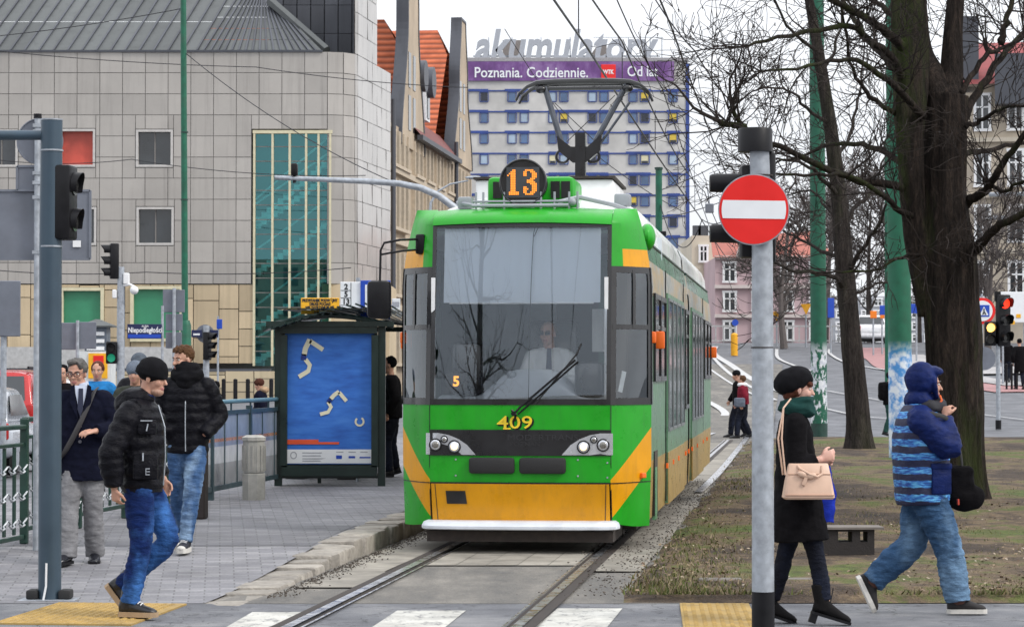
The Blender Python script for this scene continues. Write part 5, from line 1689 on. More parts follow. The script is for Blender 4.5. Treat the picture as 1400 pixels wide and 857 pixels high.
# two leaping swimmers drawn as angled strokes
band([(442, 478), (424, 466)], 6, m_diver, 'poster_figure'); band([(424, 464), (418, 476), (416, 486)], 7, m_diver, 'poster_figure')
band([(416, 484), (415, 492)], 7, m_navy, 'poster_figure'); band([(418, 491), (424, 499), (422, 507), (409, 515)], 6, m_diver, 'poster_figure')
band([(474, 548), (464, 536)], 5, m_diver, 'poster_figure'); band([(464, 535), (457, 540), (452, 546)], 5.5, m_diver, 'poster_figure')
band([(453, 545), (449, 550)], 6, m_navy, 'poster_figure'); band([(449, 549), (453, 556), (449, 563), (438, 566)], 5, m_diver, 'poster_figure')
arc_ = [(492 + 5.5 * math.cos(a), 576 + 5.5 * math.sin(a)) for a in [R(-60) + R(290) * i / 12 for i in range(13)]]
band(arc_, 2.6, m_diver, 'poster_figure')
m_pored = mat('poster_red', (0.7, 0.09, 0.03), 0.4, var=0.08)
for x0, x1, y0, y1 in ((391, 436, 600.5, 604), (391, 464, 603.9, 607)):
    MB().quad(px3(x0, y0, -0.038), px3(x1, y0, -0.038), px3(x1, y1, -0.038), px3(x0, y1, -0.038)).build('poster_red_line', m_pored, po)
fm_ = MB()
for yy_ in (618, 622, 626, 629): fm_.quad(px3(414, yy_, -0.038), px3(414 + random.uniform(22, 38), yy_, -0.038), px3(440, yy_ + 1.4, -0.038), px3(414, yy_ + 1.4, -0.038))
for x0 in (460, 477, 493): fm_.quad(px3(x0, 617, -0.038), px3(x0 + 10, 617, -0.038), px3(x0 + 10, 618.3, -0.038), px3(x0, 618.3, -0.038))
fm_.build('poster_small_print', mat('print_grey', (0.35, 0.36, 0.4), 0.5), po)
fl = MB(); fl.quad(px3(460, 622, -0.038), px3(468, 622, -0.038), px3(468, 627, -0.038), px3(460, 627, -0.038)); fl.quad(px3(477, 623, -0.038), px3(486, 623, -0.038), px3(486, 626, -0.038), px3(477, 626, -0.038)); fl.quad(px3(492, 624, -0.038), px3(507, 624, -0.038), px3(507, 626, -0.038), px3(492, 626, -0.038))
fl.build('poster_emblem', m_signblue, po)
band([(402 + 4 * math.cos(a), 622 + 4.5 * math.sin(a)) for a in [R(30 * i) for i in range(13)]], 1.3, mat('print_grey', (0.35, 0.36, 0.4), 0.5), 'poster_emblem')
for py in (655, 661): pass
MB().box((hx(452), 0, hz(651)), ((520 - 383) / ks, 0.06, 0.05)).build('lower_rail', m_shel, sh)
# roof: shallow barrel of slats on curved ribs
rf = MB()
ns = 15
for i in range(ns + 1):
    u = i / ns
    x = hx(366) + (hx(540) - hx(366)) * u
    z = hz(444) + 0.02 + 0.16 * math.sin(math.pi * (0.08 + 0.84 * u)) ** 0.8
    rf.box((x + dsh * D / 2, D / 2 - 0.15, z), (0.085, D + 0.6, 0.025), Matrix.Rotation(-R(32) * math.cos(math.pi * u), 3, 'Y') @ Matrix.Rotation(-TA, 3, 'Z'))
rf.build('roof_slat', m_shel, sh)
for d in (-0.1, D):
    rg = MB()
    rg.tube([(hx(366) + dsh * d + (hx(540) - hx(366)) * u, d, hz(446) + 0.14 * math.sin(math.pi * u)) for u in lin(0, 1, 10)], 0.035, 6)
    rg.box((hx(453) + dsh * d, d, hz(443)), ((540 - 366) / ks, 0.08, 0.07))
    rg.build('roof_rib', m_shel, sh)
MB().box((hx(453) + dsh * D / 2, D / 2 - 0.1, hz(443) + 0.20), (1.4, D + 0.3, 0.02), (0, 0, -TA)).build('roof_panel', glass('roof_acrylic', (0.5, 0.55, 0.56), 0.1), sh)
bn = MB(); bn.box((hx(420) + dsh * 2.2, 2.2, 0.45), (0.35, 3.2, 0.05), (0, 0, -TA)); bn.box((hx(420) + 0.1, 0.9, 0.22), (0.05, 0.05, 0.44)); bn.box((hx(420) + 0.4, 3.5, 0.22), (0.05, 0.05, 0.44)); bn.build('bench', m_shel, sh)
gl = MB(); gl.box((hx(381) + dsh * D / 2, D / 2, 1.1), (0.012, D - 0.2, 1.6), (0, 0, -TA)); gl.build('side_glass', glass('shelter_glass', (0.7, 0.78, 0.78), 0.08), sh)
# stop signs on a post rising above the shelter roof
Yp = 35.2; kp = sc(Yp); b = V(((478 - 700) / kp, Yp + 0.4, PZ(Yp)))
ss = thing('stop_sign', 'tram stop sign cluster with yellow notice and white line plate above the shelter', 'stop sign', b)
def sx_(px): return (px - 478) / kp
def sz_(py): return at(0, py, Yp).z - b.z
def splate(px0, px1, py0, py1, m, name, y=0.0, par=None):
    mb = MB(); mb.bbox(((sx_(px0) + sx_(px1)) / 2, y, (sz_(py0) + sz_(py1)) / 2), ((px1 - px0) / kp, 0.02, (py1 - py0) / kp), 0.008)
    return mb.build(name, m, par or ss)
MB().cyl((sx_(487), 0.06, 0), (sx_(487), 0.06, sz_(378)), 0.03, n=12).build('post', m_galv, ss, True)
MB().cyl((sx_(408), 0.05, sz_(417)), (sx_(545), 0.05, sz_(417)), 0.018, n=8).build('cross_bar', m_galv, ss, True)
yp_ = splate(408, 461, 406, 428.5, m_signyellow, 'yellow_notice')
def stext(s, px, py, h, m, par, name='sign_text', w=None, y=-0.0125):
    mb = text_mb(s, h / kp * 1.38, facing((sx_(px), y, sz_(py)), (0, -1, 0)), 0.0005, 0.004)
    if w:
        xs_ = [v[0] for v in mb.v]; k_ = (w / kp) / (max(xs_) - min(xs_)); c_ = (max(xs_) + min(xs_)) / 2
        mb.v = [((v[0] - c_) * k_ + sx_(px), v[1], v[2]) for v in mb.v]
    return mb.build(name, m, par)
m_ink = mat('sign_ink', (0.012, 0.012, 0.015), 0.5, var=0.1)
for i, (s, w) in enumerate((('PRZYSTANEK PODWÓJNY', 49), ('DRUGI POCIĄG', 29), ('NIE ZATRZYMUJE SIĘ', 40), ('PONOWNIE', 22))):
    stext(s, 434.5, 409.8 + i * 5.0, 3.9, m_ink, yp_, w=w)
wp2 = splate(462.5, 492, 384, 427.5, m_signwhite, 'line_plate')
for i, s in enumerate(('2', '5', '13')): stext(s, 470.5, 391 + i * 10.3, 7.5, m_ink, wp2)
ln3 = MB()
for py in (395.8, 406, 416.3): ln3.box((sx_(470), -0.0125, sz_(py)), (14 / kp, 0.003, 0.8 / kp))
ln3.box((sx_(477.3), -0.0125, sz_(401)), (0.8 / kp, 0.003, 32 / kp)); ln3.build('plate_line', m_ink, wp2)
bs = splate(490.5, 532, 382, 435, m_signblue, 'stop_board', -0.03)
MB().box((sx_(511), -0.043, sz_(406)), (28 / kp, 0.006, 36 / kp)).build('board_panel', m_signwhite, bs)
ic = MB(); ic.box((sx_(511), -0.05, sz_(407)), (17 / kp, 0.006, 22 / kp)); ic.tube([(sx_(505), -0.05, sz_(392)), (sx_(517), -0.05, sz_(392))], 0.006, 5); ic.box((sx_(507), -0.054, sz_(404)), (0, 0, 0)) if False else None
ic.build('tram_symbol', m_ink, bs)
wi = MB(); wi.box((sx_(511), -0.055, sz_(403)), (13 / kp, 0.006, 8 / kp)); wi.build('tram_symbol_window', m_signwhite, bs)
pl2 = splate(534, 545.5, 407, 428, m_signwhite, 'side_plate'); MB().box((sx_(539.5), -0.0125, sz_(415)), (9 / kp, 0.003, 7 / kp)).build('plate_print', mat('print_grey', (0.35, 0.36, 0.4), 0.5), pl2)

# ---- galvanised signal arm behind the tram
Y = 45.0; k = sc(Y); b = V(((643 - 700) / k, Y, PZ(Y)))
t = thing('curved_signal_arm', 'long galvanised curved arm reaching from behind the tram across the theatre window', 'signal arm', b)
def q(px, py): return V(((px - 643) / k, 0, at(0, py, Y).z - b.z))
MB().tube([V((0, 0, 0)), q(643, 400), q(641, 320), q(634, 298), q(620, 283), q(600, 268), q(575, 257), q(545, 251), q(500, 248), q(375, 243)], [0.085, 0.08, 0.075, 0.07, 0.065, 0.06, 0.058, 0.055, 0.05, 0.04], 14).build('arm', m_galv, t, True)
c = MB(); c.bbox(q(402, 232) , (0.12, 0.14, 0.22), 0.03); c.cyl(q(402, 232), q(402, 250), 0.03); c.build('camera_head', m_black, t, True)

# ---- tall green poles
def pole(name, label, cat, px, pyb, Y, r, ztop, extra=None, m=None, base=None, tilt=0.0):
    p = GT(px, pyb) if Y is None else V(((px - 700) / sc(Y), Y, H((px - 700) / sc(Y), Y)))
    t = thing(name, label, cat, p)
    MB().tube([(0, 0, -0.05), (tilt * 0.4, 0, ztop * 0.4), (tilt, 0, ztop)], [r * 1.06, r, r * 0.88], 20).build('pole_shaft', m or m_green, t, True)
    return t, p
t, p = pole('green_pole', 'tall slim green pole in front of the theatre wall', 'pole', 254, None, 68, 0.085, 15, tilt=-0.12)
MB().tube([(0, 0, 0), (0, 0, at(0, 445, 68).z - p.z), (0, 0, at(0, 438, 68).z - p.z)], [0.15, 0.145, 0.1], 16).build('base_sleeve', m_green, t, True)
for py in (180, 272): MB().cyl((0 - 0.05, 0, at(0, py, 68).z - p.z), (-0.05, 0, at(0, py + 2, 68).z - p.z), 0.1, n=14).build('joint_ring', m_dkgreen, t, True)
t, p = pole('green_pole', 'short topped green pole rising behind the tram roof', 'pole', 901, None, 62, 0.09, at(0, 230, 62).z)
MB().cyl((0, 0, at(0, 232, 62).z), (0, 0, at(0, 229, 62).z), 0.1, n=14).build('pole_top', m_dkgreen, t, True)
cbx = MB(); cbx.bbox((0.02, -0.1, at(0, 320, 62).z), (0.3, 0.2, 0.12), 0.02); cbx.build('wire_bracket', m_black, t)
def peel_mat(name, c1, c2, under, lo, hi, thr):
    t = NT(name)
    sep = t.n('ShaderNodeSeparateXYZ'); t.l(t.obj(), sep.inputs[0])
    n = t.noise(4.5, 8, t.mapv((1, 1, 0.55)), rough=0.7)
    f = t.ramp(n, [(thr, 0.0), (thr + 0.02, 1.0)])
    zm = t.n('ShaderNodeMapRange'); zm.inputs['From Min'].default_value = hi + 0.25; zm.inputs['From Max'].default_value = hi - 0.1
    t.l(sep.outputs['Z'], zm.inputs['Value'])
    zl = t.n('ShaderNodeMapRange'); zl.inputs['From Min'].default_value = lo - 0.1; zl.inputs['From Max'].default_value = lo + 0.1
    t.l(sep.outputs['Z'], zl.inputs['Value'])
    m1 = t.n('ShaderNodeMath', operation='MULTIPLY'); t.l(zm.outputs[0], m1.inputs[0]); t.l(zl.outputs[0], m1.inputs[1])
    m2 = t.n('ShaderNodeMath', operation='MULTIPLY'); t.l(m1.outputs[0], m2.inputs[0]); t.l(f, m2.inputs[1])
    pc = t.ramp(t.noise(7, 5), [(0.4, c1), (0.6, c2)])
    gr = t.ramp(t.noise(5, 5), [(0.3, tuple(x * 0.7 for x in under)), (0.7, under)])
    t.l(t.mix(m2.outputs[0], gr, pc), t.b.inputs['Base Color']); t.b.inputs['Roughness'].default_value = 0.55
    return t.m
m_peel = peel_mat('peeling_green_pole', (0.5, 0.53, 0.6), (0.7, 0.72, 0.75), (0.004, 0.105, 0.058), 0.35, 2.25, 0.5)
m_post = peel_mat('postered_green_pole', (0.06, 0.26, 0.6), (0.68, 0.74, 0.8), (0.004, 0.12, 0.062), 0.1, 2.05, 0.3)
t, p = pole('green_pole', 'tall green pole with peeling white poster scraps left of the thin trunk', 'pole', 1120, 600, None, 0.2, 15, m=m_peel, tilt=-0.05)
t['label'] = 'tall green pole with white poster scraps beside the woman in the black coat'
MB().cyl((0, 0, 0), (0, 0, 0.4), 0.215, n=18).build('pole_base', m_dkgreen, t, True)
t, p = pole('green_pole', 'tall thick green pole pasted with blue and white posters beside the thick tree', 'pole', 1232, 632, None, 0.215, 14, m=m_post, tilt=-0.1)
t, p = pole('green_pole', 'thin distant green pole beside the postered pole', 'pole', 1213, None, 92, 0.085, 9)

# ---- no-entry sign pole
Y = 16.5; k = sc(Y); b = V(((1042.5 - 700) / k, Y, 0.0))
ne = thing('no_entry_sign', 'round red no-entry sign with white bar on a galvanised signal post', 'road sign', b)
def nx(px): return (px - 1042.5) / k
def nz(py): return at(0, py, Y).z
MB().tube([(0, 0, 0), (0, 0, nz(808))], [0.074, 0.0735], 28).build('base_sleeve', m_black, ne, True)
MB().tube([(0, 0, nz(808)), (0, 0, nz(340)), (-0.02, 0, nz(190))], [0.072, 0.068, 0.063], 28).build('post', m_galv, ne, True)
MB().tube([(nx(1033), 0, nz(208)), (nx(1033), 0, nz(178)), (nx(1033), 0, nz(176))], [0.112, 0.112, 0.106], 32).build('post_cap', m_black, ne, True)
for py in (475, 240): MB().cyl((-0.003, 0, nz(py) - 0.004), (-0.003, 0, nz(py) + 0.004), 0.0725, n=28).build('joint_ring', m_rust, ne, True)
dn = V((-0.10, -1, 0)).normalized()
cs = V((nx(1029), -0.1, nz(288)))
MS = facing(cs, dn)
sd_ = MB()
sd_.v = []; rr0 = 48.5 / k
ringA = [[MS @ V((rr0 * q_ * math.cos(2 * math.pi * i / 64), rr0 * q_ * math.sin(2 * math.pi * i / 64), z)) for i in range(64)] for q_, z in ((1, -0.02), (1.0, 0.0))]
sd_.rings(ringA); so = sd_.build('sign_plate', m_galv, ne, True)
fr2 = MB(); fr2.rings([[MS @ V((rr0 * 0.965 * math.cos(2 * math.pi * i / 64), rr0 * 0.965 * math.sin(2 * math.pi * i / 64), z)) for i in range(64)] for z in (0.0, 0.004)]); fr2.build('red_face', m_signred, so)
wbm = MB(); wv = 0.875 * rr0; hv = 0.255 * rr0
pts_ = []
for i in range(9):
    y_ = -hv + 2 * hv * i / 8; pts_.append((math.sqrt((0.90 * rr0) ** 2 - y_ ** 2), y_))
poly = pts_ + [(-x, y) for x, y in reversed(pts_)]
wbm.prism(poly, lambda a, b: MS @ (Matrix.Rotation(R(-1.2), 3, 'Z') @ V((a, b, 0.005))), MS.to_3x3() @ V((0, 0, 0.002))); wbm.build('white_bar', m_signwhite, so)
for py in (255, 318): MB().box((0, -0.05, nz(py)), (0.15, 0.09, 0.03)).build('clamp', m_galv, ne)
# signal heads behind the sign
h1 = MB(); h1.bbox((nx(1025), 0.12, nz(288)), (0.1, 0.2, 0.6), 0.02); ho = h1.build('signal_head', m_black, ne, True)
for py in (249, 318):
    v = MB(); c = V((nx(1018), 0.1, nz(py))); v.rings([[c + V((-0.0 - L_, 0.062 * r_ * math.cos(a), 0.062 * r_ * math.sin(a) + dz_)) for a in lin(0, 2 * math.pi, 20)[:-1]] for L_, r_, dz_ in ((0, 1.05, 0), (0.2, 0.95, -0.0), (0.215, 0.88, -0.004))]); v.build('visor', m_black, ho, True)
h2 = MB(); h2.bbox((nx(1054), 0.1, nz(283)), (0.075, 0.16, 0.72), 0.02); h2.build('signal_head', m_black, ne, True)
MB().tube([(0, 0.05, nz(225)), (nx(1054), 0.1, nz(225))], 0.015, 6).tube([(0, 0.05, nz(345)), (nx(1025), 0.1, nz(335))], 0.015, 6).build('head_bracket', m_black, ne)

# ---- low concrete block
b = G(1166, 770); k = sc(b.y)
t = thing('concrete_bench_block', 'low dark concrete block with slab top and square holes on the grass', 'concrete block', V((b.x, b.y, 0.03)))
m_blk = mat('dark_concrete', (0.026, 0.022, 0.021), 0.9, var=0.25, scale=10, bump=0.5)
mb = MB(); mb.box((0.02, 0.14, 0.282), (78 / k, 0.36, 0.02)); mb.build('slab', mat('slab_concrete', (0.17, 0.15, 0.135), 0.9, var=0.2), t)
mb = MB()
W_ = 68 / k
mb.box((-0.03, 0.14, 0.08), (W_, 0.3, 0.16)); mb.box((-0.03, 0.14, 0.262), (W_, 0.3, 0.02))
for x, w in ((-0.03 - W_ / 2 + 0.06, 0.12), (-0.03 + W_ / 2 - 0.03, 0.06), (0.03, 0.07)): mb.box((x, 0.14, 0.206), (w, 0.3, 0.092))
mb.build('block', m_blk, t)
b = GT(1385, 612); t = tag(MB().bbox((0, 0, 0.03), (0.9, 0.7, 0.1), 0.02).build('stone_slab', mat('slab_dark', (0.08, 0.08, 0.09), 0.7, var=0.2), loc=(b.x, b.y, b.z)), 'flat dark stone slab lying on the grass right of the thick tree', 'slab')
t['label'] = 'flat dark stone slab lying on the verge below the red traffic light'
for (px, py, w) in ((985, 803, 0.34), (1090, 803, 0.42)):
    b = G(px, py); mb = MB(); mb.bbox((0, 0, 0.05), (w, 0.16, 0.05), 0.015)
    tag(mb.build('kerb_fragment', mat('slab_concrete', (0.17, 0.15, 0.135)), loc=(b.x, b.y, 0.0)), 'pale broken stone strip in the soil %s' % ('beside the galvanised sign post' if px < 1000 else 'behind the legs of the woman in black'), 'stone')

# ---- signals and signs across the road, seen against the theatre
Y = 60.0; k = sc(Y)
def root_at(px, Y): x = (px - 700) / sc(Y); return V((x, Y, H(x, Y)))
b = root_at(165, Y); t = thing('traffic_light', 'grey signal pole with dome camera and three-lamp signal turned sideways', 'traffic light', b)
def lx(px): return (px - 165) / k
def lz(py): return at(0, py, Y).z - b.z
MB().tube([(0, 0, 0), (0, 0, lz(430)), (0, 0, lz(365))], [0.1, 0.09, 0.08], 16).build('pole', m_galv, t, True)
MB().tube([(0, 0, lz(375)), (lx(160), 0, lz(362)), (lx(155), 0, lz(358))], 0.03, 8).build('head_arm', m_galv, t, True)
head(t, (lx(150), 0, lz(357)), (-1, -0.25, 0), 3, 0.105, pitch=0.27, depth=0.2)
mb = MB(); mb.bbox((lx(173), -0.05, lz(381)), (0.14, 0.12, 0.26), 0.02); mb.bbox((lx(157), -0.05, lz(402)), (0.1, 0.12, 0.2), 0.02); mb.build('control_box', m_white, t)
mb = MB(); mb.tube([(0, 0, lz(391)), (lx(178), -0.1, lz(389)), (lx(184), -0.15, lz(392))], 0.03, 8); mb.ell((lx(184.5), -0.15, lz(397)), (0.1, 0.1, 0.1)); mb.build('dome_camera', m_white, t, True)
head(t, (lx(153), -0.1, lz(482)), (0.1, -1, 0), 2, 0.1, lit={1: 'g'}, pitch=0.25)
Y = 57.0; k = sc(Y); b = root_at(222, Y); t = thing('street_name_sign', 'navy street name sign Niepodległości on a thin post', 'street sign', b)
MB().cyl((0, 0, 0), (0, 0, at(0, 418, Y).z - b.z), 0.03, n=10).build('post', m_galv, t, True)
nb = MB(); nb.bbox(((198 - 222) / k, -0.05, at(0, 453, Y).z - b.z), (47 / k, 0.03, 20 / k), 0.006); no = nb.build('name_plate', mat('street_navy', (0.012, 0.02, 0.075), 0.4, var=0.1), t)
MB().box(((198 - 222) / k, -0.068, at(0, 459.5, Y).z - b.z), (45 / k, 0.006, 5 / k)).build('plate_stripe', m_signblue, no)
ttx = text_mb('Niepodległości', 0.16, facing(((199 - 222) / k, -0.069, at(0, 451.5, Y).z - b.z), (0, -1, 0)), 0.002, 0.004, sx=0.78); ttx.build('plate_text', m_signwhite, no)
text_mb('ALEJA', 0.06, facing(((199 - 222) / k, -0.069, at(0, 446, Y).z - b.z), (0, -1, 0)), 0.002, 0.001).build('plate_text', m_signwhite, no)
Y = 58.0; k = sc(Y); b = root_at(238, Y); t = thing('sign_post', 'post with three dark sign panels stacked, seen from behind by the green pole', 'sign post', b)
MB().cyl((0, 0, 0), (0, 0, at(0, 394, Y).z - b.z), 0.04, n=10).build('post', m_galv, t, True)
for (x0, x1, y0, y1) in ((222, 252, 396, 427), (226, 249, 429, 452), (226, 248, 454, 476)):
    mb = MB(); mb.bbox((((x0 + x1) / 2 - 238) / k, 0.06, at(0, (y0 + y1) / 2, Y).z - b.z), ((x1 - x0) / k, 0.03, (y1 - y0) / k), 0.01); mb.build('panel', m_signback, t)
Y = 62.0; k = sc(Y); b = root_at(282, Y); t = thing('traffic_light', 'signal post with round sign back and navy street plates beside the scarf man', 'traffic light', b)
t['label'] = 'signal post with round sign back and navy street plates behind the man with the scarf'
MB().cyl((0, 0, 0), (0, 0, at(0, 445, Y).z - b.z), 0.075, n=14).build('pole', m_galv, t, True)
head(t, (0.1, -0.12, at(0, 473, Y).z - b.z), (1, -0.35, 0), 3, 0.09, pitch=0.22)
mb = MB(); disc_back(mb, (-0.04, 0.1, at(0, 456, Y).z - b.z), 0.22, 0.03); mb.build('round_sign', m_signback, t, True)
for px in (269, 291):
    mb = MB(); mb.bbox(((px - 282) / k, -0.02 if px < 280 else 0.05, at(0, 456, Y).z - b.z), (14 / k, 0.03, 10 / k), 0.006); mo_ = mb.build('name_plate', mat('street_navy', (0.012, 0.02, 0.075)), t)
    MB().box(((px - 282) / k, -0.04 if px < 280 else 0.03, at(0, 457, Y).z - b.z), (9 / k, 0.004, 2.4 / k)).build('plate_text_line', m_signwhite, mo_)
Y = 64.0; k = sc(Y); b = root_at(298, Y); t = thing('sign_post', 'slim post with a small blue plate near the bollards', 'sign post', b)
MB().cyl((0, 0, 0), (0, 0, at(0, 432, Y).z - b.z), 0.025, n=8).build('post', m_galv, t, True)
mb = MB(); mb.bbox((0.04, -0.04, at(0, 443, Y).z - b.z), (0.14, 0.02, 0.24), 0.01); mb.build('plate', m_signblue, t)
Y = 52.0; k = sc(Y); b = root_at(106, Y); t = thing('sign_post', 'post with two grey sign backs side by side behind the man in glasses', 'sign post', b)
MB().cyl((0, 0, 0), (0, 0, at(0, 438, Y).z - b.z), 0.035, n=10).build('post', m_galv, t, True)
for (x0, x1, y0, y1) in ((76, 105, 441, 478), (107, 131, 440, 477)):
    mb = MB(); mb.bbox((((x0 + x1) / 2 - 106) / k, 0.05, at(0, (y0 + y1) / 2, Y).z - b.z), ((x1 - x0) / k, 0.03, (y1 - y0) / k), 0.012); mb.build('panel', m_signback, t)
# advertising kiosk
Y = 84.0; k = sc(Y); b = root_at(130, Y); t = thing('news_kiosk', 'small kiosk with a yellow and red poster behind the man in glasses', 'kiosk', b)
def kz(py): return at(0, py, Y).z - b.z
MB().box((0, 0.5, kz(480) / 2), (44 / k, 1.0, kz(480))).build('kiosk_body', mat('kiosk_white', (0.6, 0.62, 0.62), 0.5, var=0.1), t)
MB().box((0, 0.5, (kz(480) + kz(447)) / 2), (30 / k, 0.8, kz(447) - kz(480))).build('upper_body', mat('kiosk_dark', (0.1, 0.12, 0.15), 0.5, var=0.4, scale=4), t)
mb = MB(); mb.rings([[V((x * s, 0.5 + y * s, z)) for x, y in ((-.55, -.6), (.55, -.6), (.55, .6), (-.55, .6))] for s, z in ((1, kz(447)), (1, kz(445)), (0.1, kz(436)))]); mb.build('kiosk_roof', m_zinc, t)
mb = MB().box((0.1, -0.02, kz(500)), (26 / k, 0.04, 34 / k)).build('poster', m_signyellow, t); MB().box((0.12, -0.05, kz(493)), (14 / k, 0.02, 14 / k)).build('poster_square', m_signred, mb)
for i in range(3): MB().box((0.0, 0.08, kz(476 - i * 10)), (24 / k, 0.04, 5 / k)).build('shelf_print', m_white, t)
# bollards in front of the low wall
b0 = MB(); b0.cyl((0, 0, 0), (0, 0, 0.86), 0.085, n=12); b0.ell((0, 0, 0.86), (0.085, 0.085, 0.05))
bo = None
for i, px in enumerate((290, 306, 322, 339, 355, 371)):
    p = root_at(px, 103.0)
    if bo is None: bo = b0.build('bollard', m_black, smooth=True)
    else:
        bo = bo.copy(); COL.objects.link(bo)
    bo.location = p
    tag(bo, 'black iron bollard in the row before the low sandstone wall', 'bollard', 'black bollards before the sandstone wall')
# street lamp by the gabled house
Y = 98.0; k = sc(Y); b = root_at(588, Y); t = thing('street_lamp', 'thin street lamp curving out from the gabled house front', 'street lamp', b)
def q2(px, py): return V(((px - 588) / k, 0, at(0, py, Y).z - b.z))
MB().tube([V((0, 0, 0)), q2(587, 300), q2(589, 277), q2(598, 262), q2(615, 252), q2(640, 247)], [0.09, 0.07, 0.05, 0.04, 0.035, 0.03], 8).build('lamp_arm', m_galv, t, True)
MB().ell(q2(647, 243), (0.32, 0.12, 0.07)).build('lamp_head', m_galv, t, True)

# ---- beyond the verge: signal, signs, railing
b = GT(1365, 587); Y = b.y; k = sc(Y); t = thing('traffic_light', 'traffic light showing red with a lit amber side lamp right of the thick tree', 'traffic light', b)
t['label'] = 'traffic light showing red with a lit amber lamp beside it, near the stone building'
def z_(py): return at(0, py, Y).z - b.z
MB().tube([(0, 0, 0), (0, 0, z_(470))], 0.065, 14).build('pole', m_galv, t, True)
MB().cyl((0, 0, 0), (0, 0, z_(574)), 0.085, n=14).build('pole_base', m_black, t, True)
head(t, ((1374 - 1365) / k, -0.1, z_(438)), (0.35, -1, 0), 3, 0.155, lit={0: 'r'}, pitch=23 / k)
head(t, ((1354 - 1365) / k, -0.1, z_(456)), (-0.05, -1, 0), 2, 0.13, lit={0: 'a'}, pitch=16 / k)
MB().box((0, 0.05, z_(405)), (0.17, 0.12, 0.28)).build('top_box', m_black, t)
b = GT(1343, 565); Y = b.y; k = sc(Y); t = thing('pedestrian_zone_sign', 'round red-rimmed sign with a blue crossing symbol half hidden by the thick trunk', 'road sign', b)
def z_(py): return at(0, py, Y).z - b.z
MB().cyl((0, 0, 0), (0, 0, z_(402)), 0.035, n=10).build('post', m_galv, t, True)
def rdisc(c, r, m, name, par, y, n=36):
    mb = MB(); c = V(c); mb.cyl(c + V((0, y, 0)), c + V((0, y + 0.015, 0)), r, n=n); return mb.build(name, m, par)
c = (0, 0, z_(425)); pl3 = rdisc(c, 18 / k, m_signred, 'sign_plate', t, -0.06); rdisc(c, 14 / k, m_signwhite, 'white_face', pl3, -0.08)
mb = MB(); mb.box((0.05, -0.085, c[2]), (15 / k, 0.012, 16 / k)); mb.build('blue_square', m_signblue, pl3)
mb = MB(); mb.prism([(-6 / k, -6 / k), (6 / k, -6 / k), (0, 6 / k)], lambda a, b: (a + 0.05, -0.095, c[2] + b), (0, 0.004, 0)); tr_ = mb.build('symbol_triangle', m_signwhite, pl3)
mb = MB(); mb.tube([(0.05, -0.1, c[2] + 3 / k), (0.05, -0.1, c[2] - 1 / k), (0.01, -0.1, c[2] - 5 / k)], 0.02, 5); mb.tube([(0.05, -0.1, c[2] - 1 / k), (0.11, -0.1, c[2] - 5 / k)], 0.02, 5); mb.build('symbol_walker', m_ink, pl3)
rdisc((0.05, 0, z_(490)), 16 / k, m_signback, 'grey_disc', t, -0.04)
Y = 95.0; k = sc(Y); b = root_at(1382, Y); t = thing('information_board', 'pale information board with yellow marks behind the red traffic light', 'board', b)
MB().cyl((-0.3, 0, 0), (-0.3, 0, at(0, 402, Y).z - b.z), 0.04, n=8).cyl((0.5, 0, 0), (0.5, 0, at(0, 402, Y).z - b.z), 0.04, n=8).build('post', m_galv, t)
mb = MB(); mb.bbox((0, -0.06, at(0, 420, Y).z - b.z), (36 / k, 0.05, 42 / k), 0.02); bo_ = mb.build('board', m_signwhite, t)
for dy, dx in ((432, 10), (441, 2)): MB().box((dx / k, -0.095, at(0, dy, Y).z - b.z), (6 / k, 0.02, 5 / k)).build('yellow_mark', m_signyellow, bo_)
def far_sign(kind, label, px, py, w, h, m, Y, shape='rect', grp=None, pyb=470):
    k = sc(Y); b = root_at(px, Y)
    t = thing(kind, label, 'road sign', b, group=grp)
    z = at(0, py, Y).z - b.z
    MB().cyl((0, 0, 0), (0, 0, z + h / 2 / k), 0.04, n=8).build('post', m_galv, t)
    mb = MB()
    if shape == 'tri': mb.prism([(-w / 2 / k, h / 2 / k), (w / 2 / k, h / 2 / k), (0, -h / 2 / k)], lambda a, b_: (a, -0.08, z + b_), (0, 0.03, 0))
    elif shape == 'disc': mb.cyl((0, -0.08, z), (0, -0.05, z), w / 2 / k, n=24)
    else: mb.bbox((0, -0.07, z), (w / k, 0.04, h / k), 0.02)
    mb.build('sign_face', m, t)
    return t
m_yt = mat('give_way_yellow', (0.75, 0.36, 0.01), 0.5, var=0.1)
far_sign('give_way_sign', 'yellow inverted triangle sign just right of the no-entry post', 1062, 433, 14, 14, m_yt, 128, 'tri')['label'] = 'low yellow inverted triangle sign between the no-entry post and the peeling pole'
far_sign('give_way_sign', 'higher yellow inverted triangle sign beside the peeling green pole', 1102, 423, 15, 15, m_yt, 126, 'tri')
far_sign('blue_road_sign', 'upright blue sign between the peeling pole and the thin trunk', 1136, 421, 9, 27, m_signblue, 120)
far_sign('blue_road_sign', 'blue sign beside the thin distant green pole', 1211, 424, 17, 13, m_signblue, 110)['label'] = 'square blue road sign just above the white car'
far_sign('blue_road_sign', 'blue sign between the postered pole and the thick trunk', 1253, 422, 16, 13, m_signblue, 112)
far_sign('orange_board', 'larger orange road works board above the white car', 1194, 430, 9, 10, m_orange, 118)
far_sign('orange_board', 'smaller orange road works board above the white car', 1206, 431, 6, 9, m_orange, 119)
far_sign('keep_right_sign', 'round blue keep-side sign over a yellow beacon in front of the pink house', 1005, 441, 9, 9, m_signblue, 118, 'disc')
Y = 117.8; b = root_at(1004, Y); mb = MB(); mb.cyl((0, 0, 0.0), (0, 0, 0.95), 0.16, n=12); mb.ell((0, 0, 0.95), (0.16, 0.16, 0.1)); mb.cyl((0, 0, 0.4), (0, 0, 0.5), 0.165, n=12)
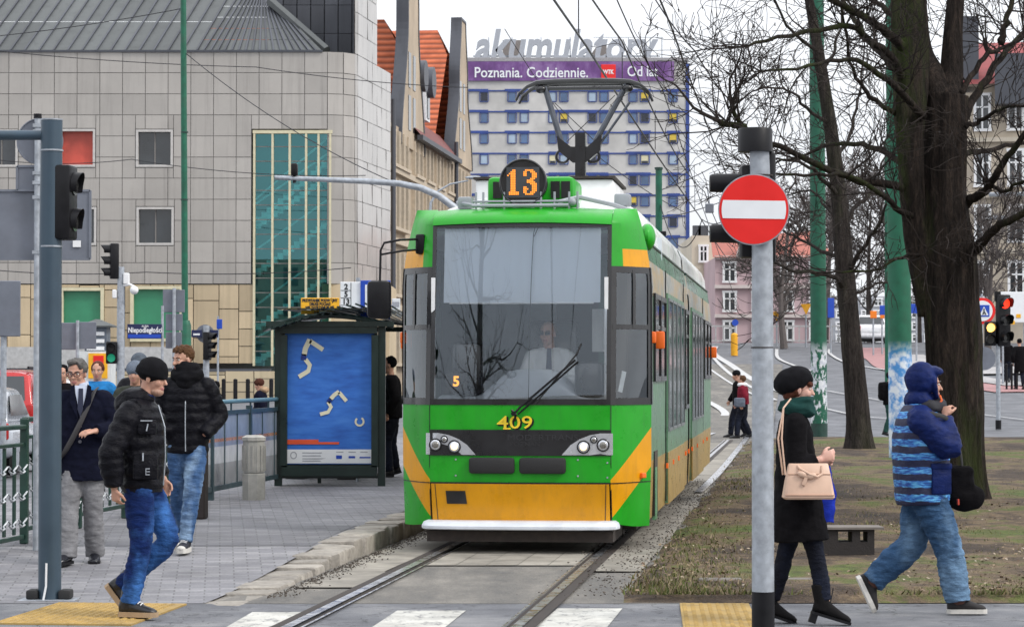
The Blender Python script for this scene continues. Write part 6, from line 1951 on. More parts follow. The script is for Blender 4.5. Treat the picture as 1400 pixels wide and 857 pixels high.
tag(mb.build('traffic_beacon', m_yt, loc=b, smooth=True), 'stubby yellow traffic beacon under the round blue sign', 'beacon')
# white railing on the far bridge
def far_rail(px0, px1, Y, label):
    x0 = (px0 - 700) / sc(Y); x1 = (px1 - 700) / sc(Y); t = thing('bridge_railing', label, 'railing', (x0, Y, H((x0 + x1) / 2, Y)))
    L = x1 - x0; mb = MB(); n = int(L / 0.33)
    for i in range(n + 1): mb.box((L * i / n, 0, 0.42), (0.06, 0.04, 0.84))
    mb.build('bar', mat('railing_pale', (0.42, 0.42, 0.42), 0.6), t)
    MB().box((L / 2, 0, 0.86), (L, 0.08, 0.08)).build('top_rail', mat('railing_pale', (0.42, 0.42, 0.42)), t)
    MB().box((L / 2, 0, 0.1), (L, 0.06, 0.06)).build('lower_rail', mat('railing_pale', (0.42, 0.42, 0.42)), t)
far_rail(1048, 1182, 134, 'pale upright-bar railing across the far end of the road')
far_rail(968, 1000, 133, 'short pale railing below the pink town house')
for i, px in enumerate((1376, 1383, 1390)):
    b = root_at(px, 92); mb = MB(); mb.cyl((0, 0, 0), (0, 0, 0.9), 0.04, n=8)
    mb.ell((0, 0, 0.9), (0.05, 0.05, 0.04))
    tag(mb.build('slim_bollard', m_black, loc=b), 'slim black bollard on the far pavement by the walking pair', 'bollard', 'slim bollards on the far pavement')
# ------------------------------------------------------------------ people
def loft(mb, pts, rf, rl, lat=(0, 1, 0), n=18, N=None, puff=0.0, count=8, cap=True):
    pts = [V(p) for p in pts]
    if N:
        m = len(pts); P2, F2, L2_ = [], [], []
        for i in range(N + 1):
            u = i / N * (m - 1); k = min(int(u), m - 2); t = u - k
            def cr(arr):
                a0, a1, a2, a3 = arr[max(0, k - 1)], arr[k], arr[k + 1], arr[min(m - 1, k + 2)]
                return 0.5 * ((2 * a1) + (a2 - a0) * t + (2 * a0 - 5 * a1 + 4 * a2 - a3) * t * t + (3 * a1 - a0 - 3 * a2 + a3) * t ** 3)
            q = 1.0
            if puff: q = 1 - puff * (1 - abs(math.sin(math.pi * count * i / N))) 
            P2.append(cr(pts)); F2.append(cr(rf) * q); L2_.append(cr(rl) * q)
        pts, rf, rl = P2, F2, L2_
    rings = []
    for i, p in enumerate(pts):
        t = (pts[min(len(pts) - 1, i + 1)] - pts[max(0, i - 1)]).normalized()
        l = V(lat); l = (l - t * l.dot(t))
        if l.length < 0.2: l = V((1, 0, 0)) - t * t.x
        l.normalize(); f = l.cross(t)
        rings.append([p + f * math.cos(2 * math.pi * k / n) * rf[i] + l * math.sin(2 * math.pi * k / n) * rl[i] for k in range(n)])
    return mb.rings(rings, cap)
def wrinkle(mb, amp, freq, seed=0.0, zs=1.0):
    mb.v = [tuple(V(v) + mnoise.noise_vector(V((v[0] * freq + seed, v[1] * freq, v[2] * freq * zs))) * amp) for v in mb.v]
    return mb
def RotM(yaw, pitch=0, roll=0): return Matrix.Rotation(yaw, 3, 'Z') @ Matrix.Rotation(pitch, 3, 'Y') @ Matrix.Rotation(roll, 3, 'X')
def head_shells(mb, c, M, k=1.0, detail=True):
    def e(p, r, rot=None):
        mb.ell(V(c) + M @ (V(p) * k), [x * k for x in r], M @ rot if rot is not None else M, 16, 10)
    e((-0.018, 0, 0.032), (0.098, 0.077, 0.087)); e((0.028, 0, -0.03), (0.062, 0.060, 0.085)); e((0.035, 0, -0.075), (0.05, 0.05, 0.04)); e((0.062, 0, -0.098), (0.026, 0.026, 0.02))
    e((0.068, 0, 0.024), (0.022, 0.052, 0.014)); e((0.055, 0.04, -0.028), (0.03, 0.022, 0.028)); e((0.055, -0.04, -0.028), (0.03, 0.022, 0.028))
    e((0.085, 0, -0.062), (0.013, 0.024, 0.011)); e((0.082, 0, -0.073), (0.014, 0.02, 0.009))
    a = V(c) + M @ (V((0.08, 0, 0.018)) * k); b = V(c) + M @ (V((0.106, 0, -0.028)) * k)
    mb.tube([a, b], [0.009 * k, 0.013 * k], 8); mb.ell(b, [0.014 * k, 0.017 * k, 0.011 * k], M, 10, 6)
    for s in (-1, 1): e((-0.004, s * 0.078, -0.012), (0.018, 0.010, 0.031))
def hand_shells(mb, w, d, pn, curl=0.5, side=1, k=1.0):
    w = V(w); d = V(d).normalized(); pn = V(pn); pn = (pn - d * pn.dot(d)).normalized(); ac = d.cross(pn).normalized() * side
    loft(mb, [w - d * 0.02 * k, w + d * 0.02 * k, w + d * 0.06 * k, w + d * 0.09 * k], [0.02 * k, 0.017 * k, 0.016 * k, 0.013 * k], [0.025 * k, 0.032 * k, 0.041 * k, 0.042 * k], ac, 12)
    for i, L in enumerate((0.068, 0.077, 0.072, 0.056)):
        p = w + d * (0.083 - 0.004 * abs(i - 1)) * k + ac * (1.5 - i) * 0.0215 * k
        pts = [p - d * 0.02 * k, p]; a = 0
        for j, f in enumerate((0.42, 0.32, 0.26)):
            a += curl * (0.9 + 0.15 * i) * (0.8 if j == 0 else 0.75)
            p = p + (d * math.cos(a) + pn * math.sin(a)) * L * f * k; pts.append(p)
        mb.tube(pts, [0.0092 * k, 0.0092 * k, 0.0086 * k, 0.008 * k, 0.0065 * k], 8)
    t0 = w + d * 0.028 * k + ac * 0.03 * k
    t1 = t0 + (ac * 0.7 + d * 0.75 + pn * 0.35).normalized() * 0.034 * k; t2 = t1 + (ac * 0.15 + d * 1.0 + pn * 0.5 * (0.5 + curl)).normalized() * 0.032 * k; t3 = t2 + (d * 0.9 - ac * 0.15 + pn * (0.3 + curl * 0.5)).normalized() * 0.024 * k
    mb.tube([t0 - ac * 0.012 * k, t0, t1, t2, t3], [0.013 * k, 0.014 * k, 0.0115 * k, 0.0105 * k, 0.008 * k], 8)
def skin_mat(name, col):
    if name in MATS: return MATS[name]
    t = NT(name)
    c = t.ramp(t.noise(14, 5), [(0.3, tuple(x * y for x, y in zip(col, (0.9, 0.82, 0.8)))), (0.7, tuple(x * y for x, y in zip(col, (1.06, 1.02, 1.0))))])
    t.l(c, t.b.inputs['Base Color']); t.b.inputs['Roughness'].default_value = 0.5
    t.b.inputs['Subsurface Weight'].default_value = 0.12; t.b.inputs['Subsurface Radius'].default_value = (0.01, 0.004, 0.002)
    MATS[name] = t.m; return t.m
m_skin = skin_mat('skin', (0.5, 0.29, 0.21)); m_skinp = skin_mat('skin_pale', (0.6, 0.37, 0.3))
m_lips = mat('lips', (0.42, 0.17, 0.15), 0.45, var=0.1)
m_eyew = mat('eye_white', (0.6, 0.58, 0.55), 0.25, var=0.05); m_eyed = mat('eye_dark', (0.03, 0.02, 0.015), 0.15)
m_sole = mat('sole_white', (0.62, 0.6, 0.56), 0.6, var=0.1, dirt=0.3); m_soleb = mat('sole_gum', (0.36, 0.25, 0.15), 0.6, var=0.1); m_shoe = mat('black_leather', (0.012, 0.012, 0.014), 0.38, var=0.2, bump=0.2, bscale=60)
def denim(name, c0, c1):
    if name in MATS: return MATS[name]
    t = NT(name)
    big = t.noise(3.6, 4, t.mapv((1, 1, 0.5)), rough=0.5)
    fold = t.noise(9.0, 6, t.mapv((1, 1, 2.2)), rough=0.6)
    c = t.ramp(big, [(0.42, c0), (0.6, c1)])
    c = t.mix(1.0, c, t.ramp(fold, [(0.3, 0.68), (0.55, 1.0), (0.72, 1.25)]), 'MULTIPLY')
    w = t.noise(260, 2)
    c = t.mix(1.0, c, t.ramp(w, [(0.3, 0.8), (0.7, 1.15)]), 'MULTIPLY')
    t.l(c, t.b.inputs['Base Color']); t.b.inputs['Roughness'].default_value = 0.85
    t.bump(fold, 0.9, 0.03); t.b.inputs['Specular IOR Level'].default_value = 0.2
    MATS[name] = t.m; return t.m
def cloth(name, col, bscale=22, bump=0.6, rough=0.8, bdist=0.02, sheen=0.0, var=0.3):
    if name in MATS: return MATS[name]
    t = NT(name)
    n = t.noise(bscale * 0.5, 6, t.mapv((1, 1, 1.7)), rough=0.6)
    c = t.ramp(n, [(0.3, tuple(x * (1 - var) for x in col)), (0.7, tuple(x * (1 + var) for x in col))])
    t.l(c, t.b.inputs['Base Color']); t.b.inputs['Roughness'].default_value = rough
    t.b.inputs['Sheen Weight'].default_value = sheen
    t.b.inputs['Specular IOR Level'].default_value = 0.1
    t.bump(n, bump, bdist)
    MATS[name] = t.m; return t.m
def knit(name, col, sc_=90):
    if name in MATS: return MATS[name]
    t = NT(name)
    w = t.n('ShaderNodeTexWave', wave_type='BANDS', bands_direction='X', i_Scale=sc_, i_Distortion=2.0); t.l(t.obj(), w.inputs['Vector'])
    n = t.noise(12, 5)
    c = t.mix(1.0, t.ramp(n, [(0.3, tuple(x * 0.7 for x in col)), (0.7, tuple(x * 1.3 for x in col))]), t.ramp(w.outputs['Fac'], [(0.2, 0.7), (0.8, 1.15)]), 'MULTIPLY')
    t.l(c, t.b.inputs['Base Color']); t.b.inputs['Roughness'].default_value = 0.9
    t.bump(w.outputs['Fac'], 0.5, 0.004); t.b.inputs['Specular IOR Level'].default_value = 0.15
    MATS[name] = t.m; return t.m
m_puff = cloth('black_puffer', (0.007, 0.007, 0.010), 26, 0.9, 0.4, 0.02, 0.0)
m_coatb = cloth('black_wool', (0.006, 0.0055, 0.0065), 30, 0.5, 0.95, 0.012, 0.0)
m_coatn = cloth('navy_wool', (0.006, 0.007, 0.017), 30, 0.5, 0.95, 0.012, 0.0)
m_knitb = knit('black_knit', (0.007, 0.007, 0.009)); m_knitg = knit('grey_knit', (0.11, 0.13, 0.16)); m_knitd = knit('dark_green_knit', (0.012, 0.05, 0.045), 60)
m_hairb = cloth('brown_hair', (0.09, 0.045, 0.022), 60, 1.0, 0.55, 0.02); m_hairg = cloth('grey_hair', (0.11, 0.105, 0.1), 60, 1.0, 0.55, 0.02); m_hairr = cloth('auburn_hair', (0.09, 0.03, 0.018), 60, 1.0, 0.5, 0.02)
m_den1 = denim('deep_blue_denim', (0.004, 0.018, 0.095), (0.045, 0.15, 0.42)); m_den2 = denim('light_denim', (0.05, 0.11, 0.24), (0.26, 0.38, 0.54)); m_den3 = denim('mid_denim', (0.035, 0.085, 0.175), (0.14, 0.24, 0.37)); m_den4 = denim('black_denim', (0.005, 0.006, 0.012), (0.012, 0.016, 0.032))
m_greytr = cloth('grey_trousers', (0.2, 0.2, 0.21), 16, 0.7, 0.85, 0.02)

def human(label, loc, rz, J, vox=0.0065, skin=None, group=None, cat='person'):
    """J: joints in local metres (forward x, left y, up z). Returns root and helper dict"""
    root = thing('person', label, cat, loc, rz, group)
    skin = skin or m_skin
    pel, che, hd = V(J['pelvis']), V(J['chest']), V(J['head'])
    hk = J.get('hk', 0.95)
    HM = RotM(J.get('hyaw', 0), J.get('hpitch', 0), J.get('hroll', 0))
    mb = MB()
    loft(mb, [pel + V((0, 0, -0.08)), pel, pel.lerp(che, 0.45), pel.lerp(che, 0.8), che + V((0, 0, 0.03))], [0.08, 0.1, 0.085, 0.09, 0.05], [0.11, 0.135, 0.115, 0.14, 0.09], n=14)
    nb_ = che + V((0.0, 0, 0.0)); mb.tube([nb_, nb_.lerp(hd, 0.5), hd + HM @ V((-0.02, 0, -0.03))], [0.06, 0.055, 0.055], 12)
    head_shells(mb, hd, HM, hk)
    for s, kk in ((1, 'L'), (-1, 'R')):
        shp = che + V((J.get('shx', 0.0), s * J.get('shw', 0.165), -0.03))
        el, wr = V(J['arm' + kk][0]), V(J['arm' + kk][1])
        mb.tube([shp, shp.lerp(el, 0.4), el, el.lerp(wr, 0.4), wr], [0.05, 0.045, 0.036, 0.036, 0.024], 10)
        hnd = J['arm' + kk][2] if len(J['arm' + kk]) > 2 else None
        if hnd: hand_shells(mb, wr, hnd[0], hnd[1], hnd[2], hnd[3], hk)
        hp = pel + V((0, s * 0.085, -0.02))
        kn_, an = V(J['leg' + kk][0]), V(J['leg' + kk][1])
        mb.tube([hp, hp.lerp(kn_, 0.5), kn_, kn_.lerp(an, 0.4), an], [0.075, 0.065, 0.048, 0.045, 0.032], 10)
        fdv = V(J['leg' + kk][2]).normalized()
        ltv = V((-fdv.y, fdv.x, 0)); ltv = ltv.normalized() if ltv.length > 0.1 else V((0, 1, 0)); upv = fdv.cross(ltv)
        if upv.dot(an - kn_) > 0: upv = -upv
        mb.tube([an, an + fdv * 0.03 - upv * 0.035, an + fdv * 0.1 - upv * 0.06], [0.03, 0.024, 0.016], 10)
    body = remesh(mb, vox, 2, 0.4)
    # lips by position
    Mi = HM.inverted(); mi = []
    for f in body.f:
        c = V((0, 0, 0))
        for i in f: c += V(body.v[i])
        c = Mi @ (c / len(f) - hd) / hk
        mi.append(1 if (0.075 < c.x and abs(c.y) < 0.024 and -0.08 < c.z < -0.056) else 0)
    body.mi = mi
    bo_ = body.build('body', [skin, m_lips], root, True, angle=180)
    for s in (-1, 1):
        e = MB(); e.ell(hd + HM @ (V((0.073, s * 0.031, 0.006)) * hk), [0.011 * hk, 0.013 * hk, 0.0075 * hk], HM, 10, 6, 0); e.ell(hd + HM @ (V((0.0805, s * 0.031, 0.006)) * hk), [0.0055 * hk] * 3, HM, 8, 5, 1)
        e.build('eye', [m_eyew, m_eyed], root, True)
        b_ = MB(); b_.tube([hd + HM @ (V((0.088, s * 0.014, 0.026)) * hk), hd + HM @ (V((0.088, s * 0.034, 0.031)) * hk), hd + HM @ (V((0.074, s * 0.052, 0.026)) * hk)], [0.0035, 0.0045, 0.003], 5)
        b_.build('eyebrow', J.get('brow', m_hairb), root, True)
    return root, hd, HM, hk
def trousers(root, J, m, r0=0.115, rk=0.082, ra=0.07, vox=0.011, amp=0.008, cut=0.03, seed=0.0, top=0.04):
    mb = MB(); pel = V(J['pelvis'])
    loft(mb, [pel + V((0, 0, -0.13)), pel + V((0, 0, -0.06)), pel + V((0, 0, top))], [0.09, 0.125, 0.12], [0.12, 0.165, 0.155], n=18)
    for s, kk in ((1, 'L'), (-1, 'R')):
        hp = pel + V((0, s * 0.082, -0.02)); kn_, an = V(J['leg' + kk][0]), V(J['leg' + kk][1])
        an = an + (an - kn_).normalized() * (0.04 - cut)
        loft(mb, [hp, hp.lerp(kn_, 0.5), kn_, kn_.lerp(an, 0.5), an], [r0, (r0 + rk) / 2 + 0.008, rk, (rk + ra) / 2 + 0.006, ra], [r0 - 0.01, (r0 + rk) / 2, rk, (rk + ra) / 2, ra], n=16, N=14)
    r = remesh(mb, vox, 2, 0.5); wrinkle(r, amp * 0.8, 8, seed, 2.6); wrinkle(r, amp * 0.75, 15, seed + 3, 3.0); wrinkle(r, amp * 0.3, 34, seed + 7, 2.0)
    return r.build('trousers', m, root, True, angle=180)
def jacket(root, J, m, hem, rf=(0.15, 0.15, 0.15, 0.14), rl=(0.2, 0.2, 0.21, 0.2), sleeve=(0.085, 0.078, 0.07, 0.062), puff=0.0, cnt=8, vox=0.011, amp=0.006, name='jacket', seed=0.0, sag=0.0, cuff=0.0, mats=None, scnt=8):
    mb = MB(); pel, che = V(J['pelvis']), V(J['chest'])
    ax = (che - pel).normalized()
    hemp = pel + V((J.get('hemx', 0.0), 0, hem - pel.z))
    up = che + V((0, 0, 0.04))
    pts = [hemp, hemp.lerp(up, 0.3), hemp.lerp(up, 0.62), hemp.lerp(up, 0.88), up + V((0.0, 0, 0.02))]
    loft(mb, pts, list(rf) + [rf[3] * 0.52], list(rl) + [rl[3] * 0.5], n=24, N=44, puff=puff, count=cnt)
    for s, kk in ((1, 'L'), (-1, 'R')):
        shp = che + V((J.get('shx', 0.0), s * J.get('shw', 0.165), -0.035))
        el, wr = V(J['arm' + kk][0]), V(J['arm' + kk][1])
        wr = wr + (el - wr).normalized() * cuff
        ins = che + V((0, s * 0.08, -0.02))
        loft(mb, [ins, shp, shp.lerp(el, 0.5), el, el.lerp(wr, 0.5), wr], [sleeve[0] * 0.9, sleeve[0], (sleeve[0] + sleeve[1]) / 2, sleeve[1], (sleeve[1] + sleeve[2]) / 2, sleeve[3]], [sleeve[0] * 0.9, sleeve[0], (sleeve[0] + sleeve[1]) / 2, sleeve[1], (sleeve[1] + sleeve[2]) / 2, sleeve[3]], lat=(0.3, 1, 0.1), n=16, N=36, puff=puff * 1.3, count=scnt)
    r = remesh(mb, vox, 1 if puff else 2, 0.4); wrinkle(r, amp, 11, seed, 1.3); wrinkle(r, amp * 0.45, 30, seed + 5)
    return r.build(name, m, root, True, angle=180)
def shoe(root, an, fd, m, sole, L=0.27, pitch=None, high=0.06, heel=0.0, thick=0.028, w=0.045, name='shoe', bulk=0.006, knee=None):
    """an: ankle joint; fd: unit forward direction of the foot"""
    an = V(an); f = V(fd).normalized(); lat = V((-f.y, f.x, 0))
    if lat.length < 0.1: lat = V((0, 1, 0))
    lat.normalize(); up = f.cross(lat); up = up if up.z > 0 or abs(up.z) < 0.3 else -up
    if up.dot(V((0, 0, 1))) < -0.2: up = -up
    o = an - up * 0.085
    def q(a, b, c): return o + f * a + lat * b + up * c
    mb = MB()
    st = [(-0.075, 0.025, 0.055, 0.03), (-0.06, 0.036, 0.06, 0.05), (-0.01, 0.038, 0.062, 0.058), (0.06, 0.044, 0.045, 0.044), (0.12, 0.05, 0.032, 0.032), (0.17, 0.044, 0.026, 0.024), (0.195, 0.025, 0.02, 0.014)]
    rings = [[q(a, hw_ * w / 0.045 * math.cos(t), c + hh * math.sin(t) if math.sin(t) > 0 else c * (1 + 0.9 * math.sin(t)) + 0.0) for t in lin(0, 2 * math.pi, 16)[:-1]] for a, hw_, c, hh in st]
    mb.rings(rings)
    ld = (V(knee) - an).normalized() if knee is not None else up
    loft(mb, [q(-0.022, 0, 0.03), q(-0.02, 0, 0.08), q(-0.02, 0, 0.085) + ld * high], [0.05, 0.046 + bulk, 0.046 + bulk * 1.4], [0.042, 0.04 + bulk, 0.042 + bulk * 1.4], lat, 14)
    r = remesh(mb, 0.008, 2, 0.4); so_ = r.build(name, m, root, True, angle=180)
    sl_ = MB(); out = [(-0.078, 0.02), (-0.06, 0.04), (0, 0.042), (0.06, 0.047), (0.12, 0.053), (0.17, 0.047), (0.2, 0.026)]
    pol = out + [(a, -b) for a, b in reversed(out)]
    sl_.prism(pol, lambda a, b: q(a, b * w / 0.045, -thick * 0.45 + 0.004), up * thick)
    if heel: sl_.prism([(-0.075, 0.025), (-0.02, 0.028), (-0.03, -0.028), (-0.075, -0.025)], lambda a, b: q(a, b, 0.0), -V((0, 0, 1)) * heel - f * 0.02)
    sl_.build('sole', sole, so_)
    return so_, q
def laces(par, q, m=None):
    l = MB()
    for a, c in ((0.03, 0.108), (0.05, 0.1), (0.07, 0.092), (0.09, 0.083)): l.tube([q(a, -0.03, c - 0.012), q(a + 0.004, 0, c), q(a, 0.03, c - 0.012)], 0.0035, 5)
    l.build('laces', m or m_white, par)

# ---- man in beanie, striding
J = dict(pelvis=(0.0, 0, 0.93), chest=(-0.005, 0, 1.43), head=(0.075, 0, 1.635), hyaw=R(-6), hpitch=R(10), shx=-0.03,
         armR=((-0.14, -0.27, 1.13), (-0.125, -0.24, 0.885), ((0.12, 0.1, -1), (0.6, 1, 0), 0.75, 1)), armL=((-0.06, 0.28, 1.14), (0.08, 0.25, 0.93), ((0.2, 0, -1), (0, -1, 0), 0.6, -1)),
         legR=((0.02, -0.095, 0.5), (-0.055, -0.1, 0.105), (1, -0.12, 0)), legL=((0.16, 0.085, 0.52), (-0.165, 0.09, 0.2), (0.62, 0, -0.78)), brow=m_hairb)
loc = V(((195 - 700) / F * 17.6, 17.6, 0.013))
rt, hd, HM, hk = human('man in black beanie and black puffer jacket striding on the yellow tactile paving', loc, R(-8), J)
trousers(rt, J, m_den1, seed=1.0, r0=0.106, rk=0.077, ra=0.064)
jk = jacket(rt, J, m_puff, 0.87, rf=(0.15, 0.16, 0.165, 0.145), rl=(0.185, 0.2, 0.215, 0.2), sleeve=(0.095, 0.088, 0.08, 0.062), puff=0.085, cnt=8, scnt=9, seed=2.0, cuff=0.015)
hb_ = MB(); loft(hb_, [(0.0, 0, 0.855), (0.0, 0, 0.9)], [0.135, 0.14], [0.175, 0.18], n=24); hb_.build('jacket_hem', m_puff, jk, True)
hm = MB(); hm.ell((-0.04, 0, 1.5), (0.13, 0.125, 0.075)); hm.ell((-0.1, 0, 1.46), (0.09, 0.12, 0.09)); r = remesh(hm, 0.01, 2); wrinkle(r, 0.012, 14); r.build('hood', m_puff, jk, True, angle=180)
cl = MB(); loft(cl, [(0.005, 0, 1.45), (0.02, 0, 1.53)], [0.075, 0.07], [0.075, 0.07], n=18); cl.build('collar', mat('collar_blue', (0.015, 0.03, 0.12), 0.8), jk, True)
zz_ = MB(); zz_.tube([(0.155, -0.02, 0.9), (0.172, -0.03, 1.1), (0.168, -0.035, 1.3), (0.12, -0.03, 1.45)], 0.005, 5); zz_.build('zip', m_galv, jk)
MB().bbox((0.085, -0.185, 1.30), (0.13, 0.03, 0.10), 0.012, (0, 0, 0.35)).build('pocket', m_puff, jk, True); MB().bbox((0.075, -0.18, 1.03), (0.17, 0.04, 0.17), 0.015, (0, 0, 0.3)).build('pocket', m_puff, jk, True)
tg = MB(); tg.box((0.09, -0.212, 1.345), (0.08, 0.006, 0.008), (0, 0, 0.35)); tg.box((0.095, -0.21, 1.30), (0.008, 0.006, 0.05), (0, 0.2, 0.35)); tg.build('pocket_zip', m_galv, jk)
lgp = MB()
for dz in (-0.02, 0, 0.02): lgp.box((0.1, -0.212, 1.0 + dz), (0.028, 0.004, 0.007), (0, 0, 0.3))
lgp.box((0.088, -0.214, 1.0), (0.006, 0.004, 0.047), (0, 0, 0.3)); lgp.box((0.068, -0.216, 1.1), (0.01, 0.006, 0.055), (0, 0, 0.3)); lgp.build('jacket_emblem', m_galv, jk)
bn = MB(); bn.ell(hd + HM @ V((-0.012, 0, 0.05)), (0.112, 0.094, 0.094), HM, 22, 14); loft(bn, [hd + HM @ V((-0.016, 0, 0.012)), hd + HM @ V((-0.012, 0, 0.062))], [0.117, 0.113], [0.097, 0.096], n=24)
r = remesh(bn, 0.008, 3); wrinkle(r, 0.003, 25); r.build('beanie', m_knitb, rt, True, angle=180)
brd = MB(); brd.ell(hd + HM @ V((0.042, 0, -0.088)), (0.05, 0.054, 0.034), HM, 14, 8); r = remesh(brd, 0.006, 1); r.build('stubble', skin_mat('stubble_skin', (0.36, 0.22, 0.16)), rt, True, angle=180)
for kk in 'RL':
    so_, q = shoe(rt, J['leg' + kk][1], J['leg' + kk][2], knee=J['leg' + kk][0], m=m_shoe, sole=m_soleb, high=0.09, thick=0.034); laces(so_, q)

# ---- man with scarf and quiff, walking towards the viewer
b = PG(256, 753)
J = dict(pelvis=(0.0, 0, 0.96), chest=(0.02, 0, 1.47), head=(0.05, -0.04, 1.68), hyaw=R(-42), hpitch=R(6), shw=0.175,
         armL=((-0.05, 0.275, 1.19), (0.12, 0.16, 1.02)), armR=((-0.05, -0.275, 1.19), (0.12, -0.16, 1.02)),
         legL=((0.14, 0.06, 0.52), (0.2, 0.01, 0.105), (1, -0.1, 0)), legR=((-0.04, -0.085, 0.51), (-0.24, -0.09, 0.16), (0.9, -0.1, -0.32)), brow=m_hairb)
rt, hd, HM, hk = human('tall young man with swept up brown hair and thick black scarf walking on the platform', V((b.x, b.y, b.z)), R(-90), J)
trousers(rt, J, m_den2, r0=0.108, rk=0.078, ra=0.062, seed=4.0)
jk = jacket(rt, J, m_puff, 0.86, rf=(0.14, 0.145, 0.15, 0.135), rl=(0.185, 0.2, 0.22, 0.215), sleeve=(0.09, 0.08, 0.075, 0.062), puff=0.07, cnt=9, scnt=9, seed=6.0)
zz_ = MB(); zz_.tube([(0.142, 0.0, 0.88), (0.165, 0.0, 1.1), (0.16, 0, 1.3), (0.12, 0, 1.45)], 0.005, 5); zz_.build('zip', m_galv, jk)
sc1 = MB(); sc1.torus((0.03, 0, 1.55), 0.09, 0.06, Matrix.Rotation(R(8), 3, 'Y'), 24, 10); sc1.torus((0.04, 0, 1.61), 0.078, 0.045, Matrix.Rotation(R(-6), 3, 'Y'), 24, 10); sc1.ell((0.1, 0, 1.5), (0.06, 0.1, 0.09))
r = remesh(sc1, 0.01, 2); wrinkle(r, 0.014, 12, 3, 2.0); r.build('scarf', m_knitb, rt, True, angle=180)
hr = MB(); hr.ell(hd + HM @ V((-0.035, 0, 0.045)), (0.09, 0.082, 0.085), HM, 18, 12)
rnd = random.Random(3)
for i in range(60):
    a = rnd.uniform(-0.07, 0.075); b_ = rnd.uniform(-0.06, 0.06)
    p = hd + HM @ V((a, b_, 0.09 - 2.5 * b_ * b_ - 3 * (a + 0.01) ** 2)); hr.tube([p, p + HM @ V((-0.012 + rnd.uniform(-.015, .01), rnd.uniform(-.015, .015), rnd.uniform(0.035, 0.055)))], [0.013, 0.003], 5)
r = remesh(hr, 0.007, 1, 0.3); wrinkle(r, 0.006, 40); r.build('hair', m_hairb, rt, True, angle=180)
for kk in 'RL':
    so_, q = shoe(rt, J['leg' + kk][1], J['leg' + kk][2], knee=J['leg' + kk][0], m=mat('sneaker_black', (0.015, 0.016, 0.025), 0.7), sole=m_sole, high=0.05, thick=0.04); laces(so_, q)
    tc = MB(); tc.ell(q(0.165, 0, 0.025), (0.04, 0.042, 0.026)); tc.build('toe_cap', m_sole, so_, True)

# ---- man in glasses and dark overcoat, facing the viewer
b = PG(113, 770)
J = dict(pelvis=(0.0, 0, 0.89), chest=(0.0, 0, 1.40), head=(0.04, -0.05, 1.60), hyaw=R(-8), hpitch=R(8), shw=0.175,
         armL=((0.0, 0.29, 1.12), (0.2, 0.13, 1.12), ((0.45, -0.7, -0.1), (-0.3, -0.3, -1), 0.45, -1)), armR=((-0.1, -0.285, 1.12), (-0.06, -0.34, 0.86), ((0.1, 0.1, -1), (0, 1, 0), 0.6, 1)),
         legL=((0.0, 0.085, 0.48), (-0.12, 0.085, 0.1), (0.98, 0.1, -0.1)), legR=((0.1, -0.1, 0.48), (0.16, -0.105, 0.1), (1, -0.2, 0)), brow=m_hairg)
rt, hd, HM, hk = human('middle-aged man in glasses, navy overcoat and tie walking behind the thick mast', b, R(-90), J)
trousers(rt, J, m_greytr, r0=0.11, rk=0.085, ra=0.085, seed=9.0, cut=0.0)
jk = jacket(rt, J, m_coatn, 0.70, rf=(0.16, 0.15, 0.145, 0.13), rl=(0.225, 0.215, 0.215, 0.215), sleeve=(0.09, 0.08, 0.07, 0.058), amp=0.008, seed=11, name='overcoat', cuff=0.02)
sh_ = MB(); sh_.prism([(-0.06, 1.50), (0.06, 1.50), (0.0, 1.23)], lambda a, z: (0.135 - (z - 1.23) * 0.12, a, z), (0.012, 0, 0)); sh_.build('shirt', mat('pale_blue_shirt', (0.55, 0.6, 0.72), 0.7), rt)
ti = MB(); ti.prism([(-0.018, 1.475), (0.018, 1.475), (0.024, 1.30), (0, 1.24), (-0.024, 1.30)], lambda a, z: (0.15 - (z - 1.23) * 0.12, a, z), (0.006, 0, 0)); ti.build('tie', mat('navy_tie', (0.01, 0.014, 0.04), 0.5), rt)
co1 = MB(); loft(co1, [(0.01, -0.01, 1.44), (0.025, -0.02, 1.525)], [0.068, 0.064], [0.07, 0.066], n=18); co1.build('collar', mat('pale_blue_shirt', (0.55, 0.6, 0.72)), rt, True)
lp = MB()
for s in (-1, 1): lp.prism([(s * 0.02, 1.22), (s * 0.09, 1.36), (s * 0.085, 1.49), (s * 0.055, 1.51)], lambda a, z: (0.148 - (z - 1.22) * 0.14, a, z), (0.014, 0, 0))
lp.build('lapel', m_coatn, jk)
bt = MB()
for z in (1.16, 1.03): bt.cyl((0.15, 0.0, z), (0.165, 0.0, z), 0.014, n=10)
bt.build('button', mat('button_grey', (0.1, 0.1, 0.12), 0.3), jk)
stp = MB()
pts = [(0.02, 0.12, 1.475), (0.1, 0.10, 1.43), (0.155, 0.03, 1.25), (0.165, -0.06, 1.06), (0.13, -0.16, 0.9), (0.0, -0.235, 0.84)]
loft(stp, pts, [0.008] * 6, [0.022] * 6, lat=(0, 0.8, 0.6), n=8, N=20); stp.build('bag_strap', mat('strap_grey', (0.035, 0.033, 0.035), 0.6), rt, True)
hr = MB(); hr.ell(hd + HM @ V((-0.035, 0, 0.042)), (0.092, 0.086, 0.088), HM, 18, 12); hr.ell(hd + HM @ V((0.02, -0.02, 0.1)), (0.06, 0.055, 0.025), HM); hr.ell(hd + HM @ V((0.03, 0.05, 0.075)), (0.04, 0.025, 0.035), HM)
r = remesh(hr, 0.008, 2); wrinkle(r, 0.01, 28); r.build('hair', m_hairg, rt, True, angle=180)
gl = MB()
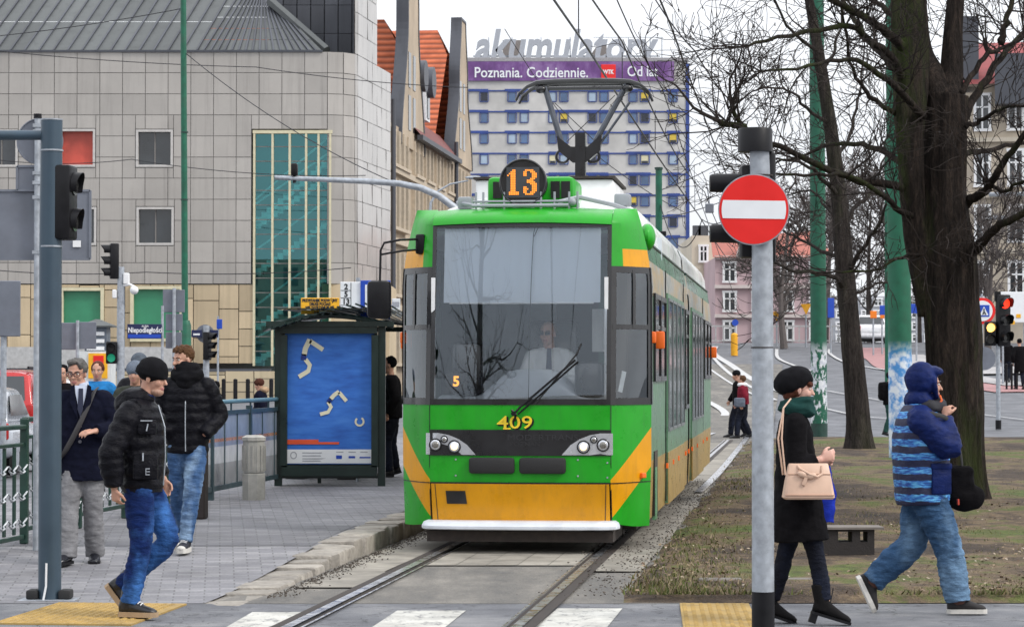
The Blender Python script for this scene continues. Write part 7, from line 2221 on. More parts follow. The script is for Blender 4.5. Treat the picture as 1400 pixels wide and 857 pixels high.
for s in (-1, 1):
    M4 = HM @ Matrix.Rotation(R(90), 3, 'Y'); gl.torus(hd + HM @ V((0.1, s * 0.034, 0.004)), 0.024, 0.004, M4 @ Matrix.Diagonal(V((0.75, 1.1, 1))), 18, 6)
    gl.tube([hd + HM @ V((0.1, s * 0.06, 0.012)), hd + HM @ V((0.0, s * 0.083, 0.012))], 0.003, 5)
gl.tube([hd + HM @ V((0.104, -0.012, 0.01)), hd + HM @ V((0.104, 0.012, 0.01))], 0.0035, 5); gl.build('glasses', mat('glasses_frame', (0.05, 0.012, 0.015), 0.3), rt, True)
for kk in 'RL':
    shoe(rt, J['leg' + kk][1], J['leg' + kk][2], knee=J['leg' + kk][0], m=mat('polished_shoe', (0.012, 0.013, 0.018), 0.18), sole=m_black, high=0.02, thick=0.025)

# ---- woman in black coat
J = dict(pelvis=(0.0, 0, 0.90), chest=(-0.035, 0, 1.37), head=(0.0, 0, 1.575), hyaw=R(0), hpitch=R(6), shw=0.135, hk=0.95,
         armR=((-0.04, -0.215, 1.06), (0.125, -0.19, 1.11), ((1, 0.1, 0.35), (0, 1, 0), 0.8, 1)), armL=((0.0, 0.21, 1.06), (0.15, 0.14, 1.08), ((1, -0.2, 0.2), (0, -1, 0), 0.8, -1)),
         legR=((0.1, -0.075, 0.48), (0.165, -0.08, 0.145), (1, 0, -0.3)), legL=((-0.08, 0.08, 0.48), (-0.175, 0.08, 0.135), (1, 0, -0.33)), brow=m_hairr)
Yw = 17.2; loc = V(((1092 - 700) / F * Yw, Yw, 0.0))
rt, hd, HM, hk = human('woman in black coat, black beret and dark green scarf walking past the no-entry post', loc, 0, J, skin=m_skinp)
trousers(rt, J, m_den4, r0=0.1, rk=0.06, ra=0.047, seed=14, amp=0.006, cut=0.06)
jk = jacket(rt, J, m_coatb, 0.56, rf=(0.2, 0.165, 0.135, 0.115), rl=(0.2, 0.185, 0.165, 0.16), sleeve=(0.075, 0.07, 0.062, 0.05), amp=0.007, seed=15, name='coat', cuff=0.03)
sc1 = MB(); sc1.torus((-0.012, 0, 1.44), 0.078, 0.05, Matrix.Rotation(R(10), 3, 'Y'), 24, 10); sc1.torus((-0.0, 0, 1.49), 0.068, 0.036, Matrix.Rotation(R(-4), 3, 'Y'), 24, 10)
r = remesh(sc1, 0.009, 2); wrinkle(r, 0.014, 13, 3, 2.2); r.build('scarf', m_knitd, rt, True, angle=180)
bt = MB(); bt.ell(hd + HM @ V((-0.048, 0, 0.05)), (0.135, 0.11, 0.095), HM @ Matrix.Rotation(R(-28), 3, 'Y'), 22, 14); loft(bt, [hd + HM @ V((-0.005, 0, 0.04)), hd + HM @ V((-0.012, 0, 0.075))], [0.1, 0.1], [0.085, 0.086], n=22)
r = remesh(bt, 0.008, 3); wrinkle(r, 0.005, 20); r.build('beret', m_knitb, rt, True, angle=180)
hr = MB(); hr.ell(hd + HM @ V((0.06, 0, 0.038)), (0.034, 0.066, 0.028), HM); hr.ell(hd + HM @ V((-0.012, -0.066, -0.0)), (0.03, 0.016, 0.055), HM); hr.ell(hd + HM @ V((-0.012, 0.066, -0.0)), (0.03, 0.016, 0.055), HM); hr.ell(hd + HM @ V((-0.05, 0, -0.03)), (0.06, 0.07, 0.07), HM)
r = remesh(hr, 0.006, 1); wrinkle(r, 0.004, 40); r.build('hair', m_hairr, rt, True, angle=180)
for kk in 'RL':
    fd_ = J['leg' + kk][2]
    so_, q = shoe(rt, J['leg' + kk][1], fd_, mat('suede_boot', (0.007, 0.0065, 0.007), 0.85, bump=0.2, spec=0.2), m_black, knee=J['leg' + kk][0], high=0.13, heel=0.065 if kk == 'R' else 0.06, thick=0.018, w=0.038, name='boot', bulk=0.006)
    lb = MB(); lb.tube([q(0.03, 0, 0.1), q(0.02, 0, 0.2)], 0.004, 5); lb.build('laces', m_rubber, so_)
# handbag and blue bag are things of their own
m_beige = mat('beige_leather', (0.62, 0.42, 0.31), 0.45, var=0.08, scale=8, bump=0.1)
k = F / Yw
hbg = thing('handbag', 'pale beige structured handbag with bow hanging at the woman in black', 'handbag', loc + V((0.03, -0.27, 0.85)), R(2))
mb = MB(); P_ = [(-0.165, 0.0), (0.165, 0.0), (0.125, 0.235), (-0.125, 0.235)]
mb.prism(P_, lambda a, z: (a, -0.055, z), (0, 0.11, 0)); 
mb2 = MB(); mb2.rings([[V((sx * w_, sy * d_, z)) for sx, sy in ((-1, -.8), (-.9, -1), (.9, -1), (1, -.8), (1, .8), (.9, 1), (-.9, 1), (-1, .8))] for z, w_, d_ in ((0.0, 0.155, 0.06), (0.012, 0.168, 0.068), (0.12, 0.15, 0.06), (0.225, 0.13, 0.035), (0.235, 0.125, 0.028))]); mb2.build('bag_body', m_beige, hbg, True)
MB().box((0, -0.068, 0.028), (0.33, 0.012, 0.006)).box((0, -0.05, 0.165), (0.285, 0.006, 0.006)).build('seam', mat('beige_seam', (0.45, 0.28, 0.2), 0.6), hbg)
mb = MB(); mb.tube([(-0.075, -0.035, 0.22), (-0.06, -0.06, 0.20), (0.0, -0.075, 0.165), (0.05, -0.075, 0.15), (0.085, -0.055, 0.17), (0.085, -0.035, 0.22)], 0.009, 8); mb.build('handle', m_beige, hbg, True)
mb = MB(); mb.ell((-0.05, -0.07, 0.165), (0.035, 0.012, 0.02), RotM(0, R(20))); mb.ell((0.01, -0.07, 0.155), (0.035, 0.012, 0.02), RotM(0, R(-15))); mb.prism([(-0.03, 0.16), (-0.01, 0.155), (-0.03, 0.09), (-0.055, 0.1)], lambda a, z: (a, -0.075, z), (0, 0.01, 0)); mb.build('bow', m_beige, hbg, True)
mb = MB()
for sx in (-1, 1): mb.tube([(-0.16 + 0.004 * sx, -0.03 * sx, 0.16), (-0.19 + 0.012 * sx, -0.02, 0.4), (-0.16, 0.02, 0.6), (-0.1, 0.1, 0.66)], 0.006, 6)
mb.build('shoulder_strap', m_beige, hbg, True)
mb = MB(); loft(mb, [(0, 0, -0.4), (0.0, 0, -0.2), (-0.01, 0, 0)], [0.07, 0.085, 0.045], [0.025, 0.03, 0.02], n=14); r = remesh(mb, 0.01, 2); wrinkle(r, 0.012, 14)
tag(r.build('cloth_bag', cloth('royal_blue_cloth', (0.012, 0.03, 0.32), 20, 0.6, 0.7), smooth=True, angle=180, loc=loc + V((0.185, 0.14, 1.07))), 'royal blue cloth bag carried in front of the woman in black', 'bag')

# ---- man in hooded blue jacket
J = dict(pelvis=(0.0, 0, 0.88), chest=(-0.03, 0, 1.385), head=(0.03, 0, 1.60), hyaw=R(4), hpitch=R(4), shw=0.165, shx=-0.02,
         armR=((0.13, -0.235, 1.16), (0.125, -0.13, 1.37), ((0.2, 0.35, 0.9), (0.6, 0.6, 0), 1.05, -1)), armL=((0.08, 0.25, 1.13), (0.16, 0.12, 1.25), ((0.5, -0.5, 0.6), (0, -1, 0), 0.9, -1)),
         legR=((0.15, -0.09, 0.48), (0.22, -0.09, 0.105), (1, 0, 0)), legL=((-0.06, 0.09, 0.49), (-0.345, 0.09, 0.22), (0.42, 0, -0.9)), brow=m_hairg)
Yh = 17.95; loc = V(((1262 - 700) / F * Yh, Yh, 0.0))
rt, hd, HM, hk = human('man in blue hooded striped winter jacket and jeans walking past the thick tree', loc, R(2), J)
trousers(rt, J, m_den3, r0=0.125, rk=0.1, ra=0.088, seed=20, amp=0.011)
def stripes():
    t = NT('blue_striped_nylon')
    sep = t.n('ShaderNodeSeparateXYZ'); t.l(t.obj(), sep.inputs[0])
    mu = t.n('ShaderNodeMath', operation='MULTIPLY'); t.l(sep.outputs['Z'], mu.inputs[0]); mu.inputs[1].default_value = 10.5
    n0 = t.noise(9, 4); ad = t.n('ShaderNodeMath', operation='MULTIPLY_ADD'); t.l(n0, ad.inputs[0]); ad.inputs[1].default_value = 0.35; t.l(mu.outputs[0], ad.inputs[2])
    fr_ = t.n('ShaderNodeMath', operation='FRACT'); t.l(ad.outputs[0], fr_.inputs[0])
    streak = t.noise(34, 4, t.mapv((0.5, 0.5, 3)))
    blue = t.ramp(streak, [(0.38, (0.014, 0.05, 0.25)), (0.5, (0.03, 0.17, 0.5)), (0.62, (0.12, 0.42, 0.72))])
    f = t.ramp(fr_.outputs[0], [(0.0, 0.0), (0.48, 0.0), (0.52, 1.0), (1.0, 1.0)])
    c = t.mix(f, (0.008, 0.01, 0.045), blue)
    # plain royal blue on the yoke
    t.l(c, t.b.inputs['Base Color']); t.b.inputs['Roughness'].default_value = 0.6
    t.bump(t.noise(14, 5), 0.5, 0.02)
    return t.m
m_royal = cloth('royal_blue_nylon', (0.007, 0.016, 0.085), 18, 0.7, 0.5, 0.02)
m_str = stripes()
mbj = MB(); pel, che = V(J['pelvis']), V(J['chest'])
up = che + V((0, 0, 0.05)); hemp = V((-0.005, 0, 0.765))
loft(mbj, [hemp, hemp.lerp(up, 0.3), hemp.lerp(up, 0.62), hemp.lerp(up, 0.88), up + V((0, 0, 0.03))], [0.19, 0.2, 0.2, 0.17, 0.1], [0.215, 0.225, 0.225, 0.21, 0.11], n=24, N=30, puff=0.02, count=6)
r = remesh(mbj, 0.011, 2); wrinkle(r, 0.007, 10, 3); jk = r.build('jacket', m_str, rt, True, angle=180)
mbs = MB()
for s, kk in ((1, 'L'), (-1, 'R')):
    shp = che + V((-0.02, s * 0.175, -0.035)); el, wr = V(J['arm' + kk][0]), V(J['arm' + kk][1])
    wr = wr + (el - wr).normalized() * 0.0
    loft(mbs, [che + V((0, s * 0.08, -0.01)), shp, shp.lerp(el, 0.5), el, el.lerp(wr, 0.5), wr], [0.09, 0.098, 0.098, 0.092, 0.08, 0.06], [0.09, 0.098, 0.098, 0.092, 0.08, 0.06], lat=(0.3, 1, 0.1), n=16, N=26)
r = remesh(mbs, 0.011, 2); wrinkle(r, 0.008, 10, 8, 1.8); wrinkle(r, 0.006, 22, 2, 2.2); r.build('sleeve', m_royal, jk, True, angle=180)
MB().bbox((0.085, -0.2, 0.94), (0.15, 0.03, 0.2), 0.012, (0, 0, 0.3)).build('pocket', m_royal, jk, True)
MB().bbox((0.085, -0.206, 1.035), (0.16, 0.03, 0.045), 0.012, (0, 0, 0.3)).build('pocket_flap', m_royal, jk, True)
MB().box((0.222, -0.1, 0.785), (0.01, 0.04, 0.04)).build('red_tag', mat('tag_red', (0.6, 0.06, 0.03), 0.6), jk)
hm = MB(); hm.ell(hd + HM @ V((-0.045, 0, 0.03)), (0.116, 0.109, 0.127), HM @ Matrix.Rotation(R(-10), 3, 'Y'), 22, 14); hm.ell(hd + HM @ V((0.035, 0, 0.095)), (0.07, 0.08, 0.04), HM); hm.ell(hd + V((-0.06, 0, -0.11)), (0.105, 0.118, 0.08)); hm.torus(hd + HM @ V((0.02, 0, 0.015)), 0.1, 0.018, HM @ Matrix.Rotation(R(68), 3, 'Y') @ Matrix.Diagonal(V((1.2, 0.92, 1))), 24, 8)
r = remesh(hm, 0.009, 2); wrinkle(r, 0.008, 12, 5, 0.6); wrinkle(r, 0.004, 28, 1); r.build('hood', m_royal, jk, True, angle=180)
co1 = MB(); co1.torus(hd + V((0.0, 0, -0.155)), 0.085, 0.05, Matrix.Rotation(R(8), 3, 'Y'), 22, 10); co1.ell(hd + V((0.07, 0, -0.13)), (0.06, 0.07, 0.045))
r = remesh(co1, 0.009, 2); wrinkle(r, 0.008, 16); r.build('collar', mat('collar_black', (0.012, 0.012, 0.018), 0.8), jk, True, angle=180)
oc = MB(); oc.tube([hd + V((0.075, -0.06, -0.075)), hd + V((0.085, -0.075, -0.11)), hd + V((0.06, -0.085, -0.14))], 0.008, 6); oc.build('orange_lining', mat('lining_orange', (0.7, 0.12, 0.02), 0.6), jk, True)
stp = MB(); loft(stp, [(-0.13, -0.09, 1.44), (-0.06, -0.18, 1.42), (0.1, -0.18, 1.40), (0.19, -0.04, 1.2), (0.2, 0.13, 1.0)], [0.006] * 5, [0.02] * 5, lat=(0.2, 0.5, 0.8), n=8, N=18) 
for kk in 'RL':
    shoe(rt, J['leg' + kk][1], J['leg' + kk][2], knee=J['leg' + kk][0], m=mat('suede_shoe', (0.018, 0.016, 0.017), 0.8), sole=m_sole, high=0.0, thick=0.03)
    an, kn_ = V(J['leg' + kk][1]), V(J['leg' + kk][0]); d_ = (kn_ - an).normalized(); sk = MB(); loft(sk, [an - d_ * 0.03, an + d_ * 0.03], [0.05, 0.085], [0.048, 0.08], n=14); sk.build('turn_up', knit('tartan_cuff', (0.12, 0.06, 0.05), 40), rt, True)
bg_ = thing('messenger_bag', 'soft black shoulder bag hanging in front of the man in the blue hooded jacket', 'bag', loc + V((0.265, 0.06, 0.71)))
mb = MB(); mb.bbox((0, 0, 0.19), (0.2, 0.12, 0.26), 0.04); mb.ell((0.03, 0, 0.1), (0.15, 0.07, 0.1)); r = remesh(mb, 0.01, 2); wrinkle(r, 0.01, 13); r.build('bag_body', m_coatb, bg_, True, angle=180)
mb = MB(); loft(mb, [(0.02, 0, 0.25), (0.0, -0.04, 0.4), (-0.06, -0.1, 0.55), (-0.14, -0.27, 0.66), (-0.3, -0.27, 0.69), (-0.4, -0.15, 0.66)], [0.006] * 6, [0.018] * 6, lat=(0.2, 0.4, 0.8), n=8, N=24); mb.build('strap', m_rubber, bg_, True)
MB().torus((0.01, -0.02, 0.27), 0.022, 0.004, Matrix.Rotation(R(90), 3, 'X'), 14, 5).build('buckle', m_galv, bg_)

# ---- tram driver
J = dict(pelvis=(0.0, 0, 0.46), chest=(0.02, 0, 0.93), head=(0.07, -0.02, 1.13), hyaw=R(-14), hpitch=R(4), shw=0.17,
         armL=((0.1, 0.26, 0.66), (0.33, 0.18, 0.66), ((1, -0.2, 0), (0, 0, -1), 0.4, -1)), armR=((0.1, -0.26, 0.66), (0.33, -0.18, 0.66), ((1, 0.2, 0), (0, 0, -1), 0.4, 1)),
         legL=((0.42, 0.12, 0.47), (0.42, 0.12, 0.1), (1, 0, 0)), legR=((0.42, -0.12, 0.47), (0.42, -0.12, 0.1), (1, 0, 0)), brow=m_hairb)
TM = Matrix.Translation(V((0.068, 23.8, 0))) @ Matrix.Rotation(-TA, 4, 'Z')
dl = TM @ V((0.15, 1.42, 0.94))
rt, hd, HM, hk = human('tram driver in white shirt and tie sitting behind the windscreen', dl, R(-90) - TA, J, vox=0.008, skin=m_skinp)
trousers(rt, J, m_coatn, seed=22)
jacket(rt, J, mat('white_shirt', (0.8, 0.81, 0.83), 0.8, var=0.04, bump=0.2, bscale=20), 0.44, rf=(0.13, 0.13, 0.13, 0.115), rl=(0.18, 0.19, 0.2, 0.195), sleeve=(0.08, 0.072, 0.06, 0.05), name='shirt')
MB().prism([(-0.02, 0.985), (0.02, 0.985), (0.032, 0.72), (0, 0.68), (-0.032, 0.72)], lambda a, z: (0.15 - (z - 0.68) * 0.09, a, z), (0.006, 0, 0)).build('tie', mat('tie_slate', (0.06, 0.07, 0.12), 0.6), rt)
hr = MB(); hr.ell(hd + HM @ V((-0.04, 0, 0.035)), (0.085, 0.083, 0.08), HM); r = remesh(hr, 0.01, 1); wrinkle(r, 0.005, 30); r.build('hair', m_hairb, rt, True, angle=180)
gl = MB()
for s in (-1, 1): gl.bbox(hd + HM @ V((0.1, s * 0.034, 0.006)), (0.006, 0.052, 0.032), 0.01, HM)
gl.build('glasses', m_black, rt, True)
for kk in 'RL': shoe(rt, J['leg' + kk][1], J['leg' + kk][2], knee=J['leg' + kk][0], m=m_shoe, sole=m_black)

# ---- smaller people further away
def walker(label, loc, rz, h=1.72, top=m_coatb, legs=m_den4, hat=None, hair=m_hairb, stride=0.2, hem=0.85, bag=None, scarf=None, hood=None, skin=None, fat=1.0, dark=None, group=None, seed=0):
    k = h / 1.75; st = stride
    def s(p): return tuple(x * k for x in p)
    J = dict(pelvis=s((0, 0, 0.93)), chest=s((0.01, 0, 1.42)), head=s((0.05, 0, 1.62)), hk=k, hpitch=R(5), shw=0.165 * k,
             armL=(s((-0.02 - st * 0.3, 0.26, 1.14)), s((0.1 - st * 0.5, 0.22, 0.92)), ((0.2, 0, -1), (0, -1, 0), 0.6, -1)), armR=(s((0.03 + st * 0.3, -0.26, 1.14)), s((0.14 + st * 0.4, -0.2, 0.95)), ((0.3, 0, -1), (0, 1, 0), 0.6, 1)),
             legL=(s((0.06 + st * 0.5, 0.09, 0.5)), s((st, 0.09, 0.1)), (1, 0.08, 0)), legR=(s((0.02 - st * 0.2, -0.09, 0.5)), s((-st, -0.09, 0.13)), (0.95, -0.08, -0.25)), brow=m_hairb)
    rt, hd, HM, hk = human(label, loc, rz, J, vox=0.014, skin=skin, group=group)
    trousers(rt, J, legs, seed=seed, vox=0.018)
    jk = jacket(rt, J, top, hem * k, vox=0.018, rf=[x * fat for x in (0.15, 0.15, 0.145, 0.13)], rl=[x * fat for x in (0.2, 0.2, 0.2, 0.195)], seed=seed)
    m = MB()
    if hat: m.ell(hd + HM @ V((-0.012, 0, 0.055)), (0.115, 0.1, 0.095), HM); r = remesh(m, 0.014, 2); r.build('beanie', hat, rt, True, angle=180)
    else: m.ell(hd + HM @ V((-0.035, 0, 0.035)), (0.095, 0.09, 0.095), HM); r = remesh(m, 0.014, 1); wrinkle(r, 0.008, 25); r.build('hair', hair, rt, True, angle=180)
    if scarf:
        m = MB(); m.torus(V(J['chest']) + V((0.01, 0, 0.07)), 0.085, 0.05, None, 18, 8); m.build('scarf', scarf, rt, True)
    if hood:
        m = MB(); m.ell(V(J['chest']) + V((-0.08, 0, 0.07)), (0.1, 0.14, 0.08)); r = remesh(m, 0.018, 1); wrinkle(r, 0.015, 18); r.build('hood_trim', hood, jk, True, angle=180)
    for kk in 'RL': shoe(rt, J['leg' + kk][1], J['leg' + kk][2], knee=J['leg' + kk][0], m=m_shoe, sole=m_rubber)
    return rt, J
def at_px(px, Y, z=None):
    x = (px - 700) / sc(Y); return V((x, Y, H(x, Y) if z is None else z))
walker('person in grey knitted hat walking behind the beanie man, taller of two', at_px(191, 30, PZ(30)), R(-90), 1.73, m_puff, hat=m_knitg, seed=1)
walker('person in blue-grey knitted hat walking behind the beanie man, shorter of two', at_px(186, 27.5, PZ(27.5)), R(-95), 1.62, cloth('olive_coat', (0.04, 0.045, 0.035)), hat=knit('slate_knit', (0.16, 0.19, 0.24)), seed=2)
walker('person in bright blue jacket walking behind the man in glasses', at_px(134, 33, PZ(33)), R(-90), 1.66, cloth('azure_coat', (0.02, 0.16, 0.4)), hair=m_hairr, seed=3)
walker('dark haired person in black behind the shoulder of the man in glasses', at_px(86, 35, PZ(35)), R(-90), 1.62, m_coatb, hair=m_coatb, seed=4)
walker('person in navy coat with fur hood and brown hat beyond the barrier', at_px(357, 55), R(175), 1.54, m_coatn, hat=knit('brown_knit', (0.08, 0.03, 0.02)), hood=cloth('fur_trim', (0.35, 0.24, 0.15)), seed=5)
walker('person in plain black coat standing beyond the barrier by the scarf man', at_px(296, 55), R(200), 1.5, m_coatb, hair=m_coatb, seed=6)
for i, (px, Y, rz_, tp, lb) in enumerate(((418, 36.6, 160, m_coatb, 'waiting person in the shelter nearest the translucent barrier'), (448, 37.4, 200, m_coatn, 'waiting person in dark boots behind the middle of the poster'), (488, 36.4, 170, m_coatb, 'waiting person in black behind the poster edge nearest the tram'))):
    walker(lb, at_px(px, Y, PZ(Y)), R(rz_), 1.65, tp, stride=0.06, seed=7 + i, hem=0.6)
walker('person in black hooded jacket waiting between the shelter and the tram', at_px(536, 37.2, PZ(37.2)), R(185), 1.76, m_coatb, stride=0.05, hair=m_coatb, seed=11)
rt, J_ = walker('woman in dark red jacket with a small bag crossing beyond the tram', at_px(1016, 66), R(172), 1.62, cloth('wine_jacket', (0.16, 0.012, 0.025)), hair=m_hairb, scarf=m_white, hem=0.95, stride=0.17, seed=12)
tag(MB().bbox((0, 0, 0), (0.28, 0.14, 0.24), 0.04).build('shoulder_bag', cloth('grey_bag', (0.12, 0.14, 0.18)), smooth=True, loc=at_px(1011, 65.6) + V((0, 0, 0.93))), 'grey shoulder bag held by the woman in the dark red jacket', 'bag')
walker('person in black hat and black coat crossing beside the woman in dark red', at_px(1009, 67), R(178), 1.75, m_coatb, hat=m_knitb, stride=0.2, seed=13)
walker('person in black with a backpack walking beyond the grass by the postered pole', at_px(1215, 68), R(5), 1.72, m_coatb, legs=cloth('dark_green_trousers', (0.02, 0.06, 0.05)), stride=0.12, hair=m_coatb, seed=14)
mb = MB(); mb.bbox((0, 0, 0), (0.24, 0.34, 0.5), 0.08); r = remesh(mb, 0.02, 2); wrinkle(r, 0.015, 9)
tag(r.build('backpack', m_coatb, smooth=True, loc=at_px(1207, 68) + V((0, 0, 1.2))), 'black backpack on the walker by the postered pole', 'backpack')
walker('person in dark jacket walking away on the far pavement by the red traffic light', at_px(1376, 96), R(80), 1.7, m_coatb, legs=m_den4, stride=0.18, seed=15)
walker('person in long black coat on the far pavement at the picture edge', at_px(1394, 92), R(95), 1.85, m_coatb, stride=0.15, hem=0.6, hair=m_coatb, seed=16)
# ------------------------------------------------------------------ trees
def bark_mat(name, c0, c1, moss=0.0):
    t = NT(name)
    n = t.noise(7, 9, t.mapv((1.6, 1.6, 0.22)), rough=0.75, dist=0.6)
    f = t.noise(30, 6, t.mapv((1.5, 1.5, 0.4)), rough=0.7)
    c = t.ramp(n, [(0.32, tuple(x * 0.25 for x in c0)), (0.48, c0), (0.68, c1)])
    c = t.mix(1.0, c, t.ramp(f, [(0.3, 0.55), (0.7, 1.4)]), 'MULTIPLY')
    if moss:
        m = t.ramp(t.noise(1.1, 6, t.mapv((1, 1, 0.25)), rough=0.7), [(0.5, 0.0), (0.66, moss)])
        c = t.mix(m, c, (0.05, 0.075, 0.015))
    t.l(c, t.b.inputs['Base Color']); t.b.inputs['Roughness'].default_value = 0.95; t.b.inputs['Specular IOR Level'].default_value = 0.2
    ad = t.n('ShaderNodeMath', operation='MULTIPLY_ADD'); t.l(f, ad.inputs[0]); ad.inputs[1].default_value = 0.4; t.l(n, ad.inputs[2])
    t.bump(ad.outputs[0], 1.0, 0.14)
    return t.m
m_bark = bark_mat('dark_bark', (0.03, 0.023, 0.02), (0.085, 0.062, 0.05), 0.75)
m_bark2 = bark_mat('thin_bark', (0.04, 0.033, 0.03), (0.085, 0.07, 0.062), 0.2)
m_twig = mat('twig_bark', (0.03, 0.024, 0.022), 0.9, var=0.3, scale=3, spec=0.2)
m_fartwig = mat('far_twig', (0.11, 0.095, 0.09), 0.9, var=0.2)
def crv(pts, N):
    pts = [V(p) for p in pts]; m = len(pts); out = []
    for i in range(N + 1):
        u = i / N * (m - 1); k = min(int(u), m - 2); t = u - k
        a0, a1, a2, a3 = pts[max(0, k - 1)], pts[k], pts[k + 1], pts[min(m - 1, k + 2)]
        out.append(0.5 * ((2 * a1) + (a2 - a0) * t + (2 * a0 - 5 * a1 + 4 * a2 - a3) * t * t + (3 * a1 - a0 - 3 * a2 + a3) * t ** 3))
    return out
def bole(mb, pts, rads, n=36, N=40, ridge=0.07, seed=0.0, flare=0.0):
    P_ = crv(pts, N); rings = []
    for i, p in enumerate(P_):
        u = i / N * (len(rads) - 1); k = min(int(u), len(rads) - 2); r = rads[k] + (rads[k + 1] - rads[k]) * (u - k)
        t = (P_[min(N, i + 1)] - P_[max(0, i - 1)]).normalized(); x = V((1, 0, 0)); x = (x - t * x.dot(t)).normalized(); y = t.cross(x)
        ring = []
        for j in range(n):
            a = 2 * math.pi * j / n
            q = 1 + ridge * mnoise.noise(V((math.cos(a) * 3.2, math.sin(a) * 3.2, p.z * 0.45 + seed))) + ridge * 0.8 * mnoise.noise(V((math.cos(a) * 8, math.sin(a) * 8, p.z * 1.2 + seed)))
            if flare and p.z - P_[0].z < 0.9: q += flare * (1 - (p.z - P_[0].z) / 0.9) ** 2 * (0.7 + 0.6 * math.sin(a * 5 + seed))
            ring.append(p + (x * math.cos(a) + y * math.sin(a)) * r * q)
        rings.append(ring)
    mb.rings(rings, True)
def limb_tube(mb, pts, r0, r1, n=8, N=16, rnd=None, wob=0.0):
    P_ = crv(pts, N)
    if wob: P_ = [p + V((rnd.uniform(-wob, wob), rnd.uniform(-wob, wob), rnd.uniform(-wob, wob))) * (0 < i < N) for i, p in enumerate(P_)]
    mb.tube(P_, [r0 + (r1 - r0) * (i / N) ** 0.8 for i in range(N + 1)], n)
    return P_
def twig(mb, p, d, L, r, depth, rnd, up=0.15, nseg=6, rmin=0.0035, spread=0.9, kids=None):
    pts = [V(p)]; d = V(d).normalized()
    for i in range(nseg):
        d = (d + V((rnd.gauss(0, 0.2), rnd.gauss(0, 0.2), rnd.gauss(0, 0.2) + up * 0.3))).normalized()
        pts.append(pts[-1] + d * L / nseg)
    mb.tube(pts, [max(rmin, r * (1 - 0.8 * i / nseg)) for i in range(nseg + 1)], 4 if r < 0.02 else 5, False)
    if depth <= 0: return
    n = kids if kids else rnd.randint(3, 6)
    for k in range(n):
        i = rnd.randint(1, nseg); b = pts[i]
        dd = (pts[i] - pts[i - 1]).normalized(); o = V((rnd.gauss(0, 1), rnd.gauss(0, 1), rnd.gauss(0, 0.8))); o = (o - dd * o.dot(dd)).normalized()
        twig(mb, b, dd + o * rnd.uniform(0.5, 1.2) * spread, L * rnd.uniform(0.35, 0.7), max(rmin, r * 0.5 * (1 - 0.5 * i / nseg)), depth - 1, rnd, up, max(3, nseg - 1), rmin, spread)
def at_depth(list_, Y): return [A(p[0], p[1], Y + (p[2] if len(p) > 2 else 0)) for p in list_]

# thick tree
Yt = 32.5; kt = sc(Yt)
base = V(((1303 - 700) / kt, Yt, 0.02))
big = thing('tree', 'thick bare old tree with dark furrowed bark behind the man in the blue hood', 'tree', base)
mb = MB(); rnd = random.Random(41)
def L_(pts): return [p - base for p in at_depth(pts, Yt)]
W = lambda px: px / kt / 2
bole(mb, L_([(1304, 700), (1306, 600), (1305, 500), (1302, 420), (1296, 340), (1291, 260), (1292, 180), (1296, 130)]), [W(80), W(74), W(72), W(76), W(80), W(62), W(58), W(56)], flare=0.35, seed=2.0, n=48, N=56, ridge=0.13)
bole(mb, L_([(1284, 425, 0.1), (1268, 360, 0), (1250, 300, -0.1), (1245, 210, -0.2), (1245, 120, -0.1), (1243, 40, 0), (1240, -60, 0)]), [W(60), W(52), W(34), W(34), W(46), W(50), W(46)], seed=7.0, ridge=0.12)
bole(mb, L_([(1294, 160), (1300, 110, 0.2), (1303, 40, 0.3), (1312, -60, 0.4)]), [W(50), W(34), W(26), W(22)], seed=4.0, n=20)
bole(mb, L_([(1292, 170), (1275, 110, 0.2), (1256, 60, 0.5), (1250, -60, 0.8)]), [W(48), W(40), W(34), W(26)], seed=5.0, n=20)
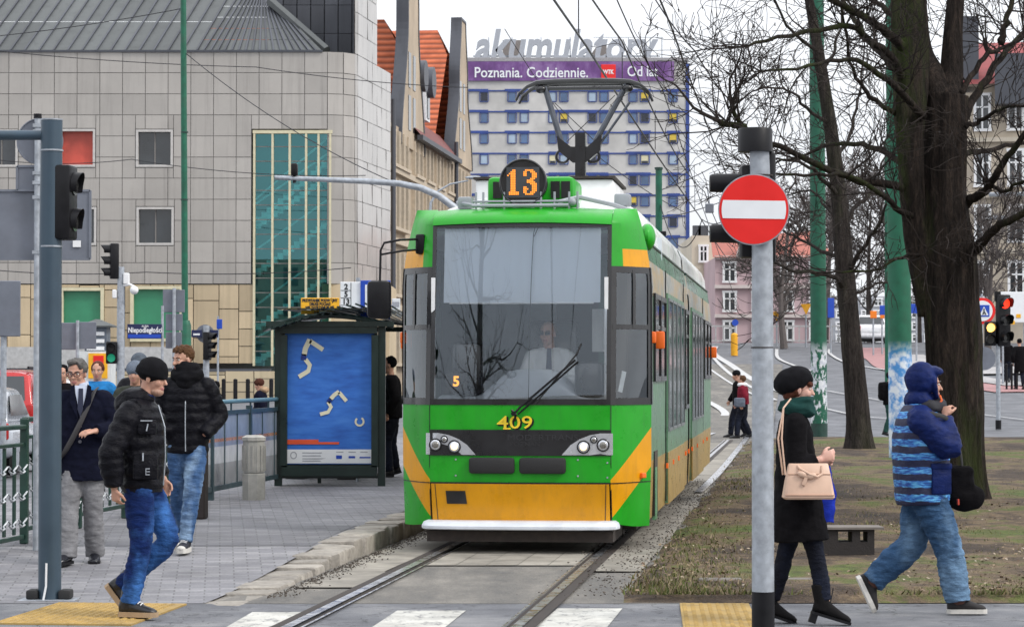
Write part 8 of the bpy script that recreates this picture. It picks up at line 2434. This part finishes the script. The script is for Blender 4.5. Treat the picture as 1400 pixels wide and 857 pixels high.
limbs = [
 ([(1320, 360), (1338, 335, -.3), (1362, 312, -.6), (1400, 290, -1), (1470, 262, -1.4)], 15, 7),
 ([(1315, 280), (1345, 262, -.4), (1365, 235, -.8), (1400, 186, -1.2), (1460, 110, -1.8)], 13, 6),
 ([(1310, 175), (1335, 130, .3), (1360, 90, .6), (1385, 60, 1), (1420, 20, 1.4)], 12, 6),
 ([(1312, 128), (1345, 80, .2), (1372, 65, .4), (1430, 40, .6)], 8, 4),
 ([(1318, 175), (1340, 165, -.5), (1372, 150, -1), (1420, 140, -1.6)], 7, 3),
 ([(1316, 210), (1350, 205, .5), (1400, 195, 1), (1450, 200, 1.5)], 8, 4),
 ([(1368, 60, .4), (1378, 20, .6), (1388, -40, .8)], 9, 6),
 ([(1345, 245, -.5), (1372, 262, -.8), (1392, 250, -1.1), (1440, 240, -1.5)], 6, 3),
 ([(1243, 70), (1215, 48, -.6), (1185, 25, -1.2), (1140, 0, -1.8), (1090, -30, -2.4)], 14, 6),
 ([(1240, 120), (1224, 86, -.5), (1192, 58, -1), (1160, 36, -1.4), (1120, 40, -1.8), (1065, 52, -2.4), (1022, 64, -2.8)], 12, 3.5),
 ([(1238, 110), (1205, 75, .6), (1180, 45, 1.2), (1156, 5, 1.8), (1140, -40, 2.4)], 11, 5),
 ([(1262, 160, -.3), (1225, 120, -1), (1190, 92, -1.6), (1150, 82, -2.2), (1100, 92, -2.8), (1040, 98, -3.4)], 10, 2.5),
 ([(1240, 225), (1205, 205, .5), (1165, 196, 1), (1128, 200, 1.5), (1100, 212, 1.8), (1062, 222, 2.2)], 9, 3),
 ([(1250, 265), (1215, 252, -.5), (1172, 246, -1.1), (1120, 226, -1.7), (1085, 208, -2.2), (1055, 196, -2.6), (1016, 175, -3), (1000, 146, -3.2)], 11, 5),
 ([(1258, 300), (1228, 288, -.6), (1200, 262, -1.2), (1160, 240, -1.8), (1110, 240, -2.4), (1062, 238, -2.8)], 9, 3),
 ([(1270, 345), (1240, 350, -.5), (1200, 368, -1), (1160, 372, -1.5), (1110, 372, -2)], 5, 2),
 ([(1240, 165), (1200, 140, -.4), (1180, 118, -.8), (1165, 95, -1), (1158, 60, -1.2), (1150, 10, -1.4)], 7, 3),
 ([(1016, 175, -3), (1000, 172, -3.3), (981, 165, -3.6)], 8, 6),
 ([(1240, 30), (1210, 12, .5), (1180, -10, 1), (1140, -40, 1.6)], 9, 4),
]
cr_ = MB()
for pts, w0, w1 in limbs:
    P_ = limb_tube(mb, L_(pts), W(w0 * 1.15), W(w1), 10, 18, rnd, 0.02)
    m = len(P_)
    nk = 5 + len(pts)
    for k in range(nk):
        i = rnd.randint(2, m - 1); dd = (P_[i] - P_[i - 1]).normalized(); o = V((rnd.gauss(0, 1), rnd.gauss(0, 0.7), rnd.gauss(0.25, 0.9))); o = (o - dd * o.dot(dd)).normalized()
        twig(cr_, P_[i], dd * 0.7 + o, rnd.uniform(0.4, 1.3), W(rnd.uniform(1.8, 3.4)), 2 if k % 2 else 1, rnd, 0.12, 6, 0.0042)
    twig(cr_, P_[-1], P_[-1] - P_[-2], 1.0, W(w1 * 0.9), 2, rnd, 0.15, 6, 0.0042)
mb.build('trunk', m_bark, big, True, angle=180)
for px, py, dy in ((998, 146, -3.2), (996, 150, -3.2), (983, 165, -3.6), (1000, 150, -3.2)):
    for _ in range(3):
        twig(cr_, A(px, py, Yt + dy) - base, V((rnd.uniform(-0.7, 0.5), rnd.uniform(-.3, .3), rnd.uniform(0.2, 1.0))), rnd.uniform(0.7, 1.3), 0.009, 1, rnd, 0.0, 7, 0.0036)
for (px, py, dy) in ((1022, 62, -2.8), (1040, 98, -3.4), (1062, 222, 2.2), (1062, 238, -2.8), (1090, -30, -2.4), (1140, -40, 2.4)):
    for _ in range(2):
        twig(cr_, A(px, py, Yt + dy) - base, V((-1.0, rnd.uniform(-.5, .5), rnd.uniform(-0.5, 0.4))), rnd.uniform(0.6, 1.2), 0.011, 2, rnd, -0.02, 6, 0.0036)
# dry catkins and buds on the outer twigs
nv = len(cr_.v)
for _ in range(900):
    p = V(cr_.v[rnd.randrange(nv)])
    s = rnd.uniform(0.008, 0.016); cr_.box(p + V((0, 0, -s)), (s * 0.7, s * 0.7, s * 2.6), (rnd.uniform(-.6, .6), rnd.uniform(-.6, .6), 0))
cr_.build('crown', m_twig, big)

# thinner tree
b2 = G(1176, 618); Y2 = b2.y; k2 = sc(Y2)
thin_t = thing('tree', 'slender bare tree with a dark straight trunk beside the postered green pole', 'tree', V((b2.x, b2.y, 0.02)))
b2 = thin_t.location.copy()
mb = MB(); cr_ = MB(); rnd = random.Random(52)
def L2_(pts): return [A(p[0], p[1], Y2 + (p[2] if len(p) > 2 else 0)) - b2 for p in pts]
W2_ = lambda px: px / k2 / 2
bole(mb, L2_([(1176, 622), (1172, 560), (1166, 490), (1160, 420), (1153, 340), (1146, 260), (1136, 180), (1122, 90), (1106, 0), (1095, -60)]), [W2_(38), W2_(32), W2_(29), W2_(27), W2_(25), W2_(22), W2_(19), W2_(16), W2_(12), W2_(10)], flare=0.3, seed=11, n=28, N=44, ridge=0.1)
limbs2 = [
 ([(1155, 395), (1138, 378, -.6), (1112, 372, -1.4), (1085, 372, -2), (1060, 358, -2.6), (1046, 366, -3)], 9, 2.5),
 ([(1152, 350), (1125, 345, .6), (1100, 330, 1.2), (1075, 318, 1.8), (1055, 305, 2.4)], 7, 2),
 ([(1156, 375), (1172, 350, -.4), (1190, 325, -1), (1205, 300, -1.6), (1215, 270, -2.2)], 8, 2.5),
 ([(1158, 410), (1180, 395, .5), (1210, 385, 1), (1240, 392, 1.6)], 6, 2),
 ([(1150, 320), (1165, 290, .6), (1190, 262, 1.2), (1205, 230, 1.8), (1215, 190, 2.4)], 8, 2),
 ([(1146, 270), (1120, 240, -1), (1100, 225, -1.8), (1065, 218, -2.6), (1045, 226, -3.2)], 7, 2),
 ([(1140, 220), (1160, 190, 1), (1170, 150, 1.6), (1178, 110, 2.2), (1182, 60, 2.6)], 7, 2),
 ([(1134, 170), (1105, 150, -.8), (1085, 128, -1.6), (1060, 120, -2.2), (1030, 125, -3)], 6, 1.8),
 ([(1124, 100), (1140, 70, .6), (1150, 30, 1.2), (1155, -20, 1.6)], 6, 2.5),
 ([(1118, 70), (1095, 55, -.6), (1070, 25, -1.2), (1055, -10, -1.8)], 6, 2.5),
 ([(1150, 300), (1128, 282, .8), (1112, 262, 1.4), (1090, 262, 2), (1060, 275, 2.6)], 5, 1.8),
]
for pts, w0, w1 in limbs2:
    P_ = limb_tube(mb, L2_(pts), W2_(w0), W2_(w1), 8, 14, rnd, 0.03)
    for k in range(7):
        i = rnd.randint(2, len(P_) - 1); dd = (P_[i] - P_[i - 1]).normalized(); o = V((rnd.gauss(0, 1), rnd.gauss(0, 0.7), rnd.gauss(0.2, 0.9))); o = (o - dd * o.dot(dd)).normalized()
        twig(cr_, P_[i], dd * 0.7 + o, rnd.uniform(0.6, 1.6), W2_(rnd.uniform(1.5, 2.4)), 2 if k % 2 else 1, rnd, 0.12, 6, 0.006)
    twig(cr_, P_[-1], P_[-1] - P_[-2], 1.0, W2_(w1 * 0.9), 2, rnd, 0.1, 6, 0.006)
mb.build('trunk', m_bark2, thin_t, True, angle=180)
cr_.build('crown', m_twig, thin_t)
# far bare trees
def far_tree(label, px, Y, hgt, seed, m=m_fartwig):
    b = root_at(px, Y); t = thing('tree', label, 'tree', b, group='far bare trees along the road'); rnd = random.Random(seed)
    mb = MB(); P_ = limb_tube(mb, [(0, 0, 0), (rnd.uniform(-.2, .2), 0, hgt * 0.35), (rnd.uniform(-.4, .4), 0, hgt * 0.8)], 0.2, 0.05, 8, 10)
    mb.build('trunk', m, t, True); c = MB()
    for k in range(16):
        i = rnd.randint(3, 10); a = rnd.uniform(0, 6.28)
        twig(c, P_[i], V((math.cos(a), math.sin(a), rnd.uniform(0.5, 1.2))), hgt * rnd.uniform(0.2, 0.42), 0.05, 3, rnd, 0.25, 5, 0.018)
    c.build('crown', m, t)
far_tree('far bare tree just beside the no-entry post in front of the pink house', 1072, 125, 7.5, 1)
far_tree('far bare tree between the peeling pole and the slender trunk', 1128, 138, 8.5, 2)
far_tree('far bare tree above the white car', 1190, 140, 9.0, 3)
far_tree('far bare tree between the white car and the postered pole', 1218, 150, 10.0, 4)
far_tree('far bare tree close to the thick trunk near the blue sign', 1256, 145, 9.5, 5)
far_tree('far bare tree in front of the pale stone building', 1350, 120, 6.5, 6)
rt_ = thing('reflection_building', 'plain brown building added behind the camera for the tram windscreen to mirror', 'building', (-8, -48, 0))  # unseen building, added so the tram glass has something to reflect
MB().box((0, -6, 6.8), (70, 12, 13.6)).build('wall', m_ren, rt_)
for i in range(16):
    for j in range(4): MB().box((-32 + i * 4.2, 0.02, 2.2 + j * 3.2), (1.5, 0.1, 1.9)).build('window', m_glassd, rt_)
reflection_tree = thing('tree', 'bare tree added behind the camera for the tram windscreen to mirror', 'tree', (-12.6, -10, 0)); rnd = random.Random(77)  # unseen tree, added only for its reflection in the windscreen
mb = MB(); P_ = limb_tube(mb, [(0, 0, 0), (0.2, 0, 6), (-0.2, 0, 13), (0.3, 0, 19)], 0.75, 0.12, 10, 14); c = MB()
for k in range(22):
    i = rnd.randint(4, 13); a = rnd.uniform(0, 6.28); twig(c, P_[i], V((math.cos(a), math.sin(a), rnd.uniform(0.3, 1.0))), rnd.uniform(2.5, 5), 0.12, 2, rnd, 0.2, 5, 0.012)
mb.build('trunk', m_bark2, reflection_tree, True); c.build('crown', m_twig, reflection_tree)
# evergreen shrub on the far kerb
b = root_at(22, 80); sh2 = thing('evergreen_shrub', 'dark evergreen shrub behind the red car', 'shrub', b)
fl = MB(); rnd = random.Random(8)
for _ in range(1500):
    z = rnd.uniform(0, 1.45) ; rr = 0.75 * (1 - z / 1.6) ** 0.6 * math.sqrt(rnd.random()); a = rnd.uniform(0, 6.28)
    s = rnd.uniform(0.04, 0.1); q = V((rr * math.cos(a), rr * math.sin(a), z)); d1 = V((rnd.gauss(0, 1), rnd.gauss(0, 1), rnd.gauss(0.6, 1))).normalized() * s; d2 = V((rnd.gauss(0, 1), rnd.gauss(0, 1), rnd.gauss(0, 1))).normalized() * s * 0.5
    fl.add([q - d2, q + d2, q + d1], [(0, 1, 2)])
fl.build('foliage', mat('conifer_green', (0.018, 0.04, 0.022), 0.9, var=0.3, island=0.5), sh2)
MB().cyl((0, 0, 0), (0, 0, 1.2), 0.05, n=6).build('stem', m_bark2, sh2)

# ------------------------------------------------------------------ overhead wires
m_wire = mat('wire_dark', (0.03, 0.03, 0.035), 0.5, 0.4, var=0.1)
def wire(label, pts, r, sag=0.0, N=24, name='overhead_wire'):
    P_ = []
    for j in range(len(pts) - 1):
        a, b = V(pts[j]), V(pts[j + 1])
        for i in range(N + (j == len(pts) - 2)):
            t = i / N; p = a.lerp(b, t); p.z -= sag * 4 * t * (1 - t); P_.append(p)
    return tag(MB().tube(P_, r, 5).build(name, m_wire), label, 'wire', 'overhead tram wires')
def along(s, z, ys): return [(sX(s, y), y, z) for y in ys]
wire('contact wire running above the middle of the track over the pantograph', along(-2.55, 5.52, (2, 30, 62, 95)), 0.014, 0.05)
wire('carrier wire hanging above the contact wire of the track', along(-2.55, 6.35, (2, 36, 66, 95)), 0.013, 0.3)
wire('contact wire of the neighbouring track crossing the sky beside the office tower', along(-1.55, 5.75, (2, 30, 62, 95)), 0.012, 0.08)
dr = MB()
for y in (12, 17, 23, 29, 36, 44, 52, 60): dr.tube([(sX(-2.55, y), y, 5.52), (sX(-2.55, y), y, 6.2)], 0.007, 4)
tag(dr.build('wire_dropper', m_wire), 'thin vertical droppers tying the carrier wire to the contact wire', 'wire')
Pg = at_px(901, 62, 0); Pr = at_px(1117, 65, 0); Pl = at_px(252, 68, 0)
def wz(p, z): return V((p.x, p.y, z))
wire('span wire from the short green pole to the peeling green pole, upper one', [wz(Pg, 6.1), wz(Pr, 9.0)], 0.012, 0.35)
wire('span wire from the short green pole to the peeling green pole, lower one', [wz(Pg, 5.4), wz(Pr, 7.2)], 0.012, 0.2)
wire('span wire crossing the theatre wall above its windows', [wz(Pl, 11.4), A(-200, 62, 75), ], 0.013, 0.2)
wire('span wire from the slim green pole across the stairwell glass to the tram track', [wz(Pl, 10.2), at_px(560, 60, 6.0)], 0.012, 0.3)
wire('span wire running high across the roof edge of the theatre', [A(-40, 66, 80), A(350, 92, 80), A(640, 120, 80)], 0.013, 0.1)
wire('slack cable looping between the short green pole and the thick tree branches', [wz(Pg, 5.9), A(960, 300, 60), A(1060, 150, 55)], 0.012, 0.9)
wire('steep cable crossing the sky right of the office tower', [A(835, -20, 40), A(905, 120, 50), A(1010, 420, 118)], 0.012, 0.1)
wire('cable dropping from the picture top to the thick tree', [A(893, -5, 36), A(950, 70, 36), A(1000, 140, 36)], 0.01, 0.05)
wire('thin cable slanting in front of the office tower windows', [A(690, 40, 60), A(800, 200, 62), A(935, 290, 66)], 0.010, 0.1)
wire('pair of low wires across the grey cladding above the shop windows', [A(-40, 366, 100), A(200, 372, 100), A(480, 366, 100)], 0.018, 0.15)
wire('low wire across the upper windows of the grey building', [A(-40, 214, 90), A(180, 218, 90), A(500, 240, 90)], 0.014, 0.2)
q = A(970, 285, 60); wb = MB(); wb.bbox((0, 0, 0), (0.2, 0.08, 0.22), 0.02); wb.tube([(0, 0, 0.1), (-0.05, 0, 0.5)], 0.012, 4)
tag(wb.build('wire_plate', m_signback, loc=q), 'small dark square plate hanging in the wires beside the no-entry sign', 'plate')

# ------------------------------------------------------------------ cars
def car(label, loc, rz, col, L=4.3, Wd=1.8, Hh=1.65, suv=True, wiper=False):
    t = thing('parked_car' if not wiper else 'suv', label, 'car', loc, rz)
    name = 'car_paint_%d' % int(col[0] * 1000 + col[1] * 10)
    m = mat(name, col, 0.25, 0.1, var=0.04, coat=0.7, dirt=0.1)
    def sec(y, hw_, z0, z1, e=4.0, n=28):
        out = []
        for i in range(n):
            a = 2 * math.pi * i / n; ca, sa = math.cos(a), math.sin(a)
            out.append(V((hw_ * math.copysign(abs(ca) ** (2 / e), ca), y, (z0 + z1) / 2 + (z1 - z0) / 2 * math.copysign(abs(sa) ** (2 / e), sa))))
        return out
    w = Wd / 2; hb_ = Hh * 0.62
    mb = MB(); mb.rings([sec(0.0, w * 0.86, 0.35, hb_ * 0.85), sec(0.06, w * 0.95, 0.28, hb_ * 0.97), sec(0.35, w, 0.24, hb_), sec(L * 0.5, w, 0.22, hb_), sec(L * 0.75, w, 0.24, hb_ * 0.97), sec(L - 0.25, w * 0.94, 0.27, hb_ * 0.86), sec(L, w * 0.75, 0.35, hb_ * 0.7)])
    mb.build('body', m, t, True, angle=50)
    r0 = 0.12 if suv else 0.4
    mb = MB(); mb.rings([sec(r0, w * 0.88, hb_ - 0.1, hb_ + 0.02, 5), sec(r0 + 0.28, w * 0.8, hb_ - 0.1, Hh - 0.05, 5), sec(r0 + 0.6, w * 0.79, hb_ - 0.1, Hh, 5), sec(L * 0.5, w * 0.79, hb_ - 0.1, Hh, 5), sec(L * 0.68, w * 0.84, hb_ - 0.1, hb_ + 0.06, 5)])
    mb.build('cabin', m, t, True, angle=50)
    g = MB(); zt = Hh - 0.13; zb = hb_ + 0.06
    f_ = lambda z: r0 + 0.28 * (z - hb_) / (Hh - hb_) - 0.012
    g.quad((-w * 0.72, f_(zb), zb), (w * 0.72, f_(zb), zb), (w * 0.66, f_(zt) + 0.01, zt), (-w * 0.66, f_(zt) + 0.01, zt))
    gl_ = g.build('rear_window', m_glassd, t)
    if wiper:
        k = MB(); k.tube([(0.1, f_(zb) - 0.03, zb + 0.02), (0.28, f_(zt) - 0.03, zt - 0.12)], 0.018, 5); k.build('rear_wiper', m_black, gl_)
    for s in (-1, 1):
        k = MB(); k.bbox((s * w * 0.86, 0.05, hb_ * 0.83), (0.17, 0.14, hb_ * 0.3), 0.03); k.build('tail_light', mat('tail_lens', (0.4, 0.012, 0.01), 0.2, var=0.2), t, True)
        q_ = MB(); q_.quad((s * w * 0.845, L * 0.2, zb + 0.02), (s * w * 0.845, L * 0.62, zb + 0.02), (s * w * 0.8, L * 0.5, zt), (s * w * 0.8, L * 0.22, zt)); q_.build('side_window', m_glassd, t)
        for y in (0.8, L - 0.85):
            k = MB(); k.torus((s * (w - 0.1), y, 0.32), 0.24, 0.09, Matrix.Rotation(R(90), 3, 'Y'), 24, 8); wh = k.build('wheel', m_rubber, t, True); MB().cyl((s * (w - 0.06), y, 0.32), (s * (w - 0.02), y, 0.32), 0.19, n=18).build('rim', m_galv, wh)
        if suv: MB().tube([(s * w * 0.7, r0 + 0.5, Hh + 0.04), (s * w * 0.7, L * 0.5, Hh + 0.04)], 0.025, 6).build('roof_rail', m_black, t, True)
    MB().bbox((0, 0.02, 0.42), (Wd * 0.92, 0.14, 0.2), 0.05).build('bumper', m_black if wiper else m, t, True)
    MB().box((0, -0.02, hb_ * 0.68), (0.5, 0.02, 0.11)).build('number_plate', m_signwhite, t)
    MB().box((0, L * 0.5, 0.2), (Wd * 0.8, L * 0.85, 0.14)).build('underbody', m_rubber, t)
    return t
car('red suv with a rear wiper seen over the green railing', at_px(-14, 50), 0.02, (0.5, 0.012, 0.012), Wd=1.85, Hh=1.75, wiper=True)
car('silver car cut off by the picture edge before the red suv', at_px(-62, 41), 0.03, (0.4, 0.43, 0.48), Hh=1.45, suv=False)
car('white estate car standing behind the red suv', at_px(62, 68), 0.03, (0.7, 0.7, 0.7), Hh=1.5, suv=False)
car('white car driving off on the far road beyond the slender tree', at_px(1195, 131), 0.1, (0.75, 0.75, 0.77), Hh=1.5, suv=False)
